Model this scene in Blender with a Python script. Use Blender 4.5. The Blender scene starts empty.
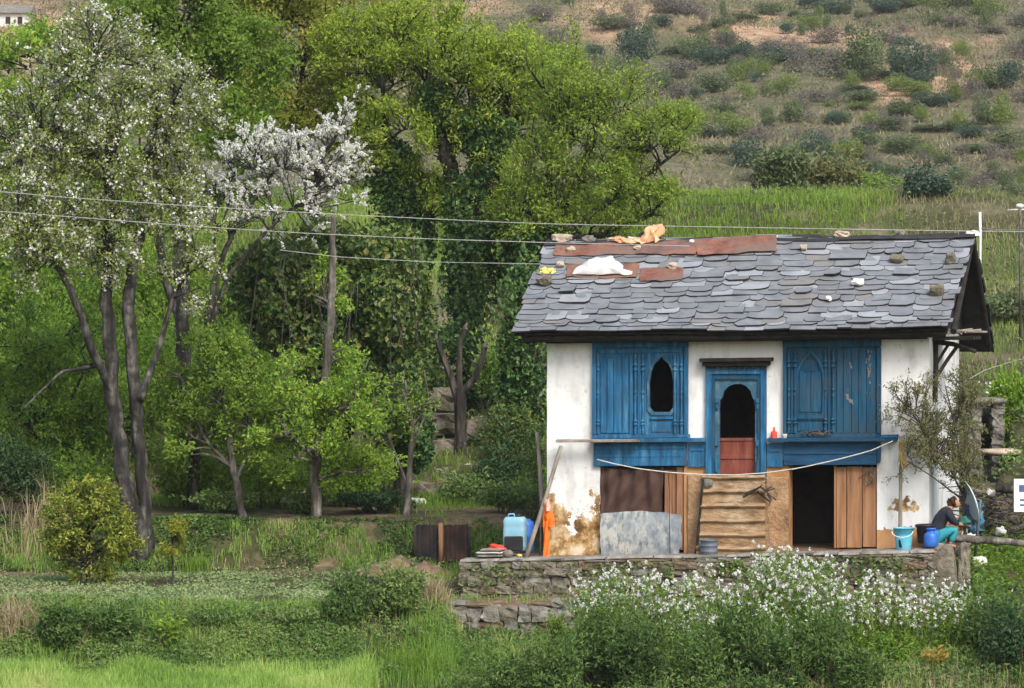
import bpy, bmesh, math, random
import numpy as np
from mathutils import Vector, Matrix, noise as mn

random.seed(7)
rng = np.random.default_rng(11)
S = bpy.context.scene
COL = S.collection
PI = math.pi

# ------------------------------------------------------------------ camera
F, CX, CY = 3850.0, 512.0, 280.0
CAM = np.array([0.0, -70.0, 5.0])
cd = bpy.data.cameras.new('camera'); cam = bpy.data.objects.new('camera', cd); COL.objects.link(cam)
cam.location = CAM; cam.rotation_euler = (PI/2, 0, 0)
cd.sensor_width = 36; cd.lens = F/1024*36; cd.shift_y = -(344-CY)/1024
cd.clip_start = 1; cd.clip_end = 3000
S.camera = cam

def ray(px, py): return np.array([(px-CX)/F, 1.0, -(py-CY)/F])
def P(px, py, d): return CAM + ray(px, py)*d

# house frame: u along the front, v into the house, w up
TH = math.radians(12.7)
HO = np.array([0.636, 0, 0]); HU = np.array([math.cos(TH), -math.sin(TH), 0]); HV = np.array([math.sin(TH), math.cos(TH), 0])
LEAN = 0.016
def H(a):
    a = np.asarray(a, float).reshape(-1, 3)
    o = HO + a[:, :1]*HU + a[:, 1:2]*HV
    o[:, 2] += a[:, 2] + LEAN*a[:, 0]
    return o
def H1(u, v, w): return H([(u, v, w)])[0]
def hp(px, py, v=0.0):
    d = ray(px, py); t = (v-(CAM-HO)@HV)/(d@HV); p = CAM+t*d
    u = (p-HO)@HU
    return u, p[2]-LEAN*u

# ------------------------------------------------------------------ noise
def _hash(i, j, s):
    n = (i*374761393 + j*668265263 + s*974634777) & 0xffffffff
    n = ((n ^ (n >> 13))*1274126177) & 0xffffffff
    return ((n ^ (n >> 16)) & 0xffff)/65535.0
def vnoise(x, y, s=0):
    x = np.asarray(x, float); y = np.asarray(y, float)
    i = np.floor(x).astype(np.int64); j = np.floor(y).astype(np.int64)
    a = x-i; b = y-j; a = a*a*(3-2*a); b = b*b*(3-2*b)
    return (_hash(i, j, s)*(1-a)+_hash(i+1, j, s)*a)*(1-b)+(_hash(i, j+1, s)*(1-a)+_hash(i+1, j+1, s)*a)*b
def fbm(x, y, s=0, o=4):
    t = 0; k = 0.5
    for q in range(o):
        t = t+k*vnoise(np.asarray(x)*2**q, np.asarray(y)*2**q, s+q); k *= .5
    return t/(1-.5**o)

# ------------------------------------------------------------------ materials
def nt(name):
    m = bpy.data.materials.new(name); m.use_nodes = True
    t = m.node_tree; b = t.nodes['Principled BSDF']
    return m, t, b
def node(t, typ, **k):
    n = t.nodes.new(typ)
    for a, b in k.items(): setattr(n, a, b)
    return n
def ramp(t, stops, inp):
    r = node(t, 'ShaderNodeValToRGB'); e = r.color_ramp.elements
    while len(e) < len(stops): e.new(0.5)
    for q, (p, c) in enumerate(stops):
        e[q].position = p; e[q].color = (*c, 1) if len(c) == 3 else c
    t.links.new(inp, r.inputs[0]); return r
def noise_tex(t, scale, detail=6, stretch=(1, 1, 1), rough=.6, co=None):
    tc = node(t, 'ShaderNodeTexCoord'); mp = node(t, 'ShaderNodeMapping'); mp.inputs['Scale'].default_value = stretch
    t.links.new(tc.outputs['Object'], mp.inputs[0])
    n = node(t, 'ShaderNodeTexNoise'); n.inputs['Scale'].default_value = scale; n.inputs['Detail'].default_value = detail
    n.inputs['Roughness'].default_value = rough
    t.links.new(mp.outputs[0], n.inputs['Vector']); return n
def mixc(t, fac, a, b, mode='MIX'):
    x = node(t, 'ShaderNodeMix', data_type='RGBA', blend_type=mode)
    for s, v in ((0, fac), (6, a), (7, b)):
        if hasattr(v, 'is_output'): t.links.new(v, x.inputs[s])
        elif s == 0: x.inputs[0].default_value = v
        else: x.inputs[s].default_value = (*v, 1)
    return x.outputs[2]
def M(name, cols, scale=4, rough=.85, bump=.3, bscale=None, stretch=(1, 1, 1), spec=.25, metal=0, detail=7, big=None, lo=.3, hi=.7):
    m, t, b = nt(name)
    n = noise_tex(t, scale, detail, stretch)
    k = len(cols); r = ramp(t, [(lo+(hi-lo)*q/max(1, k-1), c) for q, c in enumerate(cols)], n.outputs['Fac'])
    out = r.outputs[0]
    if big:
        n2 = noise_tex(t, big[0], 5); r2 = ramp(t, [(.42, (0, 0, 0)), (.62, (1, 1, 1))], n2.outputs['Fac'])
        mm = node(t, 'ShaderNodeMath', operation='MULTIPLY'); mm.inputs[1].default_value = big[2] if len(big) > 2 else .7
        t.links.new(r2.outputs[0], mm.inputs[0])
        out = mixc(t, mm.outputs[0], out, big[1])
    t.links.new(out, b.inputs['Base Color'])
    b.inputs['Roughness'].default_value = rough; b.inputs['Specular IOR Level'].default_value = spec; b.inputs['Metallic'].default_value = metal
    if bump:
        n3 = noise_tex(t, bscale or scale*3, 6, stretch); bp = node(t, 'ShaderNodeBump'); bp.inputs['Strength'].default_value = bump; bp.inputs['Distance'].default_value = .05
        t.links.new(n3.outputs['Fac'], bp.inputs['Height']); t.links.new(bp.outputs[0], b.inputs['Normal'])
    return m
def LEAF(name, cols, trans=.35, rough=.55):
    trans = min(.5, trans*1.25)
    m, t, b = nt(name)
    a = node(t, 'ShaderNodeAttribute', attribute_name='lv')
    k = len(cols); r = ramp(t, [(q/max(1, k-1), c) for q, c in enumerate(cols)], a.outputs['Fac'])
    t.links.new(r.outputs[0], b.inputs['Base Color']); b.inputs['Roughness'].default_value = rough
    b.inputs['Specular IOR Level'].default_value = .3
    if trans:
        tr = node(t, 'ShaderNodeBsdfTranslucent'); mx = node(t, 'ShaderNodeMixShader'); mx.inputs[0].default_value = trans
        t.links.new(r.outputs[0], tr.inputs[0]); t.links.new(b.outputs[0], mx.inputs[1]); t.links.new(tr.outputs[0], mx.inputs[2])
        t.links.new(mx.outputs[0], t.nodes['Material Output'].inputs[0])
    return m

m_bark = M('bark', [(.016, .0155, .0145), (.055, .051, .047), (.15, .142, .13)], 6, .95, 1, 9, (1, 1, .14), big=(5, (.016, .015, .013), .9), lo=.38, hi=.63)
m_barkg = M('pale_bark', [(.045, .04, .034), (.12, .108, .094), (.24, .225, .2)], 7, .95, 1, 9, (1, 1, .2), big=(5, (.05, .046, .038), .8), lo=.38, hi=.63)
m_barkd = M('dark_bark', [(.012, .0105, .009), (.035, .03, .026), (.085, .075, .065)], 7, .95, 1, 9, (1, 1, .18), lo=.38, hi=.64)
m_twig = M('twig', [(.07, .055, .04), (.15, .12, .085)], 6, .95, 0)
m_slate = M('slate', [(.115, .124, .136), (.165, .177, .192), (.215, .229, .246)], 2.6, .6, .1, 9, big=(1.1, (.14, .14, .135), .45), spec=.35)
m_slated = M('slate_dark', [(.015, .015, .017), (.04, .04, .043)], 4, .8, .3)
m_stone = M('fieldstone', [(.05, .042, .032), (.13, .11, .085), (.22, .195, .16), (.15, .115, .08)], 5, .95, .8, 14, big=(1.6, (.085, .09, .045), .75))
m_stoneg = M('grey_stone', [(.1, .093, .085), (.2, .19, .175), (.31, .295, .275)], 6, .9, .8, 14, big=(2, (.12, .115, .07), .7))
m_flag = M('flagstone', [(.13, .122, .112), (.25, .237, .22), (.37, .35, .33)], 5, .85, .5, 12, big=(1.8, (.12, .115, .07), .6))
m_wood_d = M('dark_wood', [(.007, .006, .006), (.018, .015, .013), (.034, .027, .022)], 5, .8, .5, 10, (1, 1, 1))  # near-black brown shared by beams, boards and sticks
m_wood_g = M('grey_wood', [(.13, .11, .09), (.24, .21, .18), (.34, .31, .27)], 5, .9, .5, 10, (1, 1, .2))
m_plank = M('ochre_plank', [(.16, .08, .04), (.29, .15, .075), (.38, .215, .115)], 3, .8, .5, 9, (3, 3, .25), big=(1.2, (.25, .12, .05), .5))
m_plank2 = M('brown_plank', [(.17, .08, .045), (.27, .135, .075), (.36, .2, .12)], 4, .85, .5, 9, (3, 3, .3))
m_redwood = M('red_door', [(.1, .025, .016), (.17, .045, .03), (.22, .07, .045)], 4, .7, .3, 9, (2, 2, .4))
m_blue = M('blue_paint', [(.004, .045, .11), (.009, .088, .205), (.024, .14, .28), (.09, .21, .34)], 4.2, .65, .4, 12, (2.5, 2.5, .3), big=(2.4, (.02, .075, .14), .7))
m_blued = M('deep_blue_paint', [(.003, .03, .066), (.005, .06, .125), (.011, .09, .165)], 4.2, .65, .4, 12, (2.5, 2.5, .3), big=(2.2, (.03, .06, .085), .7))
m_bluegrey = M('worn_blue_trim', [(.02, .07, .12), (.04, .11, .17), (.1, .16, .2)], 6, .8, .4, 12)
m_blue_shaded = M('shaded_blue_paint', [(.004, .03, .07), (.008, .05, .11), (.012, .07, .15)], 4, .7, .3, 9, (.6, 1, 3))  # blue paint darkened in its colour for the shadow below the bay
m_mud = M('mud_plaster', [(.16, .105, .06), (.265, .185, .11), (.355, .26, .165), (.43, .33, .22)], 4.5, .95, .8, 14, (.8, 1, 1.8), big=(1.6, (.3, .18, .09), .6), lo=.36, hi=.64)
m_mudo = M('orange_mud', [(.17, .1, .055), (.29, .18, .1), (.39, .25, .145)], 3, .95, .8, 14, lo=.36, hi=.64, big=(1.8, (.4, .27, .15), .6))
m_rust = M('rusty_sheet', [(.1, .045, .032), (.2, .085, .055), (.28, .135, .09)], 4, .8, .3, 8, big=(2.2, (.13, .1, .09), .8))
m_iron = M('rusty_iron', [(.015, .014, .017), (.03, .027, .03), (.07, .04, .03)], 3.5, .8, .3, 9)
m_zinc = M('patchy_zinc', [(.1, .115, .13), (.2, .22, .235), (.34, .35, .34), (.42, .42, .38), (.2, .2, .165)], 7, .6, .12, 9, (1.6, 1, .8), big=(1.5, (.14, .175, .21), 1), spec=.3, lo=.34, hi=.68)
m_cloth_br = M('brown_cloth', [(.058, .033, .026), (.068, .039, .031), (.078, .045, .036)], 30, .95, .2, 60)
m_white = M('white_cloth', [(.45, .45, .45), (.62, .62, .62)], 4, .9, .2, 14)
m_whiteplastic = M('white_sheet', [(.66, .66, .65), (.8, .8, .78)], 4, .6, 0)
m_orange = M('orange_cloth', [(.75, .13, .02), (.9, .2, .03)], 5, .85, .2, 18)
m_orangep = M('pale_orange_cloth', [(.5, .24, .11), (.6, .34, .18), (.66, .46, .3)], 6, .85, .3, 16)
m_red = M('red_cloth', [(.55, .04, .03), (.7, .09, .05)], 5, .85, .2, 14)
m_yellow = M('yellow_cloth', [(.6, .5, .08), (.7, .62, .2)], 5, .85, .2, 14)
m_ltblue = M('pale_blue_plastic', [(.17, .36, .48), (.24, .44, .55)], 4, .5, .05, 10, big=(2.5, (.3, .44, .5), .5), spec=.4)
m_cyan = M('cyan_plastic', [(.08, .42, .6), (.14, .52, .68)], 4, .45, .05, 10, big=(3, (.22, .45, .52), .4), spec=.4)
m_blueplas = M('blue_plastic', [(.02, .1, .42), (.04, .16, .52)], 4, .4, .05, spec=.4)
m_black = M('black_plastic', [(.012, .012, .014), (.03, .03, .032)], 4, .5, .05)
m_greypot = M('grey_pot', [(.08, .095, .12), (.14, .16, .19)], 5, .5, .1)
m_rope = M('rope', [(.42, .4, .36), (.6, .58, .54)], 20, .9, 0)
m_wire = M('cable', [(.27, .27, .27), (.4, .4, .4)], 8, .6, 0)
m_skin = M('skin', [(.3, .155, .1), (.38, .2, .13)], 6, .6, .05)
m_hair = M('hair', [(.035, .018, .01), (.09, .045, .022)], 20, .6, .3, 60)
m_shirt = M('dark_shirt', [(.012, .014, .024), (.03, .032, .045)], 8, .9, .2, 30)
m_teal = M('teal_cloth', [(.02, .2, .25), (.04, .3, .36)], 8, .9, .2, 30)
m_tealg = M('dark_green_cloth', [(.02, .1, .09), (.035, .16, .14)], 8, .9, .2, 30)
m_hay = M('dry_bundle', [(.2, .15, .06), (.36, .28, .12), (.45, .36, .18)], 18, .95, .6, 30)
m_soil = M('bare_soil', [(.1, .065, .04), (.17, .115, .075), (.24, .175, .12)], 5, .98, .6, 16)
m_sign = M('sign_white', [(.7, .7, .7), (.8, .8, .8)], 3, .5, 0)
m_signd = M('sign_print', [(.05, .1, .2), (.08, .14, .26)], 3, .5, 0)
m_dish = M('dish_grey', [(.42, .5, .56), (.55, .62, .67)], 4, .45, .05, spec=.4)
m_bluetarp = M('blue_tarp', [(.02, .07, .13), (.05, .14, .22), (.12, .25, .34)], 7, .7, .3, 20)
m_int = M('shaded_interior', [(.02, .016, .013), (.04, .032, .026)], 4, .95, .2)  # near black, painting the indoor shade seen through openings

# leaf palettes
l_pear = LEAF('pear_leaf', [(0.132, 0.1848, 0.044), (0.2244, 0.297, 0.0715), (0.3432, 0.396, 0.11), (0.4488, 0.462, 0.187)])
l_wht = LEAF('petal', [(.72, .73, .68), (.8, .8, .77), (.82, .82, .8)], .3, .6)
l_spring = LEAF('spring_leaf', [(0.1082, 0.2088, 0.0243), (0.1967, 0.3447, 0.0405), (0.3148, 0.4717, 0.06075), (0.4328, 0.5443, 0.081)], .4)
l_fresh = LEAF('fresh_leaf', [(0.1067, 0.1847, 0.025), (0.1906, 0.3078, 0.042), (0.2898, 0.4241, 0.06)], .4)
l_gold = LEAF('golden_leaf', [(0.2117, 0.2644, 0.04158), (0.2964, 0.3635, 0.0594), (0.3599, 0.3966, 0.07128), (0.508, 0.3635, 0.09504)], .4)
l_willow = LEAF('willow_leaf', [(0.1569, 0.2448, 0.0242), (0.2568, 0.3671, 0.0374), (0.3567, 0.4622, 0.055), (0.4565, 0.503, 0.077)], .4)
l_willow2 = LEAF('olive_willow_leaf', [(0.1507, 0.2462, 0.033), (0.2561, 0.3616, 0.0495), (0.3616, 0.4617, 0.066)], .4)
l_ivy = LEAF('ivy_leaf', [(0.01944, 0.05508, 0.0162), (0.0405, 0.0972, 0.02592), (0.081, 0.154, 0.03564), (0.162, 0.2268, 0.0486)], .2, .4)
l_ivyb = LEAF('brownish_ivy_leaf', [(0.03037, 0.0675, 0.01688), (0.0675, 0.1266, 0.03037), (0.1435, 0.2025, 0.04219), (0.2531, 0.2363, 0.0675)], .25, .4)
l_dark = LEAF('dark_leaf', [(0.022, 0.055, 0.022), (0.045, 0.095, 0.033), (0.075, 0.14, 0.045)], .25)
l_nettle = LEAF('nettle_leaf', [(0.0396, 0.08424, 0.024), (0.0792, 0.149, 0.038), (0.132, 0.2203, 0.052), (0.198, 0.2851, 0.07)], .3)
l_citrus = LEAF('citrus_leaf', [(0.075, 0.1276, 0.018), (0.165, 0.225, 0.027), (0.3, 0.33, 0.045), (0.42, 0.42, 0.075)], .25, .4)
l_yell = LEAF('yellow_leaf', [(.16, .2, .02), (.26, .29, .03), (.33, .33, .05)], .35)
l_bright = LEAF('bright_leaf', [(0.1035, 0.1925, 0.025), (0.1725, 0.2981, 0.04), (0.276, 0.4223, 0.06)], .4)
l_wheat = LEAF('wheat_blade', [(0.1286, 0.2447, 0.0462), (0.2389, 0.3977, 0.07392), (0.3859, 0.5353, 0.1294), (0.5513, 0.5812, 0.2402)], .35)
l_grass = LEAF('grass_blade', [(0.0887, 0.1774, 0.02903), (0.1613, 0.3064, 0.04838), (0.258, 0.4032, 0.08064), (0.4032, 0.4193, 0.1613)], .35)
l_mead = LEAF('meadow_blade', [(0.12, 0.192, 0.036), (0.192, 0.282, 0.054), (0.264, 0.36, 0.072), (0.36, 0.372, 0.156)], .35)
l_mix = LEAF('mixed_grass', [(0.072, 0.102, 0.03), (0.12, 0.168, 0.042), (0.18, 0.216, 0.066), (0.288, 0.252, 0.132)], .3)
l_lush = LEAF('lush_meadow_blade', [(.15, .24, .03), (.22, .34, .05), (.29, .42, .075), (.36, .42, .13)], .4)
l_dry = LEAF('dry_blade', [(.12, .1, .06), (.2, .165, .1), (.29, .25, .15), (.13, .15, .05)], .25)
l_straw = LEAF('straw', [(.26, .2, .11), (.38, .31, .18), (.46, .4, .26)], .25)
l_seed = LEAF('seedling_leaf', [(.15, .22, .08), (.24, .33, .13), (.36, .43, .22)], .3)
l_weed = LEAF('weed_leaf', [(0.0644, 0.1288, 0.0336), (0.1223, 0.2126, 0.05376), (0.2061, 0.2962, 0.084), (0.2576, 0.2834, 0.112)], .3)
l_hillg = LEAF('scrub_leaf', [(0.0729, 0.1053, 0.0486), (0.1296, 0.1702, 0.0729), (0.2106, 0.243, 0.0972)], .2)
l_hilld = LEAF('dark_scrub_leaf', [(0.03872, 0.07392, 0.0528), (0.0704, 0.1162, 0.07392), (0.1144, 0.1584, 0.0968)], .2)
l_hilly = LEAF('yellow_scrub_leaf', [(0.1087, 0.157, 0.03623), (0.1811, 0.2415, 0.05434), (0.2656, 0.314, 0.08452)], .25)
l_hillb = LEAF('bare_scrub_twig', [(0.1035, 0.092, 0.0805), (0.161, 0.1437, 0.1207), (0.2185, 0.1955, 0.161)], .1)
l_olive = LEAF('olive_leaf', [(0.12, 0.144, 0.048), (0.204, 0.216, 0.084), (0.288, 0.24, 0.108)], .3)

# ------------------------------------------------------------------ mesh plumbing
WL = {}
def wloc(o):
    p = np.array(o.location)
    return p+wloc(o.parent) if o.parent else p
def tag(o, label=None, cat=None, group=None, kind=None):
    if label: o['label'] = label
    if cat: o['category'] = cat
    if group: o['group'] = group
    if kind: o['kind'] = kind
    return o
def empty(name, loc, label=None, cat=None, group=None):
    o = bpy.data.objects.new(name, None); COL.objects.link(o); o.location = tuple(loc); o.empty_display_size = .2
    return tag(o, label, cat, group)
def link(name, me, parent, V):
    o = bpy.data.objects.new(name, me); COL.objects.link(o)
    if parent: o.parent = parent
    return o
def np_mesh(name, V, faces, mats, parent=None, attrs=None, smooth=False, mi=None, origin=None):
    """faces: list of (n,k) int arrays"""
    V = np.asarray(V, float)
    if parent is not None: og = wloc(parent)
    elif origin is not None: og = np.asarray(origin, float)
    else: og = np.array([*( (V[:, :2].min(0)+V[:, :2].max(0))/2), V[:, 2].min()])
    V = V-og
    me = bpy.data.meshes.new(name)
    fl = [np.asarray(f) for f in faces if len(f)]
    loops = np.concatenate([f.ravel() for f in fl]); tot = np.concatenate([np.full(len(f), f.shape[1]) for f in fl])
    st = np.concatenate([[0], np.cumsum(tot)[:-1]])
    me.vertices.add(len(V)); me.vertices.foreach_set('co', V.ravel().astype(np.float32))
    me.loops.add(len(loops)); me.loops.foreach_set('vertex_index', loops.astype(np.int32))
    me.polygons.add(len(tot)); me.polygons.foreach_set('loop_start', st.astype(np.int32)); me.polygons.foreach_set('loop_total', tot.astype(np.int32))
    for m in (mats if isinstance(mats, (list, tuple)) else [mats]): me.materials.append(m)
    if mi is not None: me.polygons.foreach_set('material_index', np.asarray(mi, np.int32))
    me.polygons.foreach_set('use_smooth', np.full(len(tot), bool(smooth)))
    for k, a in (attrs or {}).items():
        at = me.attributes.new(k, 'FLOAT', 'POINT'); at.data.foreach_set('value', np.asarray(a, np.float32))
    me.update(calc_edges=True); me.validate()
    o = link(name, me, parent, V)
    if parent is None: o.location = tuple(og)
    return o

class MB:
    def __init__(s): s.v = []; s.f = []; s.m = []; s.mi = 0
    def add(s, vs, fs):
        b = len(s.v); s.v.extend([tuple(map(float, p)) for p in vs])
        s.f.extend([tuple(i+b for i in f) for f in fs]); s.m.extend([s.mi]*len(fs)); return s
    def hexa(s, p):   # 0-3 bottom ring, 4-7 top ring
        return s.add(p, [(3, 2, 1, 0), (4, 5, 6, 7), (0, 1, 5, 4), (1, 2, 6, 5), (2, 3, 7, 6), (3, 0, 4, 7)])
    def box(s, a, b, j=0):
        (x0, y0, z0), (x1, y1, z1) = a, b
        p = [(x0, y0, z0), (x1, y0, z0), (x1, y1, z0), (x0, y1, z0), (x0, y0, z1), (x1, y0, z1), (x1, y1, z1), (x0, y1, z1)]
        if j: p = [tuple(c+random.uniform(-j, j) for c in q) for q in p]
        return s.hexa(p)
    def tube(s, pts, r, n=8, jit=0):
        pts = np.asarray(pts, float); k = len(pts); r = np.full(k, r) if np.isscalar(r) else np.asarray(r, float)
        t = np.gradient(pts, axis=0); t /= np.linalg.norm(t, axis=1)[:, None]+1e-9
        ref = np.array([0, 1, 0]) if abs(t[0] @ np.array([0, 1, 0])) < .9 else np.array([1, 0, 0])
        vs = []
        for i in range(k):
            x = np.cross(t[i], ref); x /= np.linalg.norm(x); y = np.cross(t[i], x)
            for q in range(n):
                a = 2*PI*q/n; rr = r[i]*(1+random.uniform(-jit, jit))
                vs.append(pts[i]+(x*math.cos(a)+y*math.sin(a))*rr)
        fs = [(i*n+q, i*n+(q+1) % n, (i+1)*n+(q+1) % n, (i+1)*n+q) for i in range(k-1) for q in range(n)]
        fs += [tuple(range(n-1, -1, -1)), tuple(range((k-1)*n, k*n))]
        return s.add(vs, fs)
    def prism(s, poly, v0, v1):    # poly in (u,w), extruded along v
        n = len(poly)
        vs = [(u, v0, w) for u, w in poly]+[(u, v1, w) for u, w in poly]
        fs = [tuple(range(n)), tuple(range(2*n-1, n-1, -1))]+[(i, i+n, (i+1) % n+n, (i+1) % n) for i in range(n)]
        return s.add(vs, fs)
    def holed(s, outer, inner, v0, v1):
        bm = bmesh.new(); es = []
        for lp in (outer, inner):
            vv = [bm.verts.new((u, 0, w)) for u, w in lp]
            es += [bm.edges.new((vv[i], vv[(i+1) % len(vv)])) for i in range(len(vv))]
        bmesh.ops.triangle_fill(bm, use_beauty=True, use_dissolve=False, edges=es)
        bm.verts.index_update(); tr = [[v.index for v in f.verts] for f in bm.faces]; co = [v.co.copy() for v in bm.verts]; bm.free()
        n = len(co)
        vs = [(c.x, v0, c.z) for c in co]+[(c.x, v1, c.z) for c in co]
        fs = [tuple(t) for t in tr]+[tuple(i+n for i in t[::-1]) for t in tr]
        o = 0
        for lp in (outer, inner):
            k = len(lp); fs += [(o+i, o+(i+1) % k, o+(i+1) % k+n, o+i+n) for i in range(k)]; o += k
        return s.add(vs, fs)
    def stone(s, c, h, rz=0, e=.45, jit=.12, k=3, rx=0, rough=0):
        """rounded irregular block: k+1 by k+1 grid per face pushed towards a super-ellipsoid"""
        key = {}; vs = []; fs = []; ca, sa = math.cos(rz), math.sin(rz); cx_, sx_ = math.cos(rx), math.sin(rx)
        ph = [random.uniform(0, 9) for _ in range(3)]; sk = [random.uniform(-.16, .16), random.uniform(-.22, .22)]
        def vid(p):
            q = tuple(round(x*k) for x in p)
            if q not in key:
                x = np.array(p)*2-1; L = (np.abs(x)**(1/e)).sum()**e if e > .05 else 1
                x = x/max(L, 1e-6)*(np.abs(x).max())
                nz = mn.noise(Vector((x[0]*1.3+ph[0], x[1]*1.3+ph[1], x[2]*1.3+ph[2])))
                x = x*(1+nz*jit*2.2)*np.array(h)
                if rough:
                    x = x+np.array([random.uniform(-1, 1)*rough*min(h) for _ in range(3)]); x[0] *= 1+sk[0]*x[2]/h[2]; x[2] *= 1+sk[1]*x[0]/h[0]
                y, z = x[1]*cx_-x[2]*sx_, x[1]*sx_+x[2]*cx_
                key[q] = len(vs); vs.append((c[0]+x[0]*ca-y*sa, c[1]+x[0]*sa+y*ca, c[2]+z))
            return key[q]
        for ax in range(3):
            for sd in (0, 1):
                for i in range(k):
                    for j in range(k):
                        q = []
                        for (a, b) in ((i, j), (i+1, j), (i+1, j+1), (i, j+1)):
                            p = [0, 0, 0]; p[ax] = sd; p[(ax+1) % 3] = a/k; p[(ax+2) % 3] = b/k; q.append(vid(p))
                        fs.append(tuple(q if sd else q[::-1]))
        return s.add(vs, fs)
    def lathe(s, c, prof, n=20):
        vs = []; k = len(prof)
        for r, z in prof:
            for q in range(n): vs.append((c[0]+r*math.cos(2*PI*q/n), c[1]+r*math.sin(2*PI*q/n), c[2]+z))
        fs = [(i*n+q, i*n+(q+1) % n, (i+1)*n+(q+1) % n, (i+1)*n+q) for i in range(k-1) for q in range(n)]
        fs += [tuple(range(n-1, -1, -1)), tuple(range((k-1)*n, k*n))]
        return s.add(vs, fs)
    def build(s, name, mats, parent=None, fn=None, smooth=False, attrs=None, bevel=0, jit=0, origin=None):
        V = np.array(s.v)
        L = V
        if jit:
            V = V+np.array([[mn.noise(Vector(p)*2.3), mn.noise(Vector(p)*2.3+Vector((9, 3, 1))), mn.noise(Vector(p)*2.3+Vector((1, 7, 5)))] for p in V])*jit
        if fn: V = fn(V)
        by = {}
        for i, f in enumerate(s.f): by.setdefault(len(f), []).append(i)
        faces = []; mi = []
        for k, ids in by.items():
            faces.append(np.array([s.f[i] for i in ids])); mi += [s.m[i] for i in ids]
        o = np_mesh(name, V, faces, mats, parent, attrs(L) if attrs else None, smooth, mi, origin)
        if bevel:
            b = o.modifiers.new('bevel', 'BEVEL'); b.width = bevel; b.segments = 2; b.limit_method = 'ANGLE'
        return o

def dup(o, loc, rz=None, sc=None, label=None):
    c = o.copy(); COL.objects.link(c); c.location = tuple(loc)
    if rz is not None: c.rotation_euler = (0, 0, rz)
    if sc is not None: c.scale = sc if hasattr(sc, '__len__') else (sc, sc, sc)
    if label: c['label'] = label
    for ch in list(o.children):
        d = ch.copy(); COL.objects.link(d); d.parent = c
        for g in ch.children:
            e = g.copy(); COL.objects.link(e); e.parent = d
    return c

# ------------------------------------------------------------------ foliage primitives
def unit(a): return a/(np.linalg.norm(a, axis=-1, keepdims=True)+1e-9)
def rdir(n): return unit(rng.normal(size=(n, 3)))
def leaf_arrays(c, size, axis, nrm, aspect=.5, fold=.15):
    n = len(c); size = np.broadcast_to(size, (n,))[:, None]
    axis = unit(axis); b = unit(np.cross(axis, nrm)); nn = np.cross(b, axis)
    V = np.empty((n, 4, 3))
    V[:, 0] = c-axis*size*.5; V[:, 2] = c+axis*size*.5-nn*size*.1
    V[:, 1] = c+b*size*aspect*.5+nn*size*fold; V[:, 3] = c-b*size*aspect*.5+nn*size*fold
    return V.reshape(-1, 3), np.arange(4*n).reshape(n, 4)
def leaves_obj(name, c, size, axis, nrm, lv, mat, parent=None, aspect=.5, origin=None):
    V, Q = leaf_arrays(c, size, axis, nrm, aspect)
    return np_mesh(name, V, [Q], mat, parent, {'lv': np.repeat(lv, 4)}, origin=origin)
def tubes(paths, radii, n=3):
    """paths (N,k,3), radii (N,k) -> V, quads"""
    N, k, _ = paths.shape
    t = np.gradient(paths, axis=1); t = unit(t)
    ref = np.array([.13, .97, .2]); x = unit(np.cross(t, ref)); y = np.cross(t, x)
    a = np.arange(n)*2*PI/n
    V = paths[:, :, None, :]+(x[:, :, None, :]*np.cos(a)[:, None]+y[:, :, None, :]*np.sin(a)[:, None])*radii[:, :, None, None]
    idx = np.arange(N*k*n).reshape(N, k, n); nx = np.roll(idx, -1, axis=2)
    Q = np.stack([idx[:, :-1], nx[:, :-1], nx[:, 1:], idx[:, 1:]], -1).reshape(-1, 4)
    return V.reshape(-1, 3), Q
def blades_obj(name, base, h, lean, w, lv, mat, parent=None, bend=.5, seg=2):
    n = len(base); h = np.broadcast_to(h, (n,))[:, None]; w = np.broadcast_to(w, (n,))[:, None]
    a = rng.uniform(0, 2*PI, n); side = np.stack([np.cos(a), np.sin(a), np.zeros(n)], -1)
    ld = rng.uniform(0, 2*PI, n); L = np.stack([np.cos(ld), np.sin(ld), np.zeros(n)], -1)*np.abs(rng.normal(0, lean, n))[:, None]
    up = np.array([0, 0, 1.0])
    if seg == 1:
        V = np.stack([base-side*w/2, base+side*w/2, base+(up+L)*h], 1).reshape(-1, 3)
        return np_mesh(name, V, [np.arange(3*n).reshape(n, 3)], mat, parent, {'lv': np.repeat(lv, 3)})
    mid = base+(up+L*.35)*h*.55
    tip = base+(up*(1-np.linalg.norm(L, axis=1)[:, None]*.35)+L*1.1)*h
    V = np.stack([base-side*w/2, base+side*w/2, mid+side*w*.42, mid-side*w*.42, tip], 1).reshape(-1, 3)
    i = np.arange(n)*5
    Q = np.stack([i, i+1, i+2, i+3], -1); T = np.stack([i+3, i+2, i+4], -1)
    return np_mesh(name, V, [Q, T], mat, parent, {'lv': np.repeat(lv, 5)})
# ------------------------------------------------------------------ terrain
def prof(pts, y): a = np.array(pts, float); return np.interp(y, a[:, 0], a[:, 1])
LEFT = [(-90, -7), (-40, -4), (-12, -2.2), (-8, -1.95), (-5.4, -1.62), (-5, -1.5), (-3.7, -.8), (-3.2, -.72), (4.1, -.64), (4.5, -.5), (5.4, .3), (6, .34), (12, .4), (13, 1.0), (20, 2.0), (21, 2.7), (30, 3.6), (31, 4.4), (45, 5.7), (47, 6.7), (52, 7.8), (60, 7.3), (75, 7.2)]
MID = [(-90, -7), (-40, -4.6), (-12, -3.2), (-8, -2.6), (-6.4, -2.2), (-5, -1.62), (-3, -1.42), (-1.9, -1.38), (-.9, -1.25), (-.5, -.3), (7, -.25), (7.6, .3), (9, .8), (12, 1.4), (20, 2.6), (30, 4.3), (40, 6.0), (43, 7.2), (46, 7.6), (60, 6.7), (75, 6.6)]
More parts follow.
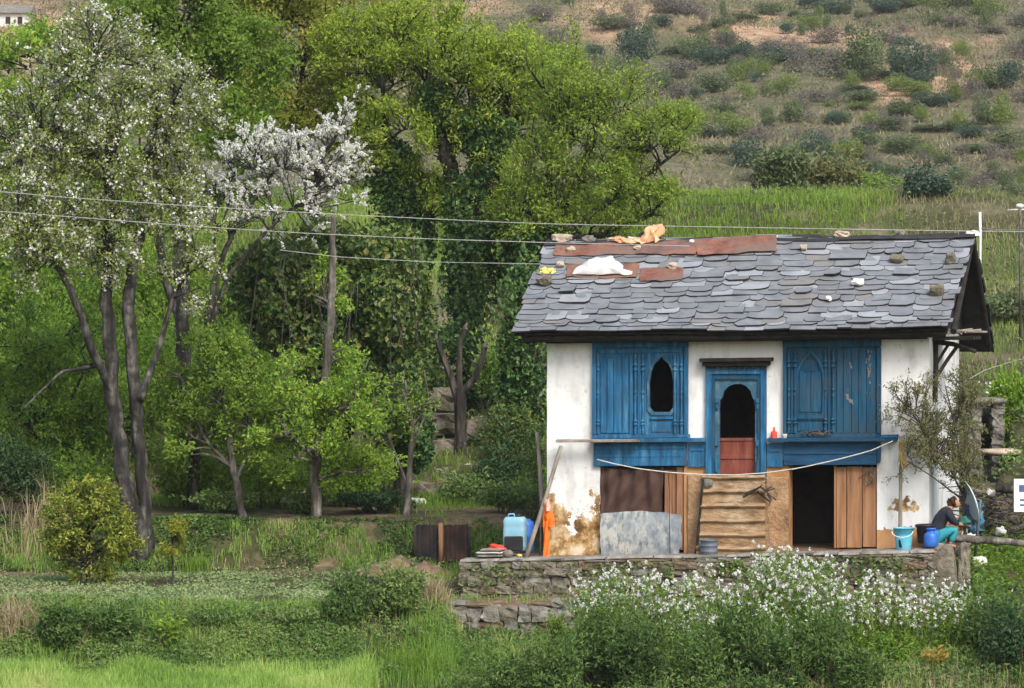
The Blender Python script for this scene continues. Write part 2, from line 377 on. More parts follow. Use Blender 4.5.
RIGHT = [(-90, -7), (-40, -4.6), (-12, -3.2), (-8, -2.6), (-6.4, -2.2), (-5, -1.7), (-3.2, -1.42), (-2, -1.0), (-1.5, -.72), (1, -.35), (2.5, 0), (4.2, .45), (4.6, 1.25), (7, 1.55), (7.4, 2.15), (11, 2.6), (12, 3.1), (20, 3.9), (30, 5.0), (40, 6.0), (46, 6.5), (60, 6.2), (75, 6.5)]
FAR = [(60, 6.6), (75, 6.8), (95, 7.3), (130, 9.4), (180, 14.8), (250, 23.6), (310, 33), (380, 46), (540, 66)]
def sm(a, b, x): t = np.clip((x-a)/(b-a), 0, 1); return t*t*(3-2*t)
def gz(x, y, rough=True):
    x = np.asarray(x, float); y = np.asarray(y, float)
    v = (x-HO[0])*HV[0]+(y-HO[1])*HV[1]; u = (x-HO[0])*HU[0]+(y-HO[1])*HU[1]
    xs = x*70/np.maximum(y+70, 35)
    yw = y+(fbm(x*.35, y*.1, 3, 3)-.5)*1.2*sm(-1, 8, np.abs(y-1))
    wl = np.where(v > 1.0, sm(.5, -.2, xs+0*y), sm(-.75, -1.35, xs+0*y))
    wr = sm(7.35, 7.75, u)*(v < 30)+sm(8.5, 11, xs)*(v >= 30)
    z = prof(MID, v)*(1-wl)*(1-wr)+prof(LEFT, yw)*wl+prof(RIGHT, v)*wr*(1-wl)
    z = z*sm(70, 56, y)+prof(FAR, y)*(1-sm(70, 56, y))
    if rough:
        z = z+(fbm(x*.8, y*.8, 5, 4)-.5)*.16*sm(-20, -6, y)*(1-.75*((v > -.6)*(v < 7)*(u > -2)*(u < 7.3)))
        z = z+(fbm(x*.035, y*.02, 9, 4)-.5)*sm(60, 180, y)*6+(fbm(x*.14, y*.1, 12, 3)-.5)*sm(60, 140, y)*1.3
    return z
def g1(x, y): return float(gz(x, y))
def GP(px, d):
    x = (px-CX)/F*d; y = d-70
    return np.array([x, y, g1(x, y)])
def proj(p):
    p = np.asarray(p); d = p[..., 1]-CAM[1]
    return CX+F*(p[..., 0]-CAM[0])/d, CY-F*(p[..., 2]-CAM[2])/d

ys = np.concatenate([np.arange(-85, -14, 2.5), np.arange(-14, 16, .17), np.arange(16, 60, .45), np.arange(60, 200, 1.6), np.arange(200, 520, 3.5)])
ts = np.linspace(-1, 1, 380)
TX = ts[None, :]*(13+.24*(ys[:, None]+85)); TY = np.repeat(ys[:, None], len(ts), 1)
TZ = gz(TX, TY)
V = np.stack([TX, TY, TZ], -1).reshape(-1, 3)
r, c = len(ys), len(ts); idx = np.arange(r*c).reshape(r, c)
Q = np.stack([idx[:-1, :-1], idx[:-1, 1:], idx[1:, 1:], idx[1:, :-1]], -1).reshape(-1, 4)
x, y = V[:, 0], V[:, 1]; px, py = proj(V); v_ = (x-HO[0])*HV[0]+(y-HO[1])*HV[1]
dry = sm(52, 85, y)*(.72+.5*(fbm(x*.05, y*.03, 21)-.5))
dry = np.maximum(dry, .8*sm(.47, .6, fbm(x*.22, y*.16, 22))*(y > 13)*(y < 42)); dry = np.maximum(dry, .6*np.exp(-((y-37.5+fbm(x*.3, y*.1, 23)*3)/2.)**2)*(x > -3))
nz = (fbm(px/45., py/18., 31, 4)-.5)*1.6
def blob(cx, cy, rx, ry): return 1-np.sqrt(((px-cx)/rx)**2+((py-cy)/ry)**2)
sc = np.max([blob(618, 22, 75, 26), blob(475, 8, 75, 18), blob(735, 27, 75, 24), blob(850, 35, 90, 16), blob(945, 62, 75, 34), blob(880, 88, 40, 22), blob(985, 70, 60, 16), blob(30, 30, 120, 60)], 0)
scar = np.clip((sc-.12+nz*.8)*1.8, 0, 1)*(y > 100)
so = fbm(x*.5, y*.5, 41, 4)
soil = np.clip((so-.42)*5, 0, 1)*(y > -3.4)*(y < 4.4)*(x < -.7)
soil = np.maximum(soil, np.clip((so-.38)*6, 0, 1)*(y > 4.2)*(y < 12.4)*(x < 0)*.9); soil = np.maximum(soil, np.clip((so-.46)*6, 0, 1)*(y > -5.3)*(y < -3.1)*(x < 0)*.9)
soil = np.maximum(soil, np.clip((so-.45)*5, 0, 1)*(y > -6)*(y < 8)*(x > 7.2)*.9)
soil = np.maximum(soil, np.clip((fbm(x*.3, y*.25, 43)-.58)*7, 0, 1)*(y > 12)*(y < 50)*.7)
m_ground, t, b = nt('hillside_ground')
def att(n): a = node(t, 'ShaderNodeAttribute', attribute_name=n); return a.outputs['Fac']
n1 = noise_tex(t, .9, 9); n2 = noise_tex(t, 4.5, 8); n3 = noise_tex(t, .35, 6)
gcol = ramp(t, [(.3, (.026, .032, .013)), (.5, (.055, .058, .026)), (.7, (.1, .092, .05))], n2.outputs['Fac']).outputs[0]
dcol = ramp(t, [(.28, (.075, .075, .04)), (.45, (.135, .12, .075)), (.6, (.2, .17, .115)), (.75, (.26, .225, .15))], n1.outputs['Fac']).outputs[0]
dcol = mixc(t, ramp(t, [(.45, (0, 0, 0)), (.62, (.75, .75, .75))], n3.outputs['Fac']).outputs[0], dcol, (.085, .1, .04))
scol = ramp(t, [(.3, (.1, .068, .042)), (.5, (.165, .115, .075)), (.72, (.25, .19, .13))], n2.outputs['Fac']).outputs[0]
rcol = ramp(t, [(.3, (.2, .12, .07)), (.5, (.36, .23, .14)), (.7, (.46, .34, .23))], n1.outputs['Fac']).outputs[0]
o = mixc(t, att('dry'), gcol, dcol); o = mixc(t, att('soil'), o, scol); o = mixc(t, att('scar'), o, rcol)
t.links.new(o, b.inputs['Base Color']); b.inputs['Roughness'].default_value = .98; b.inputs['Specular IOR Level'].default_value = .1
bp = node(t, 'ShaderNodeBump'); bp.inputs['Strength'].default_value = .7; bp.inputs['Distance'].default_value = .12
t.links.new(n2.outputs['Fac'], bp.inputs['Height']); t.links.new(bp.outputs[0], b.inputs['Normal'])
g = np_mesh('terrain', V, [Q], m_ground, None, {'dry': np.clip(dry, 0, 1), 'soil': soil, 'scar': scar}, True, origin=(0, 0, 0))
tag(g, 'terraced green hillside rising to a dry brown slope', 'hillside', kind='structure')

# ------------------------------------------------------------------ ground cover (nobody could count it)
def scatter(n, x0, x1, y0, y1, keep=None, persp=True):
    d0, d1 = y0+70, y1+70
    y = np.sqrt(rng.uniform(d0**2, d1**2, n))-70 if persp else rng.uniform(y0, y1, n)
    x = rng.uniform(x0, x1, n)*(y+70)/70
    z = gz(x, y); p = np.stack([x, y, z], -1)
    u = (p-HO)@HU; v = (p-HO)@HV
    ok = ~((u > np.where(v > 1.0, -.05, -1.5)) & (u < 7.35) & (v > -1.0) & (v < 6))
    if keep is not None: ok &= keep(p, u, v)
    return p[ok]
def lvn(p, s=.6, seed=50, amp=.5): return np.clip(.5+(fbm(p[:, 0]*s, p[:, 1]*s, seed, 3)-.5)*2*amp+rng.normal(0, .16, len(p)), 0, 1)
def stuff(o, label, cat): return tag(o, label, cat, None, 'stuff')
# wheat strip
p = scatter(60000, -11.5, -1.5, -9.8, -5.75, lambda p, u, v: p[:, 0]+(fbm(p[:, 1], p[:, 0], 4)-.5)*1.1 < -2.15+(p[:, 1]+5)*.10)
hh = .36*(.45+1.1*fbm(p[:, 0]*1.3, p[:, 1]*.8, 61, 3))*rng.uniform(.7, 1.15, len(p))
stuff(blades_obj('wheat', p, hh, .35, .017, lvn(p, .9, 60), l_wheat), 'pale green young wheat standing in a strip along the lowest terrace', 'wheat')
# weeds over the bank below the seedling field
p = scatter(80000, -11.5, -.4, -6.1, -3.1, lambda p, u, v: fbm(p[:, 0]*1.3, p[:, 1]*1.3, 66)+rng.uniform(-.1, .1, len(p)) > .46)
def weed_leaves(name, p, hmax, size, mat, asp=.55):
    n = len(p); c = p+np.stack([rng.normal(0, .03, n), rng.normal(0, .03, n), rng.uniform(.01, 1, n)**1.3*hmax], -1)
    ax = rdir(n); ax[:, 2] *= .5; nr = rdir(n)*.7+np.array([0, -.25, .9])
    return leaves_obj(name, c, size*rng.uniform(.6, 1.4, n), ax, nr, lvn(p, 1.1, 67), mat, aspect=asp)
stuff(weed_leaves('weeds', p, .2*(.3+1.6*fbm(p[:, 0]*1.1, p[:, 1]*.8, 95, 3)), .065, l_weed), 'low dark weeds covering the bank under the seedling field', 'weeds')
p = scatter(26000, -11.5, -.2, -6.1, -3.0, lambda p, u, v: fbm(p[:, 0]*.9, p[:, 1]*.9, 68)+rng.uniform(-.2, .2, len(p)) > .45)
stuff(blades_obj('grass', p, rng.uniform(.12, .34, len(p)), .55, .014, lvn(p, .8, 69), l_grass), 'rough green grass tangled over the bank under the seedling field', 'grass')
# seedlings
p = scatter(40000, -11.5, -1.3, -3.3, 4.2, lambda p, u, v: fbm(p[:, 0]*.7, p[:, 1]*.45, 71)+rng.uniform(-.12, .12, len(p))+.06*(p[:, 0] < -3.2)-.1*sm(-1.8, -3.2, p[:, 1]) > .47)
stuff(weed_leaves('seedlings', p, .06, .062, l_seed, .6), 'pale green vegetable seedlings spread over the flat brown field', 'seedlings')
# bank behind the field
p = scatter(34000, -11.5, .2, 4.1, 5.5, lambda p, u, v: fbm(p[:, 0]*.9, p[:, 1]*.9, 72)+rng.uniform(-.12, .12, len(p)) > .46)
stuff(weed_leaves('weeds', p, .2*(.2+1.5*fbm(p[:, 0]*1.2, p[:, 1], 98, 3)**1.5)*np.where(p[:, 1] > 5.1, .4, 1), .075, l_nettle), 'dark green weeds hanging over the bank behind the seedling field', 'weeds')
p = scatter(9000, -11.5, .2, 4.1, 5.1, lambda p, u, v: fbm(p[:, 0]*.8, p[:, 1], 99) > .45)
stuff(blades_obj('grass', p, rng.uniform(.1, .28, len(p)), .6, .016, lvn(p, .6, 96), l_grass), 'long grass hanging over the bank behind the seedling field', 'grass')
p = scatter(3500, -11.5, -1.2, -5.2, 4.4, lambda p, u, v: (p[:, 1] < -3.2) | (p[:, 1] > 4) | (rng.uniform(0, 1, len(p)) < .25))
stuff(blades_obj('dry_grass', p, np.where((p[:, 1] < -3.2) | (p[:, 1] > 4), rng.uniform(.08, .26, len(p)), .06), .9, .012, lvn(p, .6, 97), l_straw), 'scattered dry grass around the seedling field', 'grass')
p = scatter(34000, -11.5, .6, 1.5, 13.5, lambda p, u, v: (fbm(p[:, 0]*.5, p[:, 1]*.3, 73)+rng.uniform(-.1, .1, len(p)) > np.where(p[:, 1] > 8.3, .4, .56)) & ((p[:, 1] > 5.8) | (p[:, 0] > -1.6)))
stuff(blades_obj('grass', p, rng.uniform(.07, .22, len(p)), .5, .018, lvn(p, .5, 74), l_bright), 'bright green grass along the path terrace between the trees', 'grass')
# slope behind trees and house, upper meadow
p = scatter(60000, -12, 12.5, 12, 39, lambda p, u, v: fbm(p[:, 0]*.22, p[:, 1]*.16, 75)+rng.uniform(-.1, .1, len(p)) > .47)
stuff(blades_obj('grass', p, rng.uniform(.12, .32, len(p)), .55, .024, lvn(p, .3, 76, .8), l_mead), 'green meadow grass on the terraced slope behind the house', 'grass')
p = scatter(170000, -12, 12.5, 36.5, 58, lambda p, u, v: (fbm(p[:, 0]*.2, p[:, 1]*.3, 77)+rng.uniform(-.16, .16, len(p)) > .36+.16*(p[:, 1] < 39)*(p[:, 0] > -3)+.28*sm(9.5, 12, p[:, 0]+(fbm(p[:, 0]*.5, p[:, 1]*.5, 101)-.5)*4)))
stuff(blades_obj('meadow_grass', p, rng.uniform(.12, .36, len(p)), .5, .03, lvn(p, .25, 78, .8), l_lush), 'light green grass on the upper terrace above the slate roof', 'grass')
p = scatter(10000, -6, 12.5, 20, 39, lambda p, u, v: fbm(p[:, 0]*.3, p[:, 1]*.3, 79)+rng.uniform(-.1, .1, len(p)) > .53)
stuff(blades_obj('dry_grass', p, rng.uniform(.12, .34, len(p)), .8, .02, lvn(p, .4, 80), l_straw), 'straw coloured dry grass on the edge of the upper terrace', 'grass')
p = scatter(90000, -12, 12.5, 13, 60, lambda p, u, v: (p[:, 1] < 38.5) | (p[:, 0] > 8.2) | (rng.uniform(0, 1, len(p)) < .12))
stuff(blades_obj('short_grass', p, rng.uniform(.06, .2, len(p))*(1+.012*(p[:, 1])), .7, .016+.0003*p[:, 1], lvn(p, .35, 92, 1.), l_mix, seg=1), 'short olive and straw coloured grass covering the terraced slope', 'grass')
p = scatter(26000, -12, 12.5, 13, 60, lambda p, u, v: fbm(p[:, 0]*.35, p[:, 1]*.25, 93)+rng.uniform(-.08, .08, len(p)) > .52); n = len(p)
stuff(leaves_obj('low_scrub', p+np.array([0, 0, 1])*rng.uniform(.02, .5, n)[:, None]**1.3, .13*rng.uniform(.5, 1.3, n), rdir(n), rdir(n)+np.array([0, -.2, .8]), lvn(p, .2, 94), l_hillg, aspect=.6), 'olive ground scrub spread over the terraced slope', 'scrub')
# far hill tufts
p = scatter(90000, -11, 11, 58, 330, lambda p, u, v: fbm(p[:, 0]*.09, p[:, 1]*.05, 81)+rng.uniform(-.18, .18, len(p)) > .40)
d = p[:, 1]+70
stuff(blades_obj('dry_grass', p, rng.uniform(.12, .4, len(p))*(.7+d/500), 1.2, .05+d*.0003, lvn(p, .07, 82, .8), l_dry, seg=1), 'dry brown grass and low scrub over the far hillside', 'dry grass')
p = scatter(60000, -11, 11, 60, 300, lambda p, u, v: fbm(p[:, 0]*.06, p[:, 1]*.035, 83)+rng.uniform(-.1, .1, len(p)) > .53)
d = p[:, 1]+70; n = len(p)
stuff(leaves_obj('low_scrub', p+np.array([0, 0, 1])*rng.uniform(.05, .7, n)[:, None]**1.5, .06+d*.00055*rng.uniform(.5, 1.3, n), rdir(n), rdir(n)+np.array([0, -.2, .8]), lvn(p, .08, 84), l_hillg, aspect=.6), 'low grey green ground scrub creeping over the far hillside', 'scrub')
# below the stone terrace, and the garden at its far end
p = scatter(60000, -.9, 12, -12, -1.2, lambda p, u, v: (v < -1.2) & (fbm(p[:, 0]*1.1, p[:, 1]*1.1, 85)+rng.uniform(-.15, .15, len(p)) > .42))
stuff(weed_leaves('weeds', p, .28, .09, l_nettle), 'mixed green weeds on the slope below the stone terrace', 'weeds')
p = scatter(30000, -2.7, 12, -12, -1.2, lambda p, u, v: (v < -1.2) & ((p[:, 0] > -1.6) | (p[:, 1] < -4.6)) & (fbm(p[:, 0]*.8, p[:, 1]*.8, 86)+rng.uniform(-.15, .15, len(p)) > .42))
stuff(blades_obj('grass', p, rng.uniform(.15, .45, len(p)), .55, .014, lvn(p, .7, 87, .8), l_grass), 'rough grass on the slope below the stone terrace', 'grass')
p = scatter(9000, 3.5, 12, -11, -4.2, lambda p, u, v: fbm(p[:, 0]*.9, p[:, 1]*.9, 88)+rng.uniform(-.15, .15, len(p)) > .47)
stuff(blades_obj('dry_grass', p, rng.uniform(.15, .4, len(p)), .7, .013, lvn(p, .7, 89), l_straw), 'dry straw coloured grass below the white flowers', 'grass')
p = scatter(12000, 7.2, 12.5, -2.6, 1.6, lambda p, u, v: (u > 7.35) & (fbm(p[:, 0]*.9, p[:, 1]*.9, 90)+rng.uniform(-.15, .15, len(p)) > .38))
stuff(weed_leaves('garden_greens', p, .34, .1, l_bright), 'bright leafy garden greens beside the end of the stone terrace', 'greens')
p = scatter(9000, 7.2, 12.5, 2, 12, lambda p, u, v: (u > 7.35) & (fbm(p[:, 0]*.7, p[:, 1]*.7, 91)+rng.uniform(-.15, .15, len(p)) > .45))
stuff(weed_leaves('weeds', p, .35, .09, l_weed), 'green weeds among the stones uphill of the satellite dish', 'weeds')

# ------------------------------------------------------------------ trees
def fit(p0, p1, k, bow, up=0.):
    """k point bowed path between arrays of points"""
    t_ = np.linspace(0, 1, k)[None, :, None]; d_ = p1-p0; L_ = np.linalg.norm(d_, axis=1)[:, None, None]
    off = rdir(len(p0))[:, None, :]*bow*L_+np.array([0, 0, up])*L_
    return p0[:, None]*(1-t_)+p1[:, None]*t_+off*np.sin(t_*PI)

def tree(name, label, cat, d, stems, blobs, bark, leaf, size=.09, lpt=12, aspect=.5, spread=.16, blossom=None, ivy=None, twig_r=.011, up=.0, limbs=3, group=None, base=None, axis_mix=.6, extra=None, twig_mat=None, lvs=.0, sink=.15, sides=10):
    st = []
    for s_ in stems: st.append((np.array([P(a[0], a[1], d+(a[3] if len(a) > 3 else 0)) for a in s_]), np.array([a[2] for a in s_])))
    b0 = st[0][0][0].copy()
    if base is None: b0[2] = g1(b0[0], b0[1])
    root = empty(name, b0, label, cat, group)
    mb = MB(); nodes = []; 
    for pts, rr in st:
        k = max(10, len(pts)*8)
        tt = np.linspace(0, len(pts)-1, k); f = np.arange(len(pts))
        # smooth path
        q = np.stack([np.interp(tt, f, pts[:, i]) for i in range(3)], -1); r_ = np.interp(tt, f, rr)
        ker = np.array([.25, .5, .25])
        for _ in range(2):
            q[1:-1] = q[:-2]*.25+q[1:-1]*.5+q[2:]*.25
        wob = np.stack([fbm(np.arange(k)*.5, np.full(k, random.uniform(0, 50)), 7, 2)-.5 for _ in range(3)], -1)*r_[:, None]*.9
        wob[0] = 0; q = q+wob
        if pts is st[0][0] or abs(pts[0][2]-st[0][0][0][2]) < .5:
            q[0, 2] = min(q[0, 2], g1(q[0, 0], q[0, 1]))-sink; r_[0] *= 1.35; r_[1] *= 1.1
        mb.tube(q, r_, 13 if r_.max() > .1 else 8, .10)
        nodes += [(q[i], r_[i]) for i in range(k//3, k)]
    NP = np.array([n_[0] for n_ in nodes]); NR = np.array([n_[1] for n_ in nodes])
    BR = []; tw = []
    for bl in blobs:
        cx, cy, rx, ry, dd, rd, nt_ = bl[:7]
        c_ = P(cx, cy, d+dd); sx = rx/F*(d+dd); sz = ry/F*(d+dd)
        ph = random.uniform(0, 50); Sv = np.array([sx, rd, sz])
        # limbs
        lim = c_+rdir(limbs)*np.array([sx, rd, sz])*.45
        low = NP[:, 2] < c_[2]+.1*sz
        cand = np.where(low)[0] if low.any() else np.arange(len(NP))
        BP = []
        for l_ in lim:
            dist = np.linalg.norm(NP[cand]-l_, axis=1)+np.maximum(0, NP[cand, 2]-l_[2]+.2)*1.5
            j = cand[np.argmin(dist)]; a = NP[j]; L_ = np.linalg.norm(l_-a)
            path = fit(a[None], l_[None], 7, .10, .06)[0]
            r0 = min(NR[j]*.7, .03+.018*L_); rr = np.linspace(r0, max(.012, r0*.3), 7)
            mb.tube(path, rr, 6, .05); BP += list(path[3:])
        # branches spraying out of the limbs, twigs along the branches
        nb = max(5, nt_//6); bd = rdir(nb); bd[:, 2] = bd[:, 2]*.85+.2+.3*up; bd = unit(bd)
        lum = .55+.75*fbm(bd[:, 0]*2.2+ph, bd[:, 2]*2.2+bd[:, 1]*1.7, 3, 2)
        BL = lum*rng.uniform(.5, 1.35, nb)**.7
        ends = c_+bd*BL[:, None]*Sv; ends[:, 2] += up*.35*sz*BL
        seeds = np.array(BP); D = np.linalg.norm((c_+bd*.35*Sv)[:, None]-seeds[None], axis=2); starts = seeds[np.argmin(D, 1)]
        brp = fit(starts, ends, 6, .09, .05); BR.append(brp)
        jj = rng.integers(0, nb, nt_); tt_ = rng.uniform(.22, 1.0, nt_)**.8; s5 = tt_*5; i0 = np.minimum(s5.astype(int), 4); fr = (s5-i0)[:, None]
        bs = brp[jj, i0]*(1-fr)+brp[jj, i0+1]*fr; fw = unit(brp[jj, i0+1]-brp[jj, i0]); ms = (sx+sz+rd)/3
        L_ = (ms*.34+.12)*rng.uniform(.45, 1.25, nt_)*(1.15-.45*tt_)
        dr = unit(rdir(nt_)*.8+fw*.75+np.array([0, 0, .15+1.1*up]))
        tw.append(fit(bs, bs+dr*L_[:, None], 4, .10, up*.2))
    TWP = np.concatenate(tw)
    for brp in BR:
        V_, Q_ = tubes(brp, np.linspace(1, .35, 6)[None]*(twig_r*2.1)*np.ones((len(brp), 1)), 5)
        b_ = len(mb.v); mb.v += [tuple(q) for q in V_]; mb.f += [tuple(q+b_) for q in Q_]; mb.m += [0]*len(Q_)
    rad = np.linspace(1, .3, 4)[None, :]*twig_r*rng.uniform(.7, 1.4, (len(TWP), 1))
    V, Q = tubes(TWP, rad, 3); b_ = len(mb.v); mb.v += [tuple(q) for q in V.tolist()]; mb.f += [tuple(q) for q in (Q+b_).tolist()]; mb.m += [1]*len(Q)
    tr = mb.build('trunk', [bark, twig_mat or m_twig], root, smooth=True)
    # leaves along the twigs
    def along(k, lo, sp, paths):
        n = len(paths)*k; ii = np.repeat(np.arange(len(paths)), k)
        t_ = lo+(1-lo)*rng.uniform(0, 1, n)**.75; s_ = t_*3; i0 = np.minimum(s_.astype(int), 2); fr = (s_-i0)[:, None]
        c_ = paths[ii, i0]*(1-fr)+paths[ii, i0+1]*fr
        ax = unit(paths[ii, i0+1]-paths[ii, i0])
        return c_+rdir(n)*(rng.uniform(0, 1, n)**.6*sp)[:, None], ax, ii
    if lpt:
        c_, ax, ii = along(lpt, .12, spread, TWP); n = len(c_)
        out = unit(c_-TWP[:, 1][ii])
        lv = np.clip(.45+lvs+rng.normal(0, .18, n)+rng.normal(0, .16, len(TWP))[ii], 0, 1)
        leaves_obj('crown', c_, size*rng.uniform(.3, 1.0, n)**.8*1.55, ax*axis_mix+rdir(n)*(1-axis_mix*.5), rdir(n)*.8+out*.4+np.array([0, -.1, .8]), lv, leaf, root, aspect)
    if blossom:
        mat, k, bs, frac, sp = blossom
        sel = TWP[rng.uniform(0, 1, len(TWP)) < frac]
        c_, ax, ii = along(k, .25, sp, sel); n = len(c_)
        leaves_obj('blossom', c_, bs*rng.uniform(.6, 1.3, n), rdir(n), rdir(n), rng.uniform(0, 1, n), mat, root, .9)
    if ivy:
        mat, blobs2 = ivy
        cs = []; ns = []
        for (cx, cy, rx, ry, dd, rd, nn) in blobs2:
            c_, n_ = cloud(P(cx, cy, d+dd), np.array([rx/F*d, rd, ry/F*d])*1.12, int(nn*1.15), 18); cs.append(c_); ns.append(n_)
        c_ = np.concatenate(cs); n_ = np.concatenate(ns); n = len(c_)
        leaves_obj('ivy', c_, .105*rng.uniform(.6, 1.4, n), rdir(n)+np.array([0, 0, -.4]), n_+rdir(n)*.7, np.clip(rng.normal(.45, .25, n), 0, 1), mat, root, .8)
    return root

def cloud(c, rad, n, lobes=9, inner=.62):
    """leaf positions on the shells of many small lobes inside an ellipsoid"""
    ld = rdir(lobes); lc = ld*rng.uniform(.25, .72, lobes)[:, None]; lr = rng.uniform(.28, .55, lobes)
    k = rng.choice(lobes, n, p=lr**2/np.sum(lr**2))
    nr = rdir(n); r_ = rng.uniform(inner**3, 1.1, n)**(1/3)
    q = lc[k]+nr*(lr[k]*r_)[:, None]
    return c+q*rad, unit(nr+lc[k]*.4)

def bush(name, label, cat, px, d, w, h, n, leaf, size=.09, aspect=.5, lobes=12, group=None, lvs=0., parent=True, base=None, dep=None, stems=7, up=.25, zoff=0):
    b0 = np.array(base) if base is not None else GP(px, d)
    root = empty(name, b0, label, cat, group)
    c = b0+np.array([0, 0, h*.5+zoff]); rad = np.array([w*.56, (dep or w)*.5, h*.58])
    c_, n_ = cloud(c, rad, n, lobes); ok = c_[:, 2] > b0[2]-.1; c_, n_ = c_[ok], n_[ok]; n = len(c_)
    lv = np.clip(.42+lvs+rng.normal(0, .22, n)+.12*(fbm(c_[:, 0]*3, c_[:, 2]*3, 5, 2)-.5), 0, 1)
    F1 = (c_, size*rng.uniform(.55, 1.4, n), rdir(n)+np.array([0, 0, up]), n_*.7+rdir(n)*.8+np.array([0, 0, .35]), lv)
    ns = max(14, int(n/90)); dirs = rdir(ns); dirs[:, 2] = np.abs(dirs[:, 2])*.9+.15; dirs = unit(dirs); sb = c+dirs*rad*.45
    st_ = c+dirs*rad*rng.uniform(.95, 1.55, ns)[:, None]+np.array([0, 0, .12])*h; pth = fit(sb, st_, 4, .1, .04); kk = 11; ii = np.repeat(np.arange(ns), kk); t_ = rng.uniform(.15, 1, ns*kk)*3; i0 = np.minimum(t_.astype(int), 2); fr = (t_-i0)[:, None]
    cc = pth[ii, i0]*(1-fr)+pth[ii, i0+1]*fr+rdir(ns*kk)*size*.55; N = len(cc)
    F2 = (cc, size*rng.uniform(.55, 1.3, N), unit(pth[ii, i0+1]-pth[ii, i0])+rdir(N)*.7, rdir(N)*.8+np.array([0, -.1, .6]), np.clip(.55+lvs+rng.normal(0, .2, N), 0, 1))
    leaves_obj('foliage', *[np.concatenate([p_, q_]) for p_, q_ in zip(F1, F2)], leaf, root, aspect)
    a = np.repeat(b0[None], stems, 0)+rng.normal(0, .06, (stems, 3))*np.array([w, w, 0]); a[:, 2] = b0[2]-.1
    e = c+rdir(stems)*rad*.8; e[:, 2] = np.maximum(e[:, 2], c[2])
    V, Q = tubes(fit(a, e, 5, .1), np.linspace(1, .35, 5)[None]*np.full((stems, 1), .012+.006*w), 5)
    np_mesh('stem', V, [Q], m_twig, root)
    return root

# tall pear in white blossom
tree('pear_tree', 'tall old pear tree speckled with white blossom, twin dark trunks at the field edge', 'tree', 74.5,
     [[(140, 583, 0.218), (137, 530, 0.168), (122, 470, 0.151), (112, 380, 0.143), (106, 300, 0.126), (112, 220, 0.101), (104, 140, 0.067), (92, 60, 0.034)],
      [(148, 583, 0.168, .2), (147, 540, 0.134, .2), (142, 470, 0.122, .2), (134, 390, 0.126, .1), (127, 300, 0.118), (140, 230, 0.092), (152, 150, 0.067), (160, 80, 0.034)],
      [(116, 400, 0.084), (92, 350, 0.084, -.3), (72, 290, 0.071, -.5), (48, 250, 0.050, -.6), (18, 236, 0.029, -.6)],
      [(140, 400, 0.076), (158, 350, 0.059, .4), (172, 300, 0.042, .5), (196, 250, 0.025, .6)],
      [(100, 365, 0.042), (60, 372, 0.029, -.6), (22, 410, 0.017, -.8)]],
     [(95, 72, 66, 70, 0, 1.5, 330), (42, 150, 60, 66, -.3, 1.4, 300), (120, 150, 66, 64, 0, 1.5, 340), (176, 112, 46, 66, .3, 1.2, 230), (60, 235, 66, 50, -.4, 1.2, 240), (168, 215, 50, 60, .4, 1.1, 210), (15, 225, 45, 70, -.6, 1, 160), (115, 245, 56, 48, 0, 1, 160), (190, 285, 34, 44, .4, .8, 70)],
     m_bark, l_pear, .066, 18, .5, .22, blossom=(l_wht, 9, .06, .62, .09), twig_r=.011, limbs=5, twig_mat=m_bark)
# white plum
tree('plum_tree', 'small plum tree with dense snow white blossom on upright twigs behind the pear trunks', 'tree', 78,
     [[(193, 440, 0.094), (205, 340, 0.079), (216, 275, 0.065), (236, 225, 0.043), (268, 180, 0.025)], [(205, 345, 0.058), (225, 280, 0.043), (262, 235, 0.032), (315, 190, 0.018)], [(216, 275, 0.036), (213, 220, 0.029), (205, 170, 0.014)]],
     [(345, 150, 26, 44, 0, .6, 90), (300, 175, 60, 46, 0, 1, 220), (252, 170, 46, 46, 0, .9, 190), (335, 160, 32, 40, 0, .7, 130), (225, 222, 36, 42, 0, .7, 110), (285, 215, 60, 32, 0, .8, 190), (345, 190, 24, 30, 0, .5, 60)],
     m_bark, l_pear, .05, 3, .5, .1, blossom=(l_wht, 26, .043, .95, .035), twig_r=.008, up=.45, limbs=5, twig_mat=m_bark)
# tall fresh-green trees along the top
tree('spring_tree', 'tall bright green spring tree whose dark trunk stands just behind the blossoming pear', 'tree', 82,
     [[(182, 480, .2), (186, 420, .17), (182, 300, .15), (178, 200, .13), (170, 110, .1), (180, 30, .06)], [(184, 330, .1), (162, 270, .09), (158, 200, .07), (150, 100, .04)], [(178, 180, .07), (205, 110, .05), (240, 60, .03)]],
     [(190, 22, 66, 52, 0, 1.6, 170), (235, 70, 60, 54, .3, 1.4, 170), (140, 5, 56, 44, 0, 1.4, 110), (235, 130, 46, 40, 0, 1.1, 90), (215, 190, 40, 36, .3, 1, 50)],
     m_bark, l_fresh, .1, 36, .55, .28, limbs=4)
tree('spring_tree', 'golden green tree with yellow orange young leaves between the pear and the willows', 'tree', 92,
     [[(318, 330, .2), (316, 250, .17), (308, 170, .14), (300, 100, .09), (305, 30, .04)], [(312, 200, .09), (350, 120, .06), (372, 50, .03)], [(310, 160, .08), (268, 110, .05), (250, 40, .03)]],
     [(300, 30, 68, 62, 0, 1.8, 230), (250, 15, 52, 50, 0, 1.5, 140), (350, 40, 55, 64, 0, 1.5, 180), (290, 105, 58, 46, 0, 1.4, 150), (330, 140, 44, 40, 0, 1.4, 100), (245, 95, 36, 46, 0, 1.2, 80), (410, 15, 40, 36, 0, 1.2, 70)],
     m_bark, l_gold, .1, 36, .55, .28, limbs=5, lvs=.05)
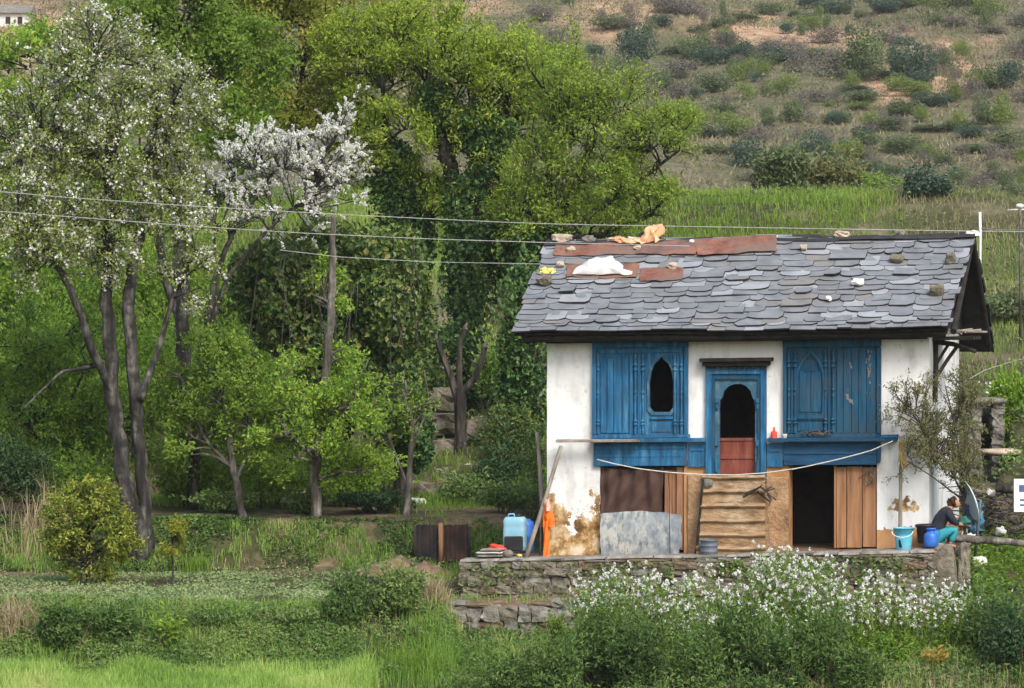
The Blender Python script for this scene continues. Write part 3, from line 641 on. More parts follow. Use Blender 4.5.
# willows
tree('willow_tree', 'broad yellow green willow with ivy covered trunks rising behind the thicket', 'tree', 90,
     [[(468, 350, .3), (466, 280, .27), (458, 200, .22), (440, 130, .15), (425, 60, .06)], [(466, 260, .2), (492, 180, .17), (505, 110, .1), (520, 50, .04)], [(400, 340, .2, 1), (398, 250, .17, 1), (392, 180, .13, 1), (385, 110, .08), (378, 50, .03)]],
     [(430, 60, 75, 52, 0, 2, 300), (380, 75, 50, 60, .5, 1.7, 190), (480, 95, 60, 60, 0, 1.9, 230), (520, 80, 50, 46, 0, 1.6, 160), (400, 145, 60, 42, 0, 1.6, 150), (455, 150, 50, 40, 0, 1.4, 120), (540, 130, 45, 50, .3, 1.4, 120), (355, 130, 40, 60, .6, 1.3, 130), (420, 205, 50, 36, .5, 1.2, 110), (470, 210, 44, 36, .3, 1.2, 90), (350, 60, 40, 50, .6, 1.2, 110)],
     m_barkd, l_willow, .095, 31, .36, .28, ivy=(l_ivy, [(466, 255, 30, 85, -.3, .9, 5200), (398, 195, 36, 50, .6, 1, 3800), (486, 140, 32, 46, -.2, .9, 3000), (505, 235, 38, 70, .4, 1, 4600), (420, 250, 22, 60, .6, .7, 2200), (440, 110, 30, 30, 0, .8, 1200)]), up=.42, limbs=6, axis_mix=.75)
tree('willow_tree', 'olive green willow fanning out beside the roof ridge with fine feathery twigs', 'tree', 86,
     [[(528, 345, .22), (530, 290, .2), (545, 240, .16), (575, 190, .1), (600, 120, .05)], [(540, 260, .13), (590, 215, .09), (640, 180, .05), (680, 150, .025)], [(538, 265, .1), (550, 180, .08), (555, 110, .04)], [(548, 240, .08), (600, 235, .05), (650, 215, .025)]],
     [(610, 125, 58, 50, 0, 1.6, 230), (650, 150, 42, 42, 0, 1.3, 150), (570, 130, 46, 56, 0, 1.5, 180), (600, 190, 58, 36, -.2, 1.3, 190), (650, 205, 38, 26, 0, 1, 100), (560, 215, 40, 40, 0, 1.2, 130), (540, 170, 34, 44, 0, 1.2, 110), (675, 130, 22, 28, 0, .8, 50), (520, 215, 36, 40, .2, 1.1, 100), (560, 90, 40, 40, .2, 1.1, 110), (590, 230, 60, 22, 0, 1, 90)],
     m_barkd, l_willow2, .088, 29, .34, .25, up=.45, limbs=6, axis_mix=.8, ivy=(l_ivy, [(528, 285, 24, 46, 0, .8, 2200), (545, 235, 26, 26, 0, .7, 1000)]))
# pole-like tree with pale trunk
tree('young_tree', 'slim tree with a bare pale trunk and a low skirt of fresh green leaves', 'tree', 75.6,
     [[(318, 556, .14), (317, 520, .11), (315, 480, .095), (322, 410, .085), (330, 330, .08), (333, 260, .07), (333, 215, .05)], [(318, 450, .05), (352, 400, .035, -.2), (368, 360, .02, -.3)], [(318, 460, .05), (285, 430, .035, -.2), (268, 400, .02, -.3)]],
     [(300, 440, 52, 40, -.3, 1.2, 100), (350, 420, 45, 45, -.3, 1.1, 95), (285, 395, 38, 38, -.2, 1, 65), (352, 468, 34, 22, -.2, .8, 45), (340, 360, 30, 34, 0, .8, 36), (322, 290, 22, 40, 0, .5, 18)],
     m_barkg, l_spring, .076, 34, .55, .2, limbs=3, lvs=.05)
tree('young_tree', 'leafy young tree with a thin leaning trunk on the bank right of the pear', 'tree', 76,
     [[(248, 565, .11), (243, 520, .085), (234, 470, .07), (226, 420, .05), (222, 370, .03)], [(236, 480, .04), (262, 430, .03), (272, 390, .02)], [(234, 470, .04), (205, 440, .03), (190, 400, .018)]],
     [(230, 400, 52, 44, 0, 1.2, 110), (200, 440, 45, 38, 0, 1, 80), (255, 430, 40, 36, 0, 1, 75), (215, 360, 36, 34, 0, .9, 60), (180, 395, 34, 40, .2, .9, 55)],
     m_barkg, l_fresh, .078, 34, .55, .19, limbs=3, lvs=.1)
tree('bare_sapling', 'slender grey tree with twisted nearly leafless twigs beside the rusty gate', 'tree', 76,
     [[(404, 562, .11), (406, 520, .075), (409, 480, .06), (413, 430, .045), (405, 380, .025)], [(409, 490, .035), (390, 440, .025), (377, 420, .015), (372, 380, .01)], [(411, 450, .03), (430, 405, .02), (424, 370, .012)]],
     [(405, 405, 34, 40, 0, .7, 46), (385, 430, 26, 34, 0, .6, 30), (425, 420, 20, 34, 0, .5, 26)],
     m_barkg, l_spring, .08, 5, .5, .12, limbs=3, twig_mat=m_barkg)
# pollarded stump
def pollard():
    d = 84; root = empty('pollard_stump', GP(458, d), 'dark pollarded trunk ending in three pale sawn stubs beside the rubble wall', 'tree stump')
    mb = MB()
    for s_ in ([(458, 470, .2), (460, 440, .16), (459, 405, .17), (460, 388, .14)], [(459, 405, .13), (449, 372, .1), (440, 350, .085), (436, 338, .07)], [(460, 395, .11), (459, 365, .08), (460, 345, .07), (465, 329, .055)], [(460, 395, .12), (474, 378, .09), (481, 362, .075), (485, 347, .06)], [(480, 365, .04), (470, 360, .03)], [(449, 372, .03), (436, 366, .02)]):
        pts = np.array([P(a[0], a[1], d) for a in s_]); pts[0, 2] -= .1 if s_[0][1] > 460 else 0
        mb.tube(pts, [a[2]*.8 for a in s_], 10, .2)
    mb.build('trunk', [m_barkd], root)
    for a, b_ in (((436, 338), (435.2, 335)), ((465, 329), (465.8, 325)), ((485, 347), (485.8, 343))):
        k = MB(); k.tube([P(*a, d), (P(*a, d)+P(*b_, d))/2, P(*b_, d)+np.array([.03, 0, .05])], [.058, .05, .012], 7, .2); k.build('cut_end', [m_barkg], root)
pollard()
# ivy thicket
root = empty('ivy_thicket', GP(330, 80), 'dense dark ivy smothered thicket with hanging stems behind the slim pale trunk', 'thicket')
for part, mat, bl in (('ivy', l_ivyb, [(330, 262, 78, 46, 0, 1.6, 12000), (272, 298, 46, 60, 0, 1.4, 7600), (388, 300, 46, 74, 0, 1.5, 10500), (330, 345, 66, 66, .3, 1.4, 9000), (395, 390, 36, 56, 0, 1.1, 4200)]), ('understorey_leaves', l_ivy, [(330, 400, 70, 50, .6, 1.2, 5200), (415, 430, 26, 40, .6, 1, 1800)])):
    cs = []; ns = []
    for (cx, cy, rx, ry, dd, rd, nn) in bl:
        a, b_ = cloud(P(cx, cy, 80+dd), np.array([rx/F*80*1.08, rd, ry/F*80*1.08]), nn, 16); cs.append(a); ns.append(b_)
    c_ = np.concatenate(cs); n_ = np.concatenate(ns); n = len(c_)
    leaves_obj(part, c_, .125*rng.uniform(.6, 1.4, n), rdir(n)+np.array([0, 0, -.5]), n_+rdir(n)*.6, np.clip(rng.normal(.42, .25, n)+.25*(fbm(c_[:, 0]*1.5, c_[:, 2]*1.5, 5, 3)-.5), 0, 1), mat, root, .75)
N = 26; a = np.stack([P(px, py, 79+random.uniform(-1.6, .4)) for px, py in zip(rng.uniform(255, 425, N), rng.uniform(235, 320, N))]); e = a+np.stack([rng.normal(0, .2, N), rng.normal(0, .1, N), -rng.uniform(.6, 2.6, N)], -1)
V, Q = tubes(fit(a, e, 6, .09), np.full((N, 6), .011), 4); np_mesh('hanging_stem', V, [Q], m_barkd, root)
mb = MB(); mb.tube([P(345, 470, 80.5)+np.array([0, 0, -.8]), P(340, 380, 80.5), P(350, 300, 80.5), P(345, 240, 80.5)], [.2, .17, .13, .08], 9, .08); mb.tube([P(400, 470, 80.5)+np.array([0, 0, -.8]), P(402, 380, 80.5), P(392, 300, 80.5)], [.14, .12, .07], 8, .08); mb.build('trunk', [m_barkd], root)

# citrus and sapling in the field
tree('citrus_tree', 'compact round citrus tree with yellow green leaves standing in the seedling field', 'tree', 71.3,
     [[(88, 604, .06), (88, 585, .05), (89, 560, .045), (88, 530, .035), (90, 500, .02)]],
     [(88, 556, 40, 28, 0, .75, 90), (68, 528, 27, 32, 0, .6, 70), (105, 520, 30, 34, -.1, .65, 80), (84, 500, 30, 24, 0, .55, 60), (115, 545, 20, 26, 0, .4, 40), (62, 556, 18, 24, 0, .4, 40)],
     m_barkd, l_citrus, .075, 24, .5, .15, limbs=3, lvs=.0)
tree('sapling', 'tiny yellow leaved sapling on a thin stem next to the round citrus tree', 'sapling', 71.5,
     [[(173, 606, .025), (173, 580, .02), (172, 555, .018), (173, 530, .01)]], [(172, 540, 15, 19, 0, .3, 42), (176, 532, 10, 12, 0, .2, 20)], m_bark, l_yell, .075, 15, .5, .1, limbs=2)
# leafy background trees on the far left
tree('spring_tree', 'light green bushy tree at the left edge below the pear branches', 'tree', 79,
     [[(28, 520, .14), (30, 460, .11), (34, 400, .08), (30, 340, .05)], [(32, 440, .06), (70, 400, .04), (85, 370, .02)]],
     [(30, 425, 52, 54, 0, 1.3, 150), (85, 430, 42, 48, 0, 1.1, 110), (20, 350, 46, 46, 0, 1.2, 100), (60, 470, 50, 30, -.2, 1, 80), (75, 350, 36, 40, .2, .9, 65)],
     m_bark, l_bright, .082, 36, .55, .24, limbs=4)
tree('spring_tree', 'pale olive green tree filling the gap behind the pear at the left edge', 'tree', 96,
     [[(60, 400, .18), (58, 300, .15), (50, 200, .1), (45, 110, .05)], [(58, 300, .08), (110, 220, .06), (140, 150, .03)]],
     [(25, 75, 60, 60, 0, 1.8, 200), (30, 150, 60, 66, 0, 1.8, 200), (40, 250, 64, 64, 0, 1.8, 200), (110, 200, 60, 66, .5, 1.6, 200), (110, 90, 60, 66, .5, 1.6, 180), (15, 330, 56, 50, 0, 1.4, 130), (125, 310, 60, 56, .5, 1.4, 140)],
     m_bark, l_spring, .105, 34, .55, .3, limbs=4, lvs=.1)

# bushes near the house and fields
B = bush
B('shrub', 'large dark green shrub under the slate roof eave on the slope', 'shrub', 502, 80.5, 1.5, 1.3, 2600, l_dark, .1)
B('shrub', 'brown twiggy shrub pressed against the whitewashed wall edge', 'shrub', 535, 77.5, .75, 2.0, 1300, l_ivyb, .07)
B('shrub', 'tall dark ivy bush directly behind the end of the slate roof', 'shrub', 522, 84, 1.3, 3.4, 5200, l_ivy, .115, .75)
B('shrub', 'dark rounded bush at the foot of the pale trunk and gate', 'shrub', 375, 77.0, 1.5, .42, 1700, l_dark, .1)
B('shrub', 'low bush of mid green leaves on the bank below the leaning young tree', 'shrub', 225, 77.0, 1.3, .42, 1300, l_weed, .1)
B('shrub', 'dark green bush on the bank just below the slim pale trunk', 'shrub', 305, 77.0, 1.2, .42, 1300, l_nettle, .1)
B('shrub', 'bushy green undergrowth shrub between pear trunk and leaning young tree', 'shrub', 190, 78.5, 1.8, 1.4, 2600, l_fresh, .11)
B('shrub', 'fresh green shrub behind the round citrus tree', 'shrub', 85, 76.5, 2.0, 1.1, 2400, l_bright, .1)
B('shrub', 'dark green shrub at the left edge beside the citrus tree', 'shrub', 15, 76, 1.5, 1.4, 2200, l_dark, .1)
B('shrub', 'yellow green shrub in the gap between the pollard and slate roof', 'shrub', 492, 86, 1.0, 1.25, 2600, l_wheat, .1, zoff=.9)
B('shrub', 'mid green shrub in the shade of the leaning young tree', 'shrub', 270, 78.5, 2.2, 1.3, 2800, l_fresh, .11)
B('shrub', 'rounded green shrub under the ivy thicket and behind the pale trunk', 'shrub', 350, 79, 1.9, 1.2, 2600, l_spring, .11)
B('shrub', 'thick deep green bush below the seedling field nearest the wheat', 'shrub', 66, 65.3, 1.0, 0.74, 2800, l_nettle, .085)
B('shrub', 'broad leafy bush right of the deep green one above the wheat', 'shrub', 118, 65.5, 1.0, 0.58, 2200, l_nettle, .085)
B('shrub', 'upright light green plant with long leaves amid the bank weeds', 'plant', 168, 65.2, .45, .6, 420, l_fresh, .12, .35, lvs=.1)
B('shrub', 'tall bright green bush above the wheat where the field ends', 'shrub', 400, 66.3, 1.05, 0.86, 3600, l_weed, .08, lvs=.15)
B('shrub', 'wide dark green bush left of the bright one where the field ends', 'shrub', 352, 66.0, 1.1, 0.74, 3200, l_nettle, .08)
B('shrub', 'low leafy weed patch bush midway along the bank under the field', 'shrub', 285, 66, 1.5, 0.22, 800, l_weed, .08)
B('shrub', 'low dark weed bush on the bank behind the tiny yellow sapling', 'shrub', 205, 66, 1.3, 0.22, 800, l_nettle, .08)
UG = 'light green leafy shrub in the undergrowth behind the pear trunks'
for (px, d, w, h, lf) in [(15, 84, 2.6, 2.4, l_bright), (60, 88, 2.8, 2.6, l_spring), (110, 83, 2.2, 2.0, l_fresh), (150, 87, 2.4, 2.6, l_spring), (195, 84, 2.2, 2.4, l_bright), (235, 88, 2.4, 2.6, l_fresh), (275, 83.5, 2.0, 2.0, l_spring), (85, 94, 3.2, 2.8, l_bright), (170, 95, 3.0, 2.8, l_spring), (20, 98, 3.4, 3.0, l_spring), (240, 97, 2.8, 2.2, l_fresh)]:
    B('shrub', UG, 'shrub', px, d, w, h, 5200, lf, .11, .55, 18, 'light green shrubs behind the pear trunks')
B('shrub', 'dark leafy bush filling the hollow right behind the pollarded stump', 'shrub', 465, 88.5, 2.2, 2.4, 5200, l_ivy, .11, .7, 16)
B('shrub', 'dark green bush left of the pollarded stump above the rocks', 'shrub', 428, 87, 1.3, 1.6, 2800, l_ivyb, .1, .7, 14)
B('shrub', 'brownish scrub bush on the slope between pollard and roof end', 'shrub', 510, 83, 1.5, 1.1, 2200, l_ivyb, .08, .6, 14)
B('shrub', 'weedy green bush beside the rocks under the pollard', 'shrub', 470, 80, 1.5, .6, 1900, l_weed, .09)
B('shrub', 'weedy bush hanging over the bank by the round tan boulder', 'shrub', 505, 76.5, 1.3, .6, 1800, l_weed, .09)
# straw tufts
def tuft(name, label, px, d, n, h, w, mat, lean=.5, group=None):
    b0 = GP(px, d); root = empty(name, b0, label, 'grass tuft', group)
    p = np.repeat(b0[None], n, 0); p[:, 0] += rng.normal(0, w, n); p[:, 1] += rng.normal(0, w, n); p[:, 2] = gz(p[:, 0], p[:, 1])
    blades_obj('blades', p, h*rng.uniform(.5, 1.1, n), lean, .014, rng.uniform(0, 1, n), mat, root)
tuft('dry_grass_tuft', 'pale dry grass tuft spilling down beside the end of the stone wall', 430, 67, 420, .75, .16, l_straw, .8)
tuft('dry_grass_tuft', 'heap of pale dry stalks at the left edge above the wheat', 12, 65.8, 600, .6, .22, l_straw, 1.0)
tuft('grass_tuft', 'lush bright green grass clump at the corner below the stone wall', 415, 64.5, 900, .5, .3, l_bright, .5)
tuft('grass_tuft', 'bright green grass clump on the slope above the blue drum', 530, 79, 700, .5, .35, l_bright, .5)
tuft('grass_tuft', 'small grass clump on the bank between sapling and trunk of the leaning tree', 195, 74, 260, .4, .12, l_bright, .4)
tuft('dry_grass_tuft', 'dry broken maize stalks at the foot of the bank near the citrus tree', 40, 75, 160, 1.0, .3, l_straw, .5)

# nettles and white flowers below the terrace
NL = 'dark green nettle bush in the thicket below the white flowers and stone terrace'
for i, (px, d, w, h) in enumerate([(470, 63.0, .9, .75), (510, 63.6, 1.1, 1.0), (555, 63.5, 1.1, 1.05), (600, 64.3, 1.15, 1.35), (640, 63.6, 1.2, 1.35), (690, 63.2, 1.2, 1.25), (735, 63.8, 1.2, 1.3), (780, 63.2, 1.1, 1.15), (820, 63.6, 1.0, 1.1), (655, 62.2, 1.2, .85), (745, 62.2, 1.2, .85), (575, 62.2, 1.1, .8), (860, 63.0, .9, .75)]):
    B('nettle_bush', NL, 'bush', px, d, w, h, 3400, l_nettle, .085, .45, 16, 'nettle bushes below the terrace', lvs=random.uniform(-.1, .12), zoff=.04)
B('shrub', 'deep green rounded bush at the right edge below the garden greens', 'shrub', 985, 65.2, 1.3, 1.1, 3000, l_nettle, .085)
B('shrub', 'dark low bush in the lower right corner beyond the white flowers', 'shrub', 1015, 64, 1.1, 1.1, 2400, l_dark, .085)
B('shrub', 'light green leafy plant below the yellow leaved one and white flowers', 'plant', 893, 64.3, .55, .6, 800, l_bright, .09)
B('yellowing_plant', 'low plant with orange yellow leaves at the foot of the white flowers', 'plant', 935, 64.4, .4, .25, 150, LEAF('orange_leaf', [(.24, .16, .03), (.36, .25, .05), (.26, .28, .06)], .3), .12, .6)
B('shrub', 'green creeper clump growing on the lower stone wall', 'plant', 556, 67.1, .35, .5, 500, l_fresh, .07)
def radish(px, d, w, h, n, fl):
    b0 = GP(px, d); root = empty('flowering_radish', b0, 'tall radish plant topped with small white flowers below the stone terrace', 'flowers', 'white flowering radish plants below the terrace')
    a = np.repeat(b0[None], n, 0)+rng.normal(0, .2, (n, 3))*np.array([w, w, 0]); e = a+np.stack([rng.normal(0, .3, n)*w, rng.normal(0, .3, n)*w, rng.uniform(.6, 1.12, n)*h], -1)
    Pth = fit(a, e, 4, .06); V, Q = tubes(Pth, np.linspace(1, .5, 4)[None]*np.full((n, 1), .008), 3)
    np_mesh('stem', np.concatenate([V]), [Q], LS, root, {'lv': np.full(len(V), .6)})
    def al(k, lo, hi, sp):
        N = n*k; ii = np.repeat(np.arange(n), k); t_ = rng.uniform(lo, hi, N)*3; i0 = np.minimum(t_.astype(int), 2); fr = (t_-i0)[:, None]
        return Pth[ii, i0]*(1-fr)+Pth[ii, i0+1]*fr+rdir(N)*(rng.uniform(0, 1, N)*sp)[:, None]
    c_ = al(44, .0, .95, .16); N = len(c_); leaves_obj('foliage', c_, .075*rng.uniform(.5, 1.5, N), rdir(N), rdir(N)+np.array([0, -.2, .7]), np.clip(rng.normal(.5, .22, N), 0, 1), l_bright if random.random() < .55 else l_fresh, root, .45)
    # flower heads: clusters of four-petalled flowers
    hd = np.concatenate([e+rdir(n)*.03]+[al(fl, .66, 1.0, .15)]); k = 7
    c_ = np.repeat(hd, k, 0)+rdir(len(hd)*k)*.024; N = len(c_)
    leaves_obj('blossom', c_, .042*rng.uniform(.6, 1.3, N), rdir(N), rdir(N), rng.uniform(0, 1, N), l_wht, root, .85)
LS = l_bright
for (px, d, w, h, n, fl) in [(590, 65.9, .8, 1.1, 22, 3), (618, 65.6, .9, 1.25, 26, 3), (650, 65.6, .9, 1.25, 28, 4), (682, 65.5, .9, 1.15, 26, 4), (715, 65.2, .9, 1.15, 24, 3), (742, 65.6, .8, 1.3, 22, 3), (770, 65.4, .9, 1.5, 30, 4), (800, 65.4, .9, 1.45, 30, 4), (828, 65.1, .9, 1.35, 28, 4), (855, 65.0, .7, 1.05, 16, 3), (885, 65.2, .8, 1.15, 22, 4), (915, 65.2, .8, 1.05, 20, 4), (945, 65.4, .8, 1.0, 18, 4), (968, 65.6, .6, .8, 10, 3), (700, 64.4, .9, .95, 14, 3), (762, 64.2, .9, .9, 14, 3)]:
    radish(px, d, w, h*1.22, int(n*1.3), fl)
# straggling olive-like shrub before the house corner
tree('olive_shrub', 'straggly thin leaved shrub in front of the whitewashed house corner', 'shrub', 68.7,
     [[(966, 548, .035), (963, 490, .03), (956, 430, .02, -.3), (945, 385, .01, -.5)], [(964, 505, .02), (975, 450, .018), (970, 400, .01)], [(963, 495, .02), (940, 450, .015, -.5), (910, 410, .008, -.8)], [(963, 500, .02), (930, 475, .012, -.7), (905, 460, .006, -.8)]],
     [(938, 425, 42, 50, -.55, .5, 170), (962, 425, 32, 56, 0, .5, 170), (922, 455, 32, 34, -.7, .4, 90), (962, 472, 26, 32, 0, .5, 130), (908, 405, 22, 34, -.8, .25, 60), (945, 455, 30, 36, -.4, .45, 120)],
     m_barkg, l_olive, .05, 13, .4, .1, twig_r=.006, up=.35, limbs=4, twig_mat=m_barkg)
B('shrub', 'leafy green bush at the right edge beside the ruined stone pier', 'shrub', 1012, 77, 1.0, 1.3, 2000, l_spring, .1)
B('shrub', 'mossy yellow green bush behind the satellite dish', 'shrub', 968, 73.5, .8, .9, 1400, l_olive, .07)
B('shrub', 'round green bush on the slope uphill from the gable', 'shrub', 1005, 84, 1.2, .9, 1400, l_fresh, .1)
B('shrub', 'flat dark shrub on the grassy slope near the roof gable', 'shrub', 1008, 96, 2.2, .8, 1600, l_hillg, .13)
B('white_flowering_bush', 'sprawling bush sprinkled with white flowers uphill of the stone pier', 'bush', 1005, 79, 1.3, .6, 900, l_fresh, .09)
# dark scrub on the crest of the upper terrace
B('shrub', 'grey green thorny bush on the crest above the slate roof', 'shrub', 786, 117.5, 1.9, 1.5, 2600, l_hillg, .17)
B('shrub', 'yellowish round bush beside the thorny one on the terrace crest', 'shrub', 836, 118, 2.0, 1.3, 2400, l_olive, .16)
B('shrub', 'dark bush at the end of the upper terrace near the white post', 'shrub', 926, 113, 1.6, .9, 1500, l_hilld, .15)
rb = B('white_flowering_bush', 'small bush dotted with white flowers at the end of the terrace crest', 'bush', 878, 117, 1.2, .7, 800, l_fresh, .13)
def dots(px, py, rx, ry, d, n, s): 
    c_ = np.array([P(px+random.gauss(0, rx), py+random.gauss(0, ry), d+random.uniform(-.3, .3)) for _ in range(n)]); return c_
for rt, args in ((rb, (878, 197, 9, 5, 116.6, 60, .12)),):
    c_ = dots(*args); leaves_obj('blossom', c_, .12, rdir(len(c_)), rdir(len(c_)), rng.uniform(0, 1, len(c_)), l_wht, rt, .9)
for o in [o for o in COL.objects if o.name.startswith('white_flowering_bush') and 'stone pier' in o.get('label', '')]:
    c_ = dots(1003, 392, 14, 5, 78.4, 70, .07); leaves_obj('blossom', c_, .07, rdir(len(c_)), rdir(len(c_)), rng.uniform(0, 1, len(c_)), l_wht, o, .9)

# far hillside scrub: a few shapes, each bush an object of its own
def proto(name, mat, n, size, lobes, stems=True):
    c_, n_ = cloud(np.array([0, 0, .48]), np.array([.62, .6, .56]), n, lobes); ok = c_[:, 2] > 0; c_, n_ = c_[ok], n_[ok]; n = len(c_)
    V, Q = leaf_arrays(c_, size*rng.uniform(.5, 1.4, n), rdir(n)+np.array([0, 0, .4]), n_+rdir(n)*.8, .6)
    o = np_mesh(name, V, [Q], mat, None, {'lv': np.repeat(np.clip(rng.normal(.42, .22, n), 0, 1), 4)}, origin=(0, 0, 0))
    return o
PR = {k: [proto(nm, mt, nn, sz, lb) for lb in (8, 12, 18)] for k, (nm, mt, nn, sz) in dict(d=('scrub_bush', l_hilld, 2400, .06), g=('scrub_bush', l_hillg, 2100, .06), y=('scrub_bush', l_hilly, 1800, .06), b=('bare_scrub', l_hillb, 1500, .055)).items()}
GL = {'d': 'dark blue green scrub bush dotted on the far dry hillside', 'g': 'grey green scrub bush dotted on the far dry hillside', 'y': 'yellow green scrub bush dotted on the far dry hillside', 'b': 'grey leafless scrub bush dotted on the far dry hillside'}
GG = {'d': 'dark scrub bushes on the far hillside', 'g': 'grey green scrub bushes on the far hillside', 'y': 'yellow green scrub bushes on the far hillside', 'b': 'leafless scrub bushes on the far hillside'}
used = set()
def hill(px, py):
    """depth at which the line of sight through this spot of the slope meets the ground"""
    ds = np.arange(128, 560, .8); r_ = ray(px, py); z = 5+r_[2]*ds; gg = gz(r_[0]*ds, ds-70)
    k = np.argmax(gg > z); return ds[k] if (gg > z).any() else 380
def hb(px, py, wpx, hpx, k, label=None):
    """bush whose foot meets the slope at that spot"""
    d = hill(px, py); p = GP(px, d); w = wpx/F*d; h = hpx/F*d
    o = random.choice(PR[k]); sc_ = (w/1.15, w/1.15*random.uniform(.8, 1.1), h/.98)
    if o.name not in used: used.add(o.name); c_ = o
    else: c_ = o.copy(); COL.objects.link(c_)
    c_.location = (p[0], p[1], p[2]-.05*h); c_.scale = sc_; c_.rotation_euler = (0, 0, random.uniform(0, 6.28))
    tag(c_, label or GL[k], 'bush', None if label else GG[k])
    if label:
        for key in ('group',):
            if key in c_: del c_[key]
hb(636, 68, 52, 50, 'd', 'big round dark bush standing alone below the reddish earth scar')
hb(752, 168, 60, 38, 'd', 'wide blue green bush just above the light green upper terrace')
hb(812, 165, 40, 42, 'd', 'upright blue green bush beside the wide one above the upper terrace')
hb(735, 138, 52, 26, 'y', 'yellow green spreading bush uphill of the wide blue green bush')
hb(868, 80, 70, 52, 'g', 'broad green bush in the thicket under the eroded earth face')
hb(912, 84, 60, 54, 'd', 'dark broad bush at the end of the thicket under the eroded earth face')
for (px, py, w, h, k) in [(830, 78, 60, 34, 'b'), (800, 72, 50, 28, 'b'), (705, 66, 40, 24, 'd'), (742, 62, 34, 26, 'd'), (690, 62, 40, 30, 'g'), (745, 82, 30, 26, 'y'), (780, 96, 34, 24, 'y'), (850, 92, 30, 20, 'y'), (905, 98, 40, 22, 'y'), (700, 140, 46, 34, 'y'), (770, 60, 40, 26, 'b'), (660, 92, 40, 26, 'g'), (610, 100, 50, 26, 'b'), (590, 76, 40, 24, 'b'), (650, 120, 50, 26, 'b'), (845, 165, 34, 28, 'y'), (920, 122, 24, 18, 'y'), (900, 116, 22, 16, 'y'), (915, 152, 28, 18, 'g'), (930, 158, 20, 16, 'y'), (960, 130, 26, 22, 'y'), (1000, 132, 34, 40, 'y'), (980, 126, 30, 30, 'g'), (1012, 88, 40, 34, 'd'), (985, 90, 50, 30, 'g'), (970, 100, 40, 24, 'b'), (930, 12, 40, 18, 'y'), (985, 16, 44, 22, 'y'), (960, 8, 40, 20, 'g'), (808, 26, 26, 16, 'd'), (785, 34, 22, 14, 'd'), (1005, 190, 34, 22, 'g'), (985, 205, 30, 20, 'y'), (960, 185, 40, 18, 'g'), (890, 190, 30, 16, 'g'), (870, 205, 26, 16, 'g'), (890, 132, 20, 16, 'g'), (870, 132, 28, 14, 'b'), (835, 125, 26, 16, 'd'), (795, 122, 40, 20, 'g'), (770, 128, 26, 14, 'g'), (725, 108, 24, 14, 'b'), (555, 50, 40, 24, 'b'), (540, 22, 50, 20, 'b'), (690, 18, 50, 16, 'b'), (770, 15, 40, 14, 'g'), (950, 215, 26, 16, 'd'), (1000, 222, 30, 14, 'g')]: hb(px, py, w, h, k)
for _ in range(270):
    px = rng.uniform(560, 1030); py = rng.uniform(2, 205)
    if px < 700 and py > 130: continue
    hb(px, py, rng.uniform(10, 56), rng.uniform(7, 22), random.choice('ggggyybbbd'))
for _ in range(36): hb(rng.uniform(-260, 560), rng.uniform(10, 200), rng.uniform(14, 50), rng.uniform(8, 22), random.choice('ggyybd'))
for k in PR:
    for o in PR[k]:
        if o.name not in used: bpy.data.objects.remove(o)
# ------------------------------------------------------------------ the house
def U_(px, py=450, v=0): return hp(px, py, v)[0]
def W_(py, px=700, v=0): return hp(px, py, v)[1]
house = empty('stone_house', HO, 'old two storey whitewashed stone house with carved blue woodwork and a slate roof', 'house')
HD = 5.0; U1 = U_(929)
WT = .42
# whitewash that has come off low down: masks in metres on the wall
m_wall, t, b = nt('whitewash')
def attn(n): a = node(t, 'ShaderNodeAttribute', attribute_name=n); return a.outputs['Fac']
na = noise_tex(t, 3.2, 9, rough=.65); ne = noise_tex(t, 2.6, 10, rough=.7); nb = noise_tex(t, 9, 8); nc = noise_tex(t, 1.3, 6); nd = noise_tex(t, 2.1, 8, (1.6, 1.6, .5))
white = ramp(t, [(.25, (.36, .345, .32)), (.38, (.54, .545, .54)), (.5, (.66, .675, .68)), (.8, (.71, .725, .735))], nd.outputs['Fac']).outputs[0]
white = mixc(t, ramp(t, [(.62, (0, 0, 0)), (.7, (.7, .7, .7))], nb.outputs['Fac']).outputs[0], white, (.45, .4, .32))
och = ramp(t, [(.38, (.09, .052, .022)), (.45, (.2, .115, .045)), (.5, (.34, .215, .095)), (.55, (.5, .38, .22)), (.62, (.58, .51, .38))], ne.outputs['Fac']).outputs[0]
mud = ramp(t, [(.3, (.24, .125, .055)), (.5, (.42, .23, .11)), (.7, (.52, .32, .17))], nc.outputs['Fac']).outputs[0]
def mask(name, nz, amp=1.1):
    m1 = node(t, 'ShaderNodeMath', operation='MULTIPLY_ADD'); t.links.new(nz, m1.inputs[0]); m1.inputs[1].default_value = amp; t.links.new(attn(name), m1.inputs[2])
    return ramp(t, [(.47+amp*.5, (0, 0, 0)), (.53+amp*.5, (1, 1, 1))], m1.outputs[0]).outputs[0]
# ramps stop at 1: shift down
def mask(name, nz, amp=1.1):
    m1 = node(t, 'ShaderNodeMath', operation='MULTIPLY_ADD'); t.links.new(nz, m1.inputs[0]); m1.inputs[1].default_value = amp; t.links.new(attn(name), m1.inputs[2])
    m2 = node(t, 'ShaderNodeMath', operation='MULTIPLY_ADD'); t.links.new(m1.outputs[0], m2.inputs[0]); m2.inputs[1].default_value = 22; m2.inputs[2].default_value = .5-22*(.5+amp*.5); m2.use_clamp = True
    return m2.outputs[0]
c_ = mixc(t, mask('ochre', na.outputs['Fac'], 2.2), white, och); c_ = mixc(t, mask('mud', nb.outputs['Fac'], .5), c_, mud)
t.links.new(c_, b.inputs['Base Color']); b.inputs['Roughness'].default_value = .95; b.inputs['Specular IOR Level'].default_value = .1
bp = node(t, 'ShaderNodeBump'); bp.inputs['Strength'].default_value = .55; bp.inputs['Distance'].default_value = .03
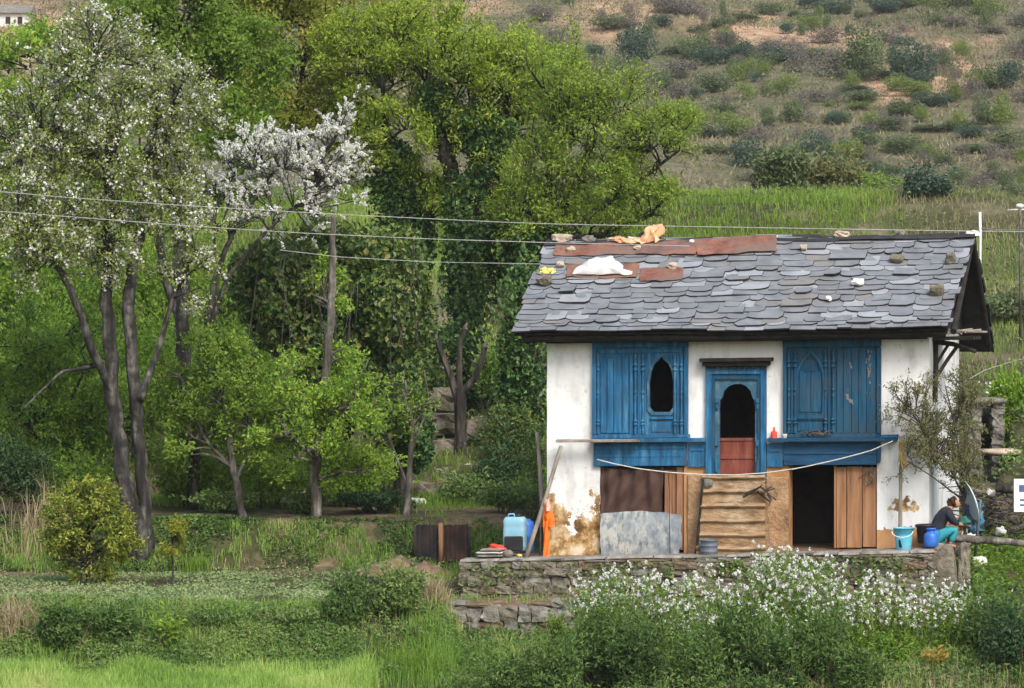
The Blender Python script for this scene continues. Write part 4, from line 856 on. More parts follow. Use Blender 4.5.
t.links.new(na.outputs['Fac'], bp.inputs['Height']); t.links.new(bp.outputs[0], b.inputs['Normal'])

WTOP = W_(331, 720); uA, uB = U_(600), U_(664)
holes = [(U_(600), U_(684), -.2, W_(466, 640)), (U_(789), U_(877), -.2, W_(464, 830)), (U_(716), U_(757), W_(478, 735), W_(378, 735)), (U_(645), U_(680), W_(417, 660), W_(352, 660))]
def cuts(lo, hi, must, step):
    m_ = sorted(set([lo, hi]+[x for x in must if lo < x < hi])); out = []
    for a, b_ in zip(m_[:-1], m_[1:]):
        k = max(1, int(round((b_-a)/step))); out += [a+(b_-a)*i/k for i in range(k)]
    return out+[hi]
us = cuts(0, U1, [h[0] for h in holes]+[h[1] for h in holes], .14); ws = cuts(-.35, WTOP, [h[2] for h in holes]+[h[3] for h in holes], .14)
def solid(i, j):
    if not (0 <= i < len(us)-1 and 0 <= j < len(ws)-1): return False
    u, w = (us[i]+us[i+1])/2, (ws[j]+ws[j+1])/2
    return not any(h[0] < u < h[1] and h[2] < w < h[3] for h in holes)
mb = MB(); vid = {}
def vtx(i, j, k):
    if (i, j, k) not in vid:
        vid[i, j, k] = len(mb.v); u, w = us[i], ws[j]
        nz = (mn.noise(Vector((u*1.7, w*1.7, 3)))*.022+mn.noise(Vector((u*5, w*5, 1)))*.008)*(1 if k == 0 else 0)
        ed = mn.noise(Vector((w*2.2, u*.3, 8)))*.02 if i in (0, len(us)-1) else 0
        mb.v.append((u+ed, k*WT+nz, w))
    return vid[i, j, k]
for i in range(len(us)-1):
    for j in range(len(ws)-1):
        if not solid(i, j): continue
        mb.f.append((vtx(i, j, 0), vtx(i+1, j, 0), vtx(i+1, j+1, 0), vtx(i, j+1, 0))); mb.f.append((vtx(i, j+1, 1), vtx(i+1, j+1, 1), vtx(i+1, j, 1), vtx(i, j, 1)))
        if not solid(i-1, j): mb.f.append((vtx(i, j, 1), vtx(i, j, 0), vtx(i, j+1, 0), vtx(i, j+1, 1)))
        if not solid(i+1, j): mb.f.append((vtx(i+1, j, 0), vtx(i+1, j, 1), vtx(i+1, j+1, 1), vtx(i+1, j+1, 0)))
        if not solid(i, j-1): mb.f.append((vtx(i, j, 1), vtx(i+1, j, 1), vtx(i+1, j, 0), vtx(i, j, 0)))
        if not solid(i, j+1): mb.f.append((vtx(i, j+1, 0), vtx(i+1, j+1, 0), vtx(i+1, j+1, 1), vtx(i, j+1, 1)))
def sheet(u0, u1, v0, v1, w0, w1, du):   # side and back walls as finely divided slabs
    n = 16; k = 20; b0 = len(mb.v)
    for a in range(n+1):
        for c in range(k+1):
            f = a/n; w = w0+(w1-w0)*c/k; nz = mn.noise(Vector((f*7, w*1.6, 5+du)))*.025
            mb.v.append((u0+(u1-u0)*f+(nz if v0 != v1 else 0), v0+(v1-v0)*f+(nz if u0 != u1 else 0), w))
    for a in range(n):
        for c in range(k):
            q = b0+a*(k+1)+c; mb.f.append((q, q+k+1, q+k+2, q+1))
sheet(U1, U1, WT, HD, -.35, WTOP, 0); sheet(U1-.4, U1-.4, WT, HD, -.35, WTOP, 2); sheet(0, 0, HD, WT, -.35, WTOP, 1); sheet(.4, .4, WT, HD, -.35, WTOP, 3); sheet(U1, 0, HD, HD, -.35, WTOP, 4)
mb.m = [0]*len(mb.f)
def wattr(L):
    u, v, w = L.T; fr = v < .5
    base = np.interp(u, [0, 3, 7], [0, .05, .13])
    och_ = np.where(fr & (u < uA+.05), np.clip(1.08-(w-.62)*1.25+.35*np.cos(u*6), 0, 1.3), 0)*.66
    och_ = np.maximum(och_, np.where(fr & (u > U_(877)), np.clip(1-np.hypot((u-U_(906))/.62, (w-W_(507, 905))/.22), 0, 1)*1.0, 0))
    och_ = np.maximum(och_, np.where(fr & (u > U_(877)), np.clip(.62-(w-W_(524, 905))*4, 0, .5), 0))
    mud_ = np.where(fr & (u > U_(681)) & (u < U_(792)) & (w < W_(461, 735)), 1.0, 0)
    mud_ = np.maximum(mud_, np.where(fr & (u > U_(874)) & (w < W_(529, 905)), 1., 0))
    mud_ = np.maximum(mud_, np.where(~fr & (w < .35), .8, 0))
    return {'ochre': och_, 'mud': mud_}
mb.build('wall', [m_wall], house, H, attrs=wattr)
# upper floor, partition added to limit light; near-black colour paints the indoor shade
mb = MB(); mb.box((.4, WT, W_(462, 700)-.02), (U1-.4, HD-.05, W_(462, 700)+.12)); mb.box((.4, 1.9, -.3), (U1-.4, 2.0, WTOP-.02)); mb.build('inner_light_block', [m_int], house, H)
mb = MB(); mb.box((.2, WT+.002, -.3), (U1-.4, 1.9, .02)); mb.build('inner_floor', [m_soil], house, H)

# --- roof
VE, VR = -.62, 2.5
WE = np.mean([hp(520, 332, VE)[1], hp(945, 329, VE)[1]]); WR = np.mean([hp(560, 243, VR)[1], hp(960, 237, VR)[1]])
UE0, UE1 = hp(512, 333, VE)[0], hp(949, 328, VE)[0]; UR0, UR1 = hp(547, 243, VR)[0], hp(974, 237, VR)[0]
SL = math.hypot(VR-VE, WR-WE); CP, SP = (VR-VE)/SL, (WR-WE)/SL
VB = 5.55; WB = WR-(VB-VR)*.645; SLB = math.hypot(VB-VR, WB-WR); CB, SB = (VB-VR)/SLB, (WR-WB)/SLB
def ulim(s): f = s/SL; return UE0+(UR0-UE0)*f, UE1+(UR1-UE1)*f
def sag(u, s): return fbm(np.asarray(u)*.55, np.asarray(s)*.7, 91, 3)*.09-.045
def RF(a):
    a = np.asarray(a, float).reshape(-1, 3); n = a[:, 2]+sag(a[:, 0], a[:, 1])
    return H(np.stack([a[:, 0], VE+a[:, 1]*CP-n*SP, WE+a[:, 1]*SP+n*CP], -1))
def RB(a):   # back slope, s measured down from the ridge
    a = np.asarray(a, float).reshape(-1, 3)
    return H(np.stack([a[:, 0], VR+a[:, 1]*CB+a[:, 2]*SB, WR-a[:, 1]*SB+a[:, 2]*CB], -1))
def roofp(px, py):
    k = SP/CP; g_ = lambda v: hp(px, py, v)[1]-(WE+k*(v-VE))
    a, b_ = 0., 1.; fa, fb = g_(a), g_(b_); v = a-fa*(b_-a)/(fb-fa)
    return hp(px, py, v)[0], (v-VE)/CP
roof = None
def slate(mb, u0, u1, s0, ln, th, lift, kind, flip=False):
    w = u1-u0; j = lambda a: random.uniform(-a, a)
    if kind == 0: q = random.uniform(.12, .26); q2 = random.uniform(.12, .26); low = [(u0, s0+random.uniform(.04, .1)), (u0+w*q, s0+j(.008)), (u1-w*q2, s0+j(.008)), (u1, s0+random.uniform(.04, .1))]
    elif kind == 1: low = [(u0, s0+.10), (u0+w*.07, s0+.05), (u0+w*.2, s0+.015), (u0+w*.42, s0), (u0+w*.6, s0), (u0+w*.8, s0+.015), (u1-w*.07, s0+.05), (u1, s0+.10)]
    elif kind == 2: low = [(u0, s0+j(.02)), (u1, s0+j(.02))]
    else: low = [(u0, s0+ln*.03), (u0+w*.7, s0+j(.01)), (u1, s0+ln*.2)]
    poly = low+[(u1, s0+ln), (u0, s0+ln)]; n = len(poly); tw = j(.016)
    def nn(u, s): return lift*(1-(s-s0)/ln)+.004+tw*(u-u0)/w
    top = [(u, s, nn(u, s)+th) for u, s in poly]; bot = [(u, s, nn(u, s)) for u, s in poly]
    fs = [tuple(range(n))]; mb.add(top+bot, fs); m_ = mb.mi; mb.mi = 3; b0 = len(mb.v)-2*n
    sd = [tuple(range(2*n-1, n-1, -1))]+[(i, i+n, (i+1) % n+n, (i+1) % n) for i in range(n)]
    mb.f += [tuple(q+b0 for q in f) for f in sd]; mb.m += [3]*len(sd); mb.mi = m_  # near-black sides and underside paint the shadow outline of each slate
def slope(mb, length, lim, back=False):
    s = -.03; row = 0
    while s < length-.06:
        ex = random.uniform(.17, .24) if row > 2 else random.uniform(.12, .16)
        ex = min(ex, length-s)
        a, b_ = lim(s); u = a+random.uniform(-.05, .05)
        while u < b_-.08:
            w = random.choice((.3, .36, .42, .5, .62))*random.uniform(.85, 1.15); u2 = min(u+w, b_+random.uniform(-.04, .06))
            if b_-u2 < .12: u2 = b_+random.uniform(-.03, .06)
            so = random.uniform(-.02, .02)
            kd = random.choices((0, 1, 2, 3), (5, 3, 4, 2))[0] if row > 0 else 2
            if random.random() < .022: s_l = .06
            else: s_l = random.uniform(.022, .034)
            mb.mi = random.choices((0, 1, 2), (8, 1.5, .8))[0]
            if back: slate(mb, u+.004, u2-.004, length-s-ex-.1, ex*1.9, .02, s_l, 2)
            else: slate(mb, u+.004, u2-.004, s+so, ex*1.75, random.uniform(.022, .038), s_l, kd)
            u = u2
        s += ex; row += 1
m_slate2 = M('pale_slate', [(.2, .213, .23), (.25, .264, .282), (.295, .308, .326)], 3, .55, .08, 9, spec=.4)
m_slate3 = M('brown_slate', [(.13, .13, .128), (.17, .167, .16), (.2, .19, .178)], 3, .6, .1, 9, spec=.3)
mb = MB(); slope(mb, SL, ulim); roof = mb.build('roof', [m_slate, m_slate2, m_slate3, m_slated], house, RF)
mb = MB(); mb.box((UR0+.05, .0, -.09), (UR1-.05, SLB-.05, -.02))
s = 0
while s < SLB:
    u = UR0
    while u < UR1:
        u2 = min(u+random.uniform(.3, .6), UR1+random.uniform(-.02, .1)); mb.box((u, s-.05, -.01), (u2-.01, s+.42, .035+random.uniform(0, .03)), .015); u = u2
    s += .3
mb.build('back_slope', [m_slated], roof, RB)
# deck and rafters under the slates
def deckf(a):
    a = np.asarray(a, float).reshape(-1, 3); f = a[:, 1]/SL
    u = UE0+(UR0-UE0)*f+a[:, 0]*((UE1-UE0)+((UR1-UR0)-(UE1-UE0))*f)
    return RF(np.stack([u, a[:, 1], a[:, 2]], -1))
mb = MB(); N = 24
for i in range(N): mb.box((.004+i/N*.992, .03, -.075), (.004+(i+1)/N*.992, SL-.02, -.028))
mb.build('roof_boards', [m_wood_d], roof, deckf)
mb = MB()
u = UE0+.15
while u < UE1-.1: mb.box((u, .07, -.19), (u+.09, SL-.1, -.079), .01); u += .52
mb.build('rafter', [m_wood_d], roof, RF)
mb = MB(); u = UR0-.02
while u < UR1:
    u2 = min(u+random.uniform(.3, .75), UR1+.03); k = random.uniform(0, .03)
    mb.hexa([(u, VR-.22, WR-.05+k), (u2, VR-.22, WR-.05+k), (u2, VR+.2, WR-.06+k), (u, VR+.2, WR-.06+k), (u, VR-.17, WR+.0+k), (u2, VR-.17, WR+.01+k), (u2, VR+.16, WR+.02+k), (u, VR+.16, WR+.0+k)]); u = u2-.03
mb.build('ridge_slabs', [m_slated], roof, H, jit=.012)
mb = MB()
for (v, w, r_) in ((-.42, WE-.1, .08), (-.16, WE-.06, .06)):
    mb.tube([(UE0+.18+x*(UE1-UE0-.26), v, w+.012*math.sin(x*9)) for x in np.linspace(0, 1, 14)], r_, 10, .05)
mb.box((UE0+.5, -.1, WE-.2), (UE1-.45, .1, WE-.02), .004)
mb.build('eave_beam', [m_wood_d], house, H)
# gable boards and the tie beams at the open end
mb = MB()
def gz_w(v): return (WE+(v-VE)*SP/CP if v < VR else WR-(v-VR)*SB/CB)-.13
v = -.1
while v < HD+.1:
    v2 = v+random.uniform(.16, .24); mb.hexa([(U1-.12, v, WTOP-.05), (U1+random.uniform(-.03, .01), v, WTOP-.05), (U1, v2-.015, WTOP-.05), (U1-.12, v2-.015, WTOP-.05), (U1-.12, v, max(gz_w(v), WTOP)), (U1, v, max(gz_w(v), WTOP)), (U1, v2-.015, max(gz_w(v2), WTOP)), (U1-.12, v2-.015, max(gz_w(v2), WTOP))]); v = v2
mb.build('gable_boards', [m_wood_d], house, H)
mb = MB(); mb.box((U1-.2, -.3, WTOP-.07), (U1+.1, HD+.5, WTOP+.07), .01); mb.box((U1+.02, 1.0, WTOP+.1), (U1+.1, 4.2, WTOP+.28), .01)
for v in (.7, 2.4, 4.2): mb.box((U1+.03, v, WTOP+.07), (U1+.12, v+.12, gz_w(v)-.03), .01)
mb.build('gable_beam', [m_wood_d], house, H)
mb = MB()
for s_ in (-1, 1):
    for q in range(2):
        f = RF if s_ < 0 else RB
a = RF([(UR1-.06, .1, -.13), (UR1-.06, SL, -.13)]); 
mb.tube([a[0], (a[0]+a[1])/2, a[1]], .06, 8, .05); a = RB([(UR1-.02, 0, -.13), (UR1-.02, SLB, -.13)]); mb.tube([a[0], (a[0]+a[1])/2, a[1]], .06, 8, .05)
mb.build('barge_pole', [m_wood_d], roof)
# bracket on the end wall
mb = MB(); X = lambda px, py, v: (U1+.12, v, hp(px, py, v)[1])
wbt = WTOP-.28
mb.tube([(U1+.03, .62, wbt-1.05), (U1+.05, .62, wbt-.5), (U1+.04, .62, wbt+.2)], .05, 8, .05)
mb.tube([(U1+.04, .62, wbt+.03), (U1+.35, .75, wbt-.02), (U1+.74, .9, wbt-.16)], [.05, .045, .035], 8, .08)
mb.tube([(U1+.05, .62, wbt-.62), (U1+.25, .7, wbt-.3), (U1+.42, .77, wbt-.06)], .035, 8, .05); mb.tube([(U1+.05, .62, wbt-.4), (U1+.16, .66, wbt-.2), (U1+.27, .7, wbt-.02)], .03, 8, .05)
for i in range(5): mb.box((U1+.02, .4+i*.33, wbt+.06), (U1+.8-random.uniform(0, .15), .66+i*.33, wbt+.11), .012)
mb.build('wall_bracket', [m_wood_d], house, H)
mb = MB()
for i in range(9): mb.tube([(U1+random.uniform(.02, .2), .4+random.uniform(0, 1.3), wbt+.15+i*.012), (U1+random.uniform(.5, .85), .5+random.uniform(0, 1.3), wbt+.14+random.uniform(0, .12))], .02, 5)
mb.build('stored_sticks', [m_wood_g], house, H)

# --- carved blue bays
def rect(px0, py0, px1, py1, v=0):
    u0, w1 = hp(px0, (py0+py1)/2, v)[0], hp((px0+px1)/2, py0, v)[1]; u1, w0 = hp(px1, (py0+py1)/2, v)[0], hp((px0+px1)/2, py1, v)[1]
    return u0, u1, w0, w1
def rb_(mb, px0, py0, px1, py1, v0, v1, j=0):
    u0, u1, w0, w1 = rect(px0, py0, px1, py1, v0); mb.box((u0, v0, w0), (u1, v1, w1), j); return mb
def one(name, mat, parent, boxes, bevel=.006, j=.002):
    for q in boxes: o = rb_(MB(), *q, j=j).build(name, [mat], parent, H, bevel=bevel)
    return o
def colonnette(parent, mat, px, y0, y1, v, r=.026, rings=(.12, .16, .45, .52, .8, .86)):
    u, wt = hp(px, y0, v); _, wb = hp(px, y1, v); h = wt-wb; pr = [(r*1.25, 0), (r*1.25, h*.05)]
    for z in np.linspace(.06, .94, 45):
        k = 1+.95*max(math.exp(-((z-q)/.014)**2) for q in rings); pr.append((r*k*(.82+.18*math.cos(z*7)), z*h))
    pr += [(r*1.25, h*.95), (r*1.25, h)]
    mb = MB(); mb.lathe((u, v, wb), pr, 10); return mb.build('colonnette', [mat], parent, H, smooth=False)
def poly_px(pts, v): return [hp(a, c, v) for a, c in pts]
def grow(pts, k, cx, cy): return [(cx+(a-cx)*k, cy+(c-cy)*(1+(k-1)*.55)) for a, c in pts]
arch = [(653, 412), (649.6, 407), (649.3, 383), (650.3, 378), (651.5, 371), (654.5, 364), (659, 360), (661.3, 356.5), (663.6, 360), (668.5, 364), (671.3, 371), (672.4, 378), (673.2, 383), (673, 407), (669.5, 412)]
bay = empty('window_bay', H1(U_(640), 0, W_(440, 640)), 'carved bright blue bay with a dark open cusped window'); bay.parent = house; bay.location = tuple(H1(U_(640), 0, W_(440, 640))-HO)
V0 = -.045
r_ = rect(592.5, 337, 687.5, 440, V0)
mb = MB(); mb.holed([(r_[0], r_[2]), (r_[1], r_[2]), (r_[1], r_[3]), (r_[0], r_[3])], poly_px(arch, V0), V0, .03); mb.build('bay_panel', [m_blue], bay, H)
mb = MB(); a1 = poly_px(grow(arch, 1.2, 661.3, 384), -.07); mb.holed(a1, poly_px(grow(arch, 1.02, 661.3, 384), -.07), -.07, V0-.002); mb.build('arch_moulding', [m_bluegrey], bay, H, bevel=.004)
one('rail', m_blue, bay, [(592, 338, 688, 347, -.12, V0-.003), (592, 434.5, 690, 438, -.1, V0-.003), (600, 350, 682, 353, -.08, V0-.003)])
one('post', m_blue, bay, [(592, 347.3, 596, 434.2, -.1, V0-.003), (629.5, 353.3, 633, 434.2, -.085, V0-.003), (684, 347.3, 688, 434.2, -.1, V0-.003), (637.5, 353.3, 641.5, 434.2, -.075, V0-.003), (644.2, 353.3, 646, 434.2, -.065, V0-.003), (676.5, 353.3, 679, 434.2, -.065, V0-.003)])
for i, (a, c) in enumerate(((601, 606.5), (607.3, 613.2), (614, 621.5), (622.2, 628.5))): one('board', m_blue, bay, [(a, 357+random.random()*2, c, 433, -.066-.006*random.random(), V0-.003)], .004)
one('sill_panel', m_blue, bay, [(650, 417, 673, 419.5, -.085, V0-.003), (651.5, 422, 671.5, 432, -.06, V0-.003)])
for px in (598, 635.2, 643, 674.8, 681.5): colonnette(bay, m_blue, px, 354, 434, -.085, .024)
archR = [(798, 414), (797.2, 385), (799, 372), (803, 363), (808, 357), (811, 353.5), (814, 357), (818.5, 363), (822, 372), (823, 385), (822, 414)]
bay2 = empty('window_bay', (0, 0, 0), 'darker blue bay with a closed arched shutter and flaking paint'); bay2.parent = house; bay2.location = tuple(H1(U_(830), 0, W_(440, 830))-HO)
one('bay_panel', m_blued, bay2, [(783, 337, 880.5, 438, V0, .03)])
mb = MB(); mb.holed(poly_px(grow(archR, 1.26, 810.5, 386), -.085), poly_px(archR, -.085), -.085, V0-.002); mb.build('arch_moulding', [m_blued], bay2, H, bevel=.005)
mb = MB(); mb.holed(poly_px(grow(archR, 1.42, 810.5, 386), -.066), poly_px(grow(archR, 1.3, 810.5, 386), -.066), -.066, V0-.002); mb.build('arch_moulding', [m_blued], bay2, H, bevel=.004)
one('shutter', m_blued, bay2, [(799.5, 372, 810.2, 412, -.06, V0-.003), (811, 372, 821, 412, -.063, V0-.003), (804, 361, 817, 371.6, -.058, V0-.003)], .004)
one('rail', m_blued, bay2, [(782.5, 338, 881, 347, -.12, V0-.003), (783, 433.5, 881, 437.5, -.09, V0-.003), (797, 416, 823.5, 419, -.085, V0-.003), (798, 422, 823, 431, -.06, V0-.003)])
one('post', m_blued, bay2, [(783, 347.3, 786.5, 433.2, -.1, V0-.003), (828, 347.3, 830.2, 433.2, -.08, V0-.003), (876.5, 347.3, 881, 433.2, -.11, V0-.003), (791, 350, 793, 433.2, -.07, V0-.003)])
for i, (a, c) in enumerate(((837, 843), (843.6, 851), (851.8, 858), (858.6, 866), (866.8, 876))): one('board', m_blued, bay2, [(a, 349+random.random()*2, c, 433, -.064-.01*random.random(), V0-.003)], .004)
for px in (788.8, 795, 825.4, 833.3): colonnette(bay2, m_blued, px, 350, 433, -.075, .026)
# flaked bare wood on two boards
m_flake = M('flaked_paint', [(.1, .09, .085), (.2, .17, .15), (.06, .09, .12)], 14, .9, .3)
mb = MB()
for (a, c, n, sx, sy) in ((869, 370, 26, 3, 20), (849, 400, 16, 5, 10), (851, 366, 4, 1, 4)):
    for _ in range(n):
        px, py = a+random.gauss(0, sx*.6), c+random.gauss(0, sy*.6); px = min(px, 874.5)
        if a == 849: py = 398+(px-849)*1.6+random.gauss(0, 2)
        u, w = hp(px, py, -.078); s_ = random.uniform(.008, .03); pts = [(u+s_*.8*math.cos(q)*random.uniform(.5, 1), w+s_*1.7*math.sin(q)*random.uniform(.5, 1)) for q in np.linspace(0, 2*PI, 7)[:-1]]
        mb.prism(pts, -.0785-random.uniform(0, .002), -.07)
mb.build('paint_flakes', [m_flake], bay2, H)['kind'] = 'stuff'
# --- central door
door = empty('door', (0, 0, 0)); door.parent = house; door.location = tuple(H1(U_(735), 0, W_(476, 735))-HO)
dI = [(719.5, 477), (719.3, 408), (719.8, 401), (722.5, 397), (724, 391), (728.5, 386.5), (734, 384.2), (741, 384), (746.5, 386.5), (750.5, 391), (752, 397), (754.5, 401), (755, 408), (755, 477)]
def ring(name, mat, out, inn, v0, v1):
    o_, i_ = poly_px(out, v0), poly_px(inn, v0); mb = MB(); n = len(i_)
    # strip between the inner arch and the rectangle, built of quads
    (x0, yb), (x1, yt) = out
    ou = []
    for k, (px, py) in enumerate(inn):
        f = k/(n-1); 
        if f < .22: q = (x0, py if k else yb)
        elif f > .78: q = (x1, py if k < n-1 else yb)
        else: q = (x0+(x1-x0)*((k-.22*(n-1))/(.56*(n-1))), yt)
        ou.append(q)
    # corners exact
    ou = [(x0, inn[0][1]), (x0, inn[1][1]), (x0, inn[2][1]), (x0, inn[3][1]-6), (x0, yt)]+[(x0+(x1-x0)*q, yt) for q in (.3, .45, .55, .7)]+[(x1, yt), (x1, inn[10][1]-6), (x1, inn[11][1]), (x1, inn[12][1]), (x1, inn[13][1])]
    O_ = poly_px(ou, v0); b0 = len(mb.v)
    for v in (v0, v1):
        for q in O_: mb.v.append((q[0], v, q[1]))
        for q in i_: mb.v.append((q[0], v, q[1]))
    for k in range(n-1):
        mb.f += [(k, k+1, n+k+1, n+k), (2*n+k, 3*n+k, 3*n+k+1, 2*n+k+1), (n+k, n+k+1, 3*n+k+1, 3*n+k), (k+1, k, 2*n+k, 2*n+k+1)]
    mb.f += [(0, n, 3*n, 2*n), (n-1, 3*n-1, 4*n-1, 2*n-1)]; mb.m = [0]*len(mb.f)
    return mb.build(name, [mat], door, H, bevel=.004)
def rpath(x0, x1, yt): return [(x0, 477), (x0, 440), (x0, 415), (x0, 398), (x0, yt), (x0+(x1-x0)*.25, yt), (x0+(x1-x0)*.42, yt), (x0+(x1-x0)*.58, yt), (x0+(x1-x0)*.75, yt), (x1, yt), (x1, 398), (x1, 415), (x1, 440), (x1, 477)]
ring('door_frame', m_blue, ((705.5, 477), (766, 363.5)), rpath(711.5, 760.5, 374), -.09, .04)
ring('inner_frame', m_blued, ((711.3, 477), (760.7, 373.6)), rpath(714.8, 757.6, 379.5), -.055, .06)
ring('inner_frame', m_bluegrey, ((714.6, 477), (757.8, 379)), dI, -.015, .08)
one('lintel', m_wood_d, door, [(699, 358, 771.5, 361.5, -.26, .02), (702, 361.8, 769, 366, -.19, .02)])
mb = MB()
for k in range(9): rb_(mb, 706+k*6.7, 366.3, 709+k*6.7, 368.6, -.15, -.08)
mb.build('dentils', [m_wood_d], door, H)
one('half_door', m_redwood, door, [(718, 438, 756, 478, .1, .14), (718, 455, 756, 459, .08, .1), (718, 438, 756, 441, .08, .1)])
one('threshold', m_wood_d, door, [(711, 474.5, 761, 478.5, -.1, .2)])
for s_, x in ((-1, 716.5), (1, 757.5)): one('jamb_carving', m_blue, door, [(x-1.6, 398, x+1.6, 403, -.07, -.02), (x-1.2, 404, x+1.2, 409, -.065, -.02), (x-1.6, 440, x+1.6, 446, -.065, -.02), (x-1.2, 460, x+1.2, 472, -.06, -.02)])
# --- beams under the bays
one('floor_beam', m_blue, house, [(593.5, 443, 686, 466, -.075, .05), (595, 446, 685, 449, -.095, -.077), (596, 455, 684, 457, -.085, -.077), (688, 443.5, 704.5, 467, -.07, .05), (690, 448, 703, 451, -.085, -.072), (767, 443.5, 782.5, 467, -.07, .05), (768.5, 449, 781, 452, -.085, -.072)])
one('floor_beam', m_blue_shaded, house, [(783.5, 442.5, 876.5, 465, -.075, .05), (784, 452, 876, 454.5, -.09, -.077), (877, 442.5, 880.5, 462, -.085, .05)])
one('ledge', m_blue, house, [(590.5, 438.5, 704.8, 442.3, -.2, .0)]); one('ledge', m_blue_shaded, house, [(767, 437.8, 896.5, 441.5, -.22, -.0)]); one('ledge', m_blue, house, [(881.5, 434.8, 897.5, 437.6, -.2, -.01)])
# --- lower openings
one('doorway_post', m_plank2, house, [(664.5, 467, 671.5, 553, .06, .16), (672.2, 467, 676, 553, .09, .16), (676.5, 467, 684, 550, .04, .14)]); one('doorway_post', m_wood_d, house, [(600, 466.3, 684, 470, .05, .3)])
dr = empty('door', (0, 0, 0), 'ochre plank door of the lower doorway'); dr.parent = house; dr.location = tuple(H1(U_(856), 0, .1)-HO)
for a, c, k in ((836.5, 846.5, .07), (847.2, 862, .05), (862.6, 876.6, .06)): one('board', m_plank, dr, [(a, 466.5+random.random(), c, 548-random.random()*2, k, .11)], .006, .006)
one('door_frame', m_plank, house, [(834, 466, 836, 548, .06, .3)])
# --- mud steps
mb = MB(); ys_ = [475.5, 489.5, 504, 519, 533.5, 546.5, 562]; n = 6
for k in range(n):
    v0 = -.14-.115*k; px0 = 702-.6*k-(3 if k > 4 else 0); px1 = 765+.15*k
    u0, u1, wt, wb = U_(px0, 500, v0), U_(px1, 500, v0), W_(ys_[k], 735, v0), W_(ys_[k+1], 735, v0)
    us_ = np.linspace(u0, u1, 12)
    for a, c in zip(us_[:-1], us_[1:]):
        pass
    m0 = len(mb.v); NU, = (14,)
    prof_ = [(v0+.03, wt+.004), (v0-.045, wt-.035), (v0-.03, wt-.055), (v0+.015, wt-.085), (v0, wb-.02), (v0, wb-.12), (.0, wb-.12), (.0, wt)]
    for q in range(NU+1):
        u = u0+(u1-u0)*q/NU
        for (vv, ww) in prof_:
            e = mn.noise(Vector((u*3, ww*3, k)))*.018; e2 = mn.noise(Vector((u*2.3, k*3.1, 4)))*.02
            mb.v.append((u, vv+(e if vv < -.01 else 0), ww+e2))
    L_ = len(prof_)
    for q in range(NU):
        for r_ in range(L_): mb.f.append((m0+q*L_+r_, m0+(q+1)*L_+r_, m0+(q+1)*L_+(r_+1) % L_, m0+q*L_+(r_+1) % L_))
    mb.f += [tuple(m0+i for i in range(L_))[::-1], tuple(m0+NU*L_+i for i in range(L_))]
mb.m = [0]*len(mb.f); mb.build('steps', [m_mud], house, H)
for q in ((766, 477, 788.5, 562, -.1, .002), (687, 474, 703, 562, -.05, .002)): rb_(MB(), *q).build('mud_pier', [m_mudo], house, H, jit=.02, bevel=.02)
mb = MB(); u, w = hp(708, 482, -.16); mb.stone((u, -.1, w), (.1, .07, .13), e=.3, jit=.05); mb.build('step_stone', [m_stoneg], house, H, smooth=True)

# ------------------------------------------------------------------ terrace and its walls
def tw(u): return .02*np.asarray(u)+0
TU0, TU1, TV0 = -1.32, 7.2, -.95
mb = MB(); us_ = np.linspace(TU0+.1, TU1-.1, 40); vs_ = np.linspace(TV0+.12, 6.4, 30)
b0 = 0
for u in us_:
    for v in vs_: mb.v.append((u, v, float(tw(u))-.015+mn.noise(Vector((u*2, v*2, 0)))*.012))
for i in range(39):
    for j in range(29):
        if us_[i] < -.15 and vs_[j] > .9: continue
        mb.f.append((i*30+j, (i+1)*30+j, (i+1)*30+j+1, i*30+j+1))
mb.m = [0]*len(mb.f); o = mb.build('courtyard_ground', [m_soil], None, H, smooth=True); tag(o, 'trodden earth terrace in front of the whitewashed house', 'terrace', kind='structure')
m_stoneb = M('brown_fieldstone', [(.08, .052, .036), (.165, .115, .08), (.24, .18, .13)], 5, .95, .8, 14, big=(1.6, (.09, .085, .045), .7))
def masonry(mb, u0, u1, v, w0, w1f, depth=.16, axis='u', hmin=.07, hmax=.19):
    w = w0
    while True:
        h = random.uniform(hmin, hmax); u = u0+random.uniform(-.1, 0); done = True
        while u < u1:
            ln = random.uniform(.12, .5); top = float(w1f(u))
            if w < top-.03:
                done = False; hh = min(h, top-w)*random.uniform(.92, 1.05); mb.mi = random.choices((0, 1, 2), (5, 2, 2))[0]
                L_ = min(ln, u1-u+.04)
                c = (u+L_/2, v+random.uniform(-.045, .045)+depth*.4, w+hh/2) if axis == 'u' else (v+random.uniform(-.03, .03)-depth*.4, u+L_/2, w+hh/2)
                hs = (L_/2*1.03, depth/1.0, hh/2*1.06) if axis == 'u' else (depth/1.0, L_/2, hh/2*1.02)
                mb.stone(c, hs, random.uniform(-.07, .07), .085, .07, 3, 0, .17)
            u += ln
        w += h*.97
        if done: break
rw = empty('retaining_wall', H1(2.8, TV0, -1.4), 'long mossy rubble stone wall holding up the terrace of the house', 'stone wall')
mb = MB(); masonry(mb, TU0, TU1, TV0, -1.5, lambda u: tw(u)-.04); masonry(mb, TV0+.05, 1.2, TU1, -1.2, lambda u: tw(TU1)-.04, axis='v'); masonry(mb, TV0+.05, 2.5, TU0+.25, -1.2, lambda u: tw(TU0)-.04, axis='v')
mb.build('stonework', [m_stone, m_stoneg, m_stoneb], rw, H, bevel=0)
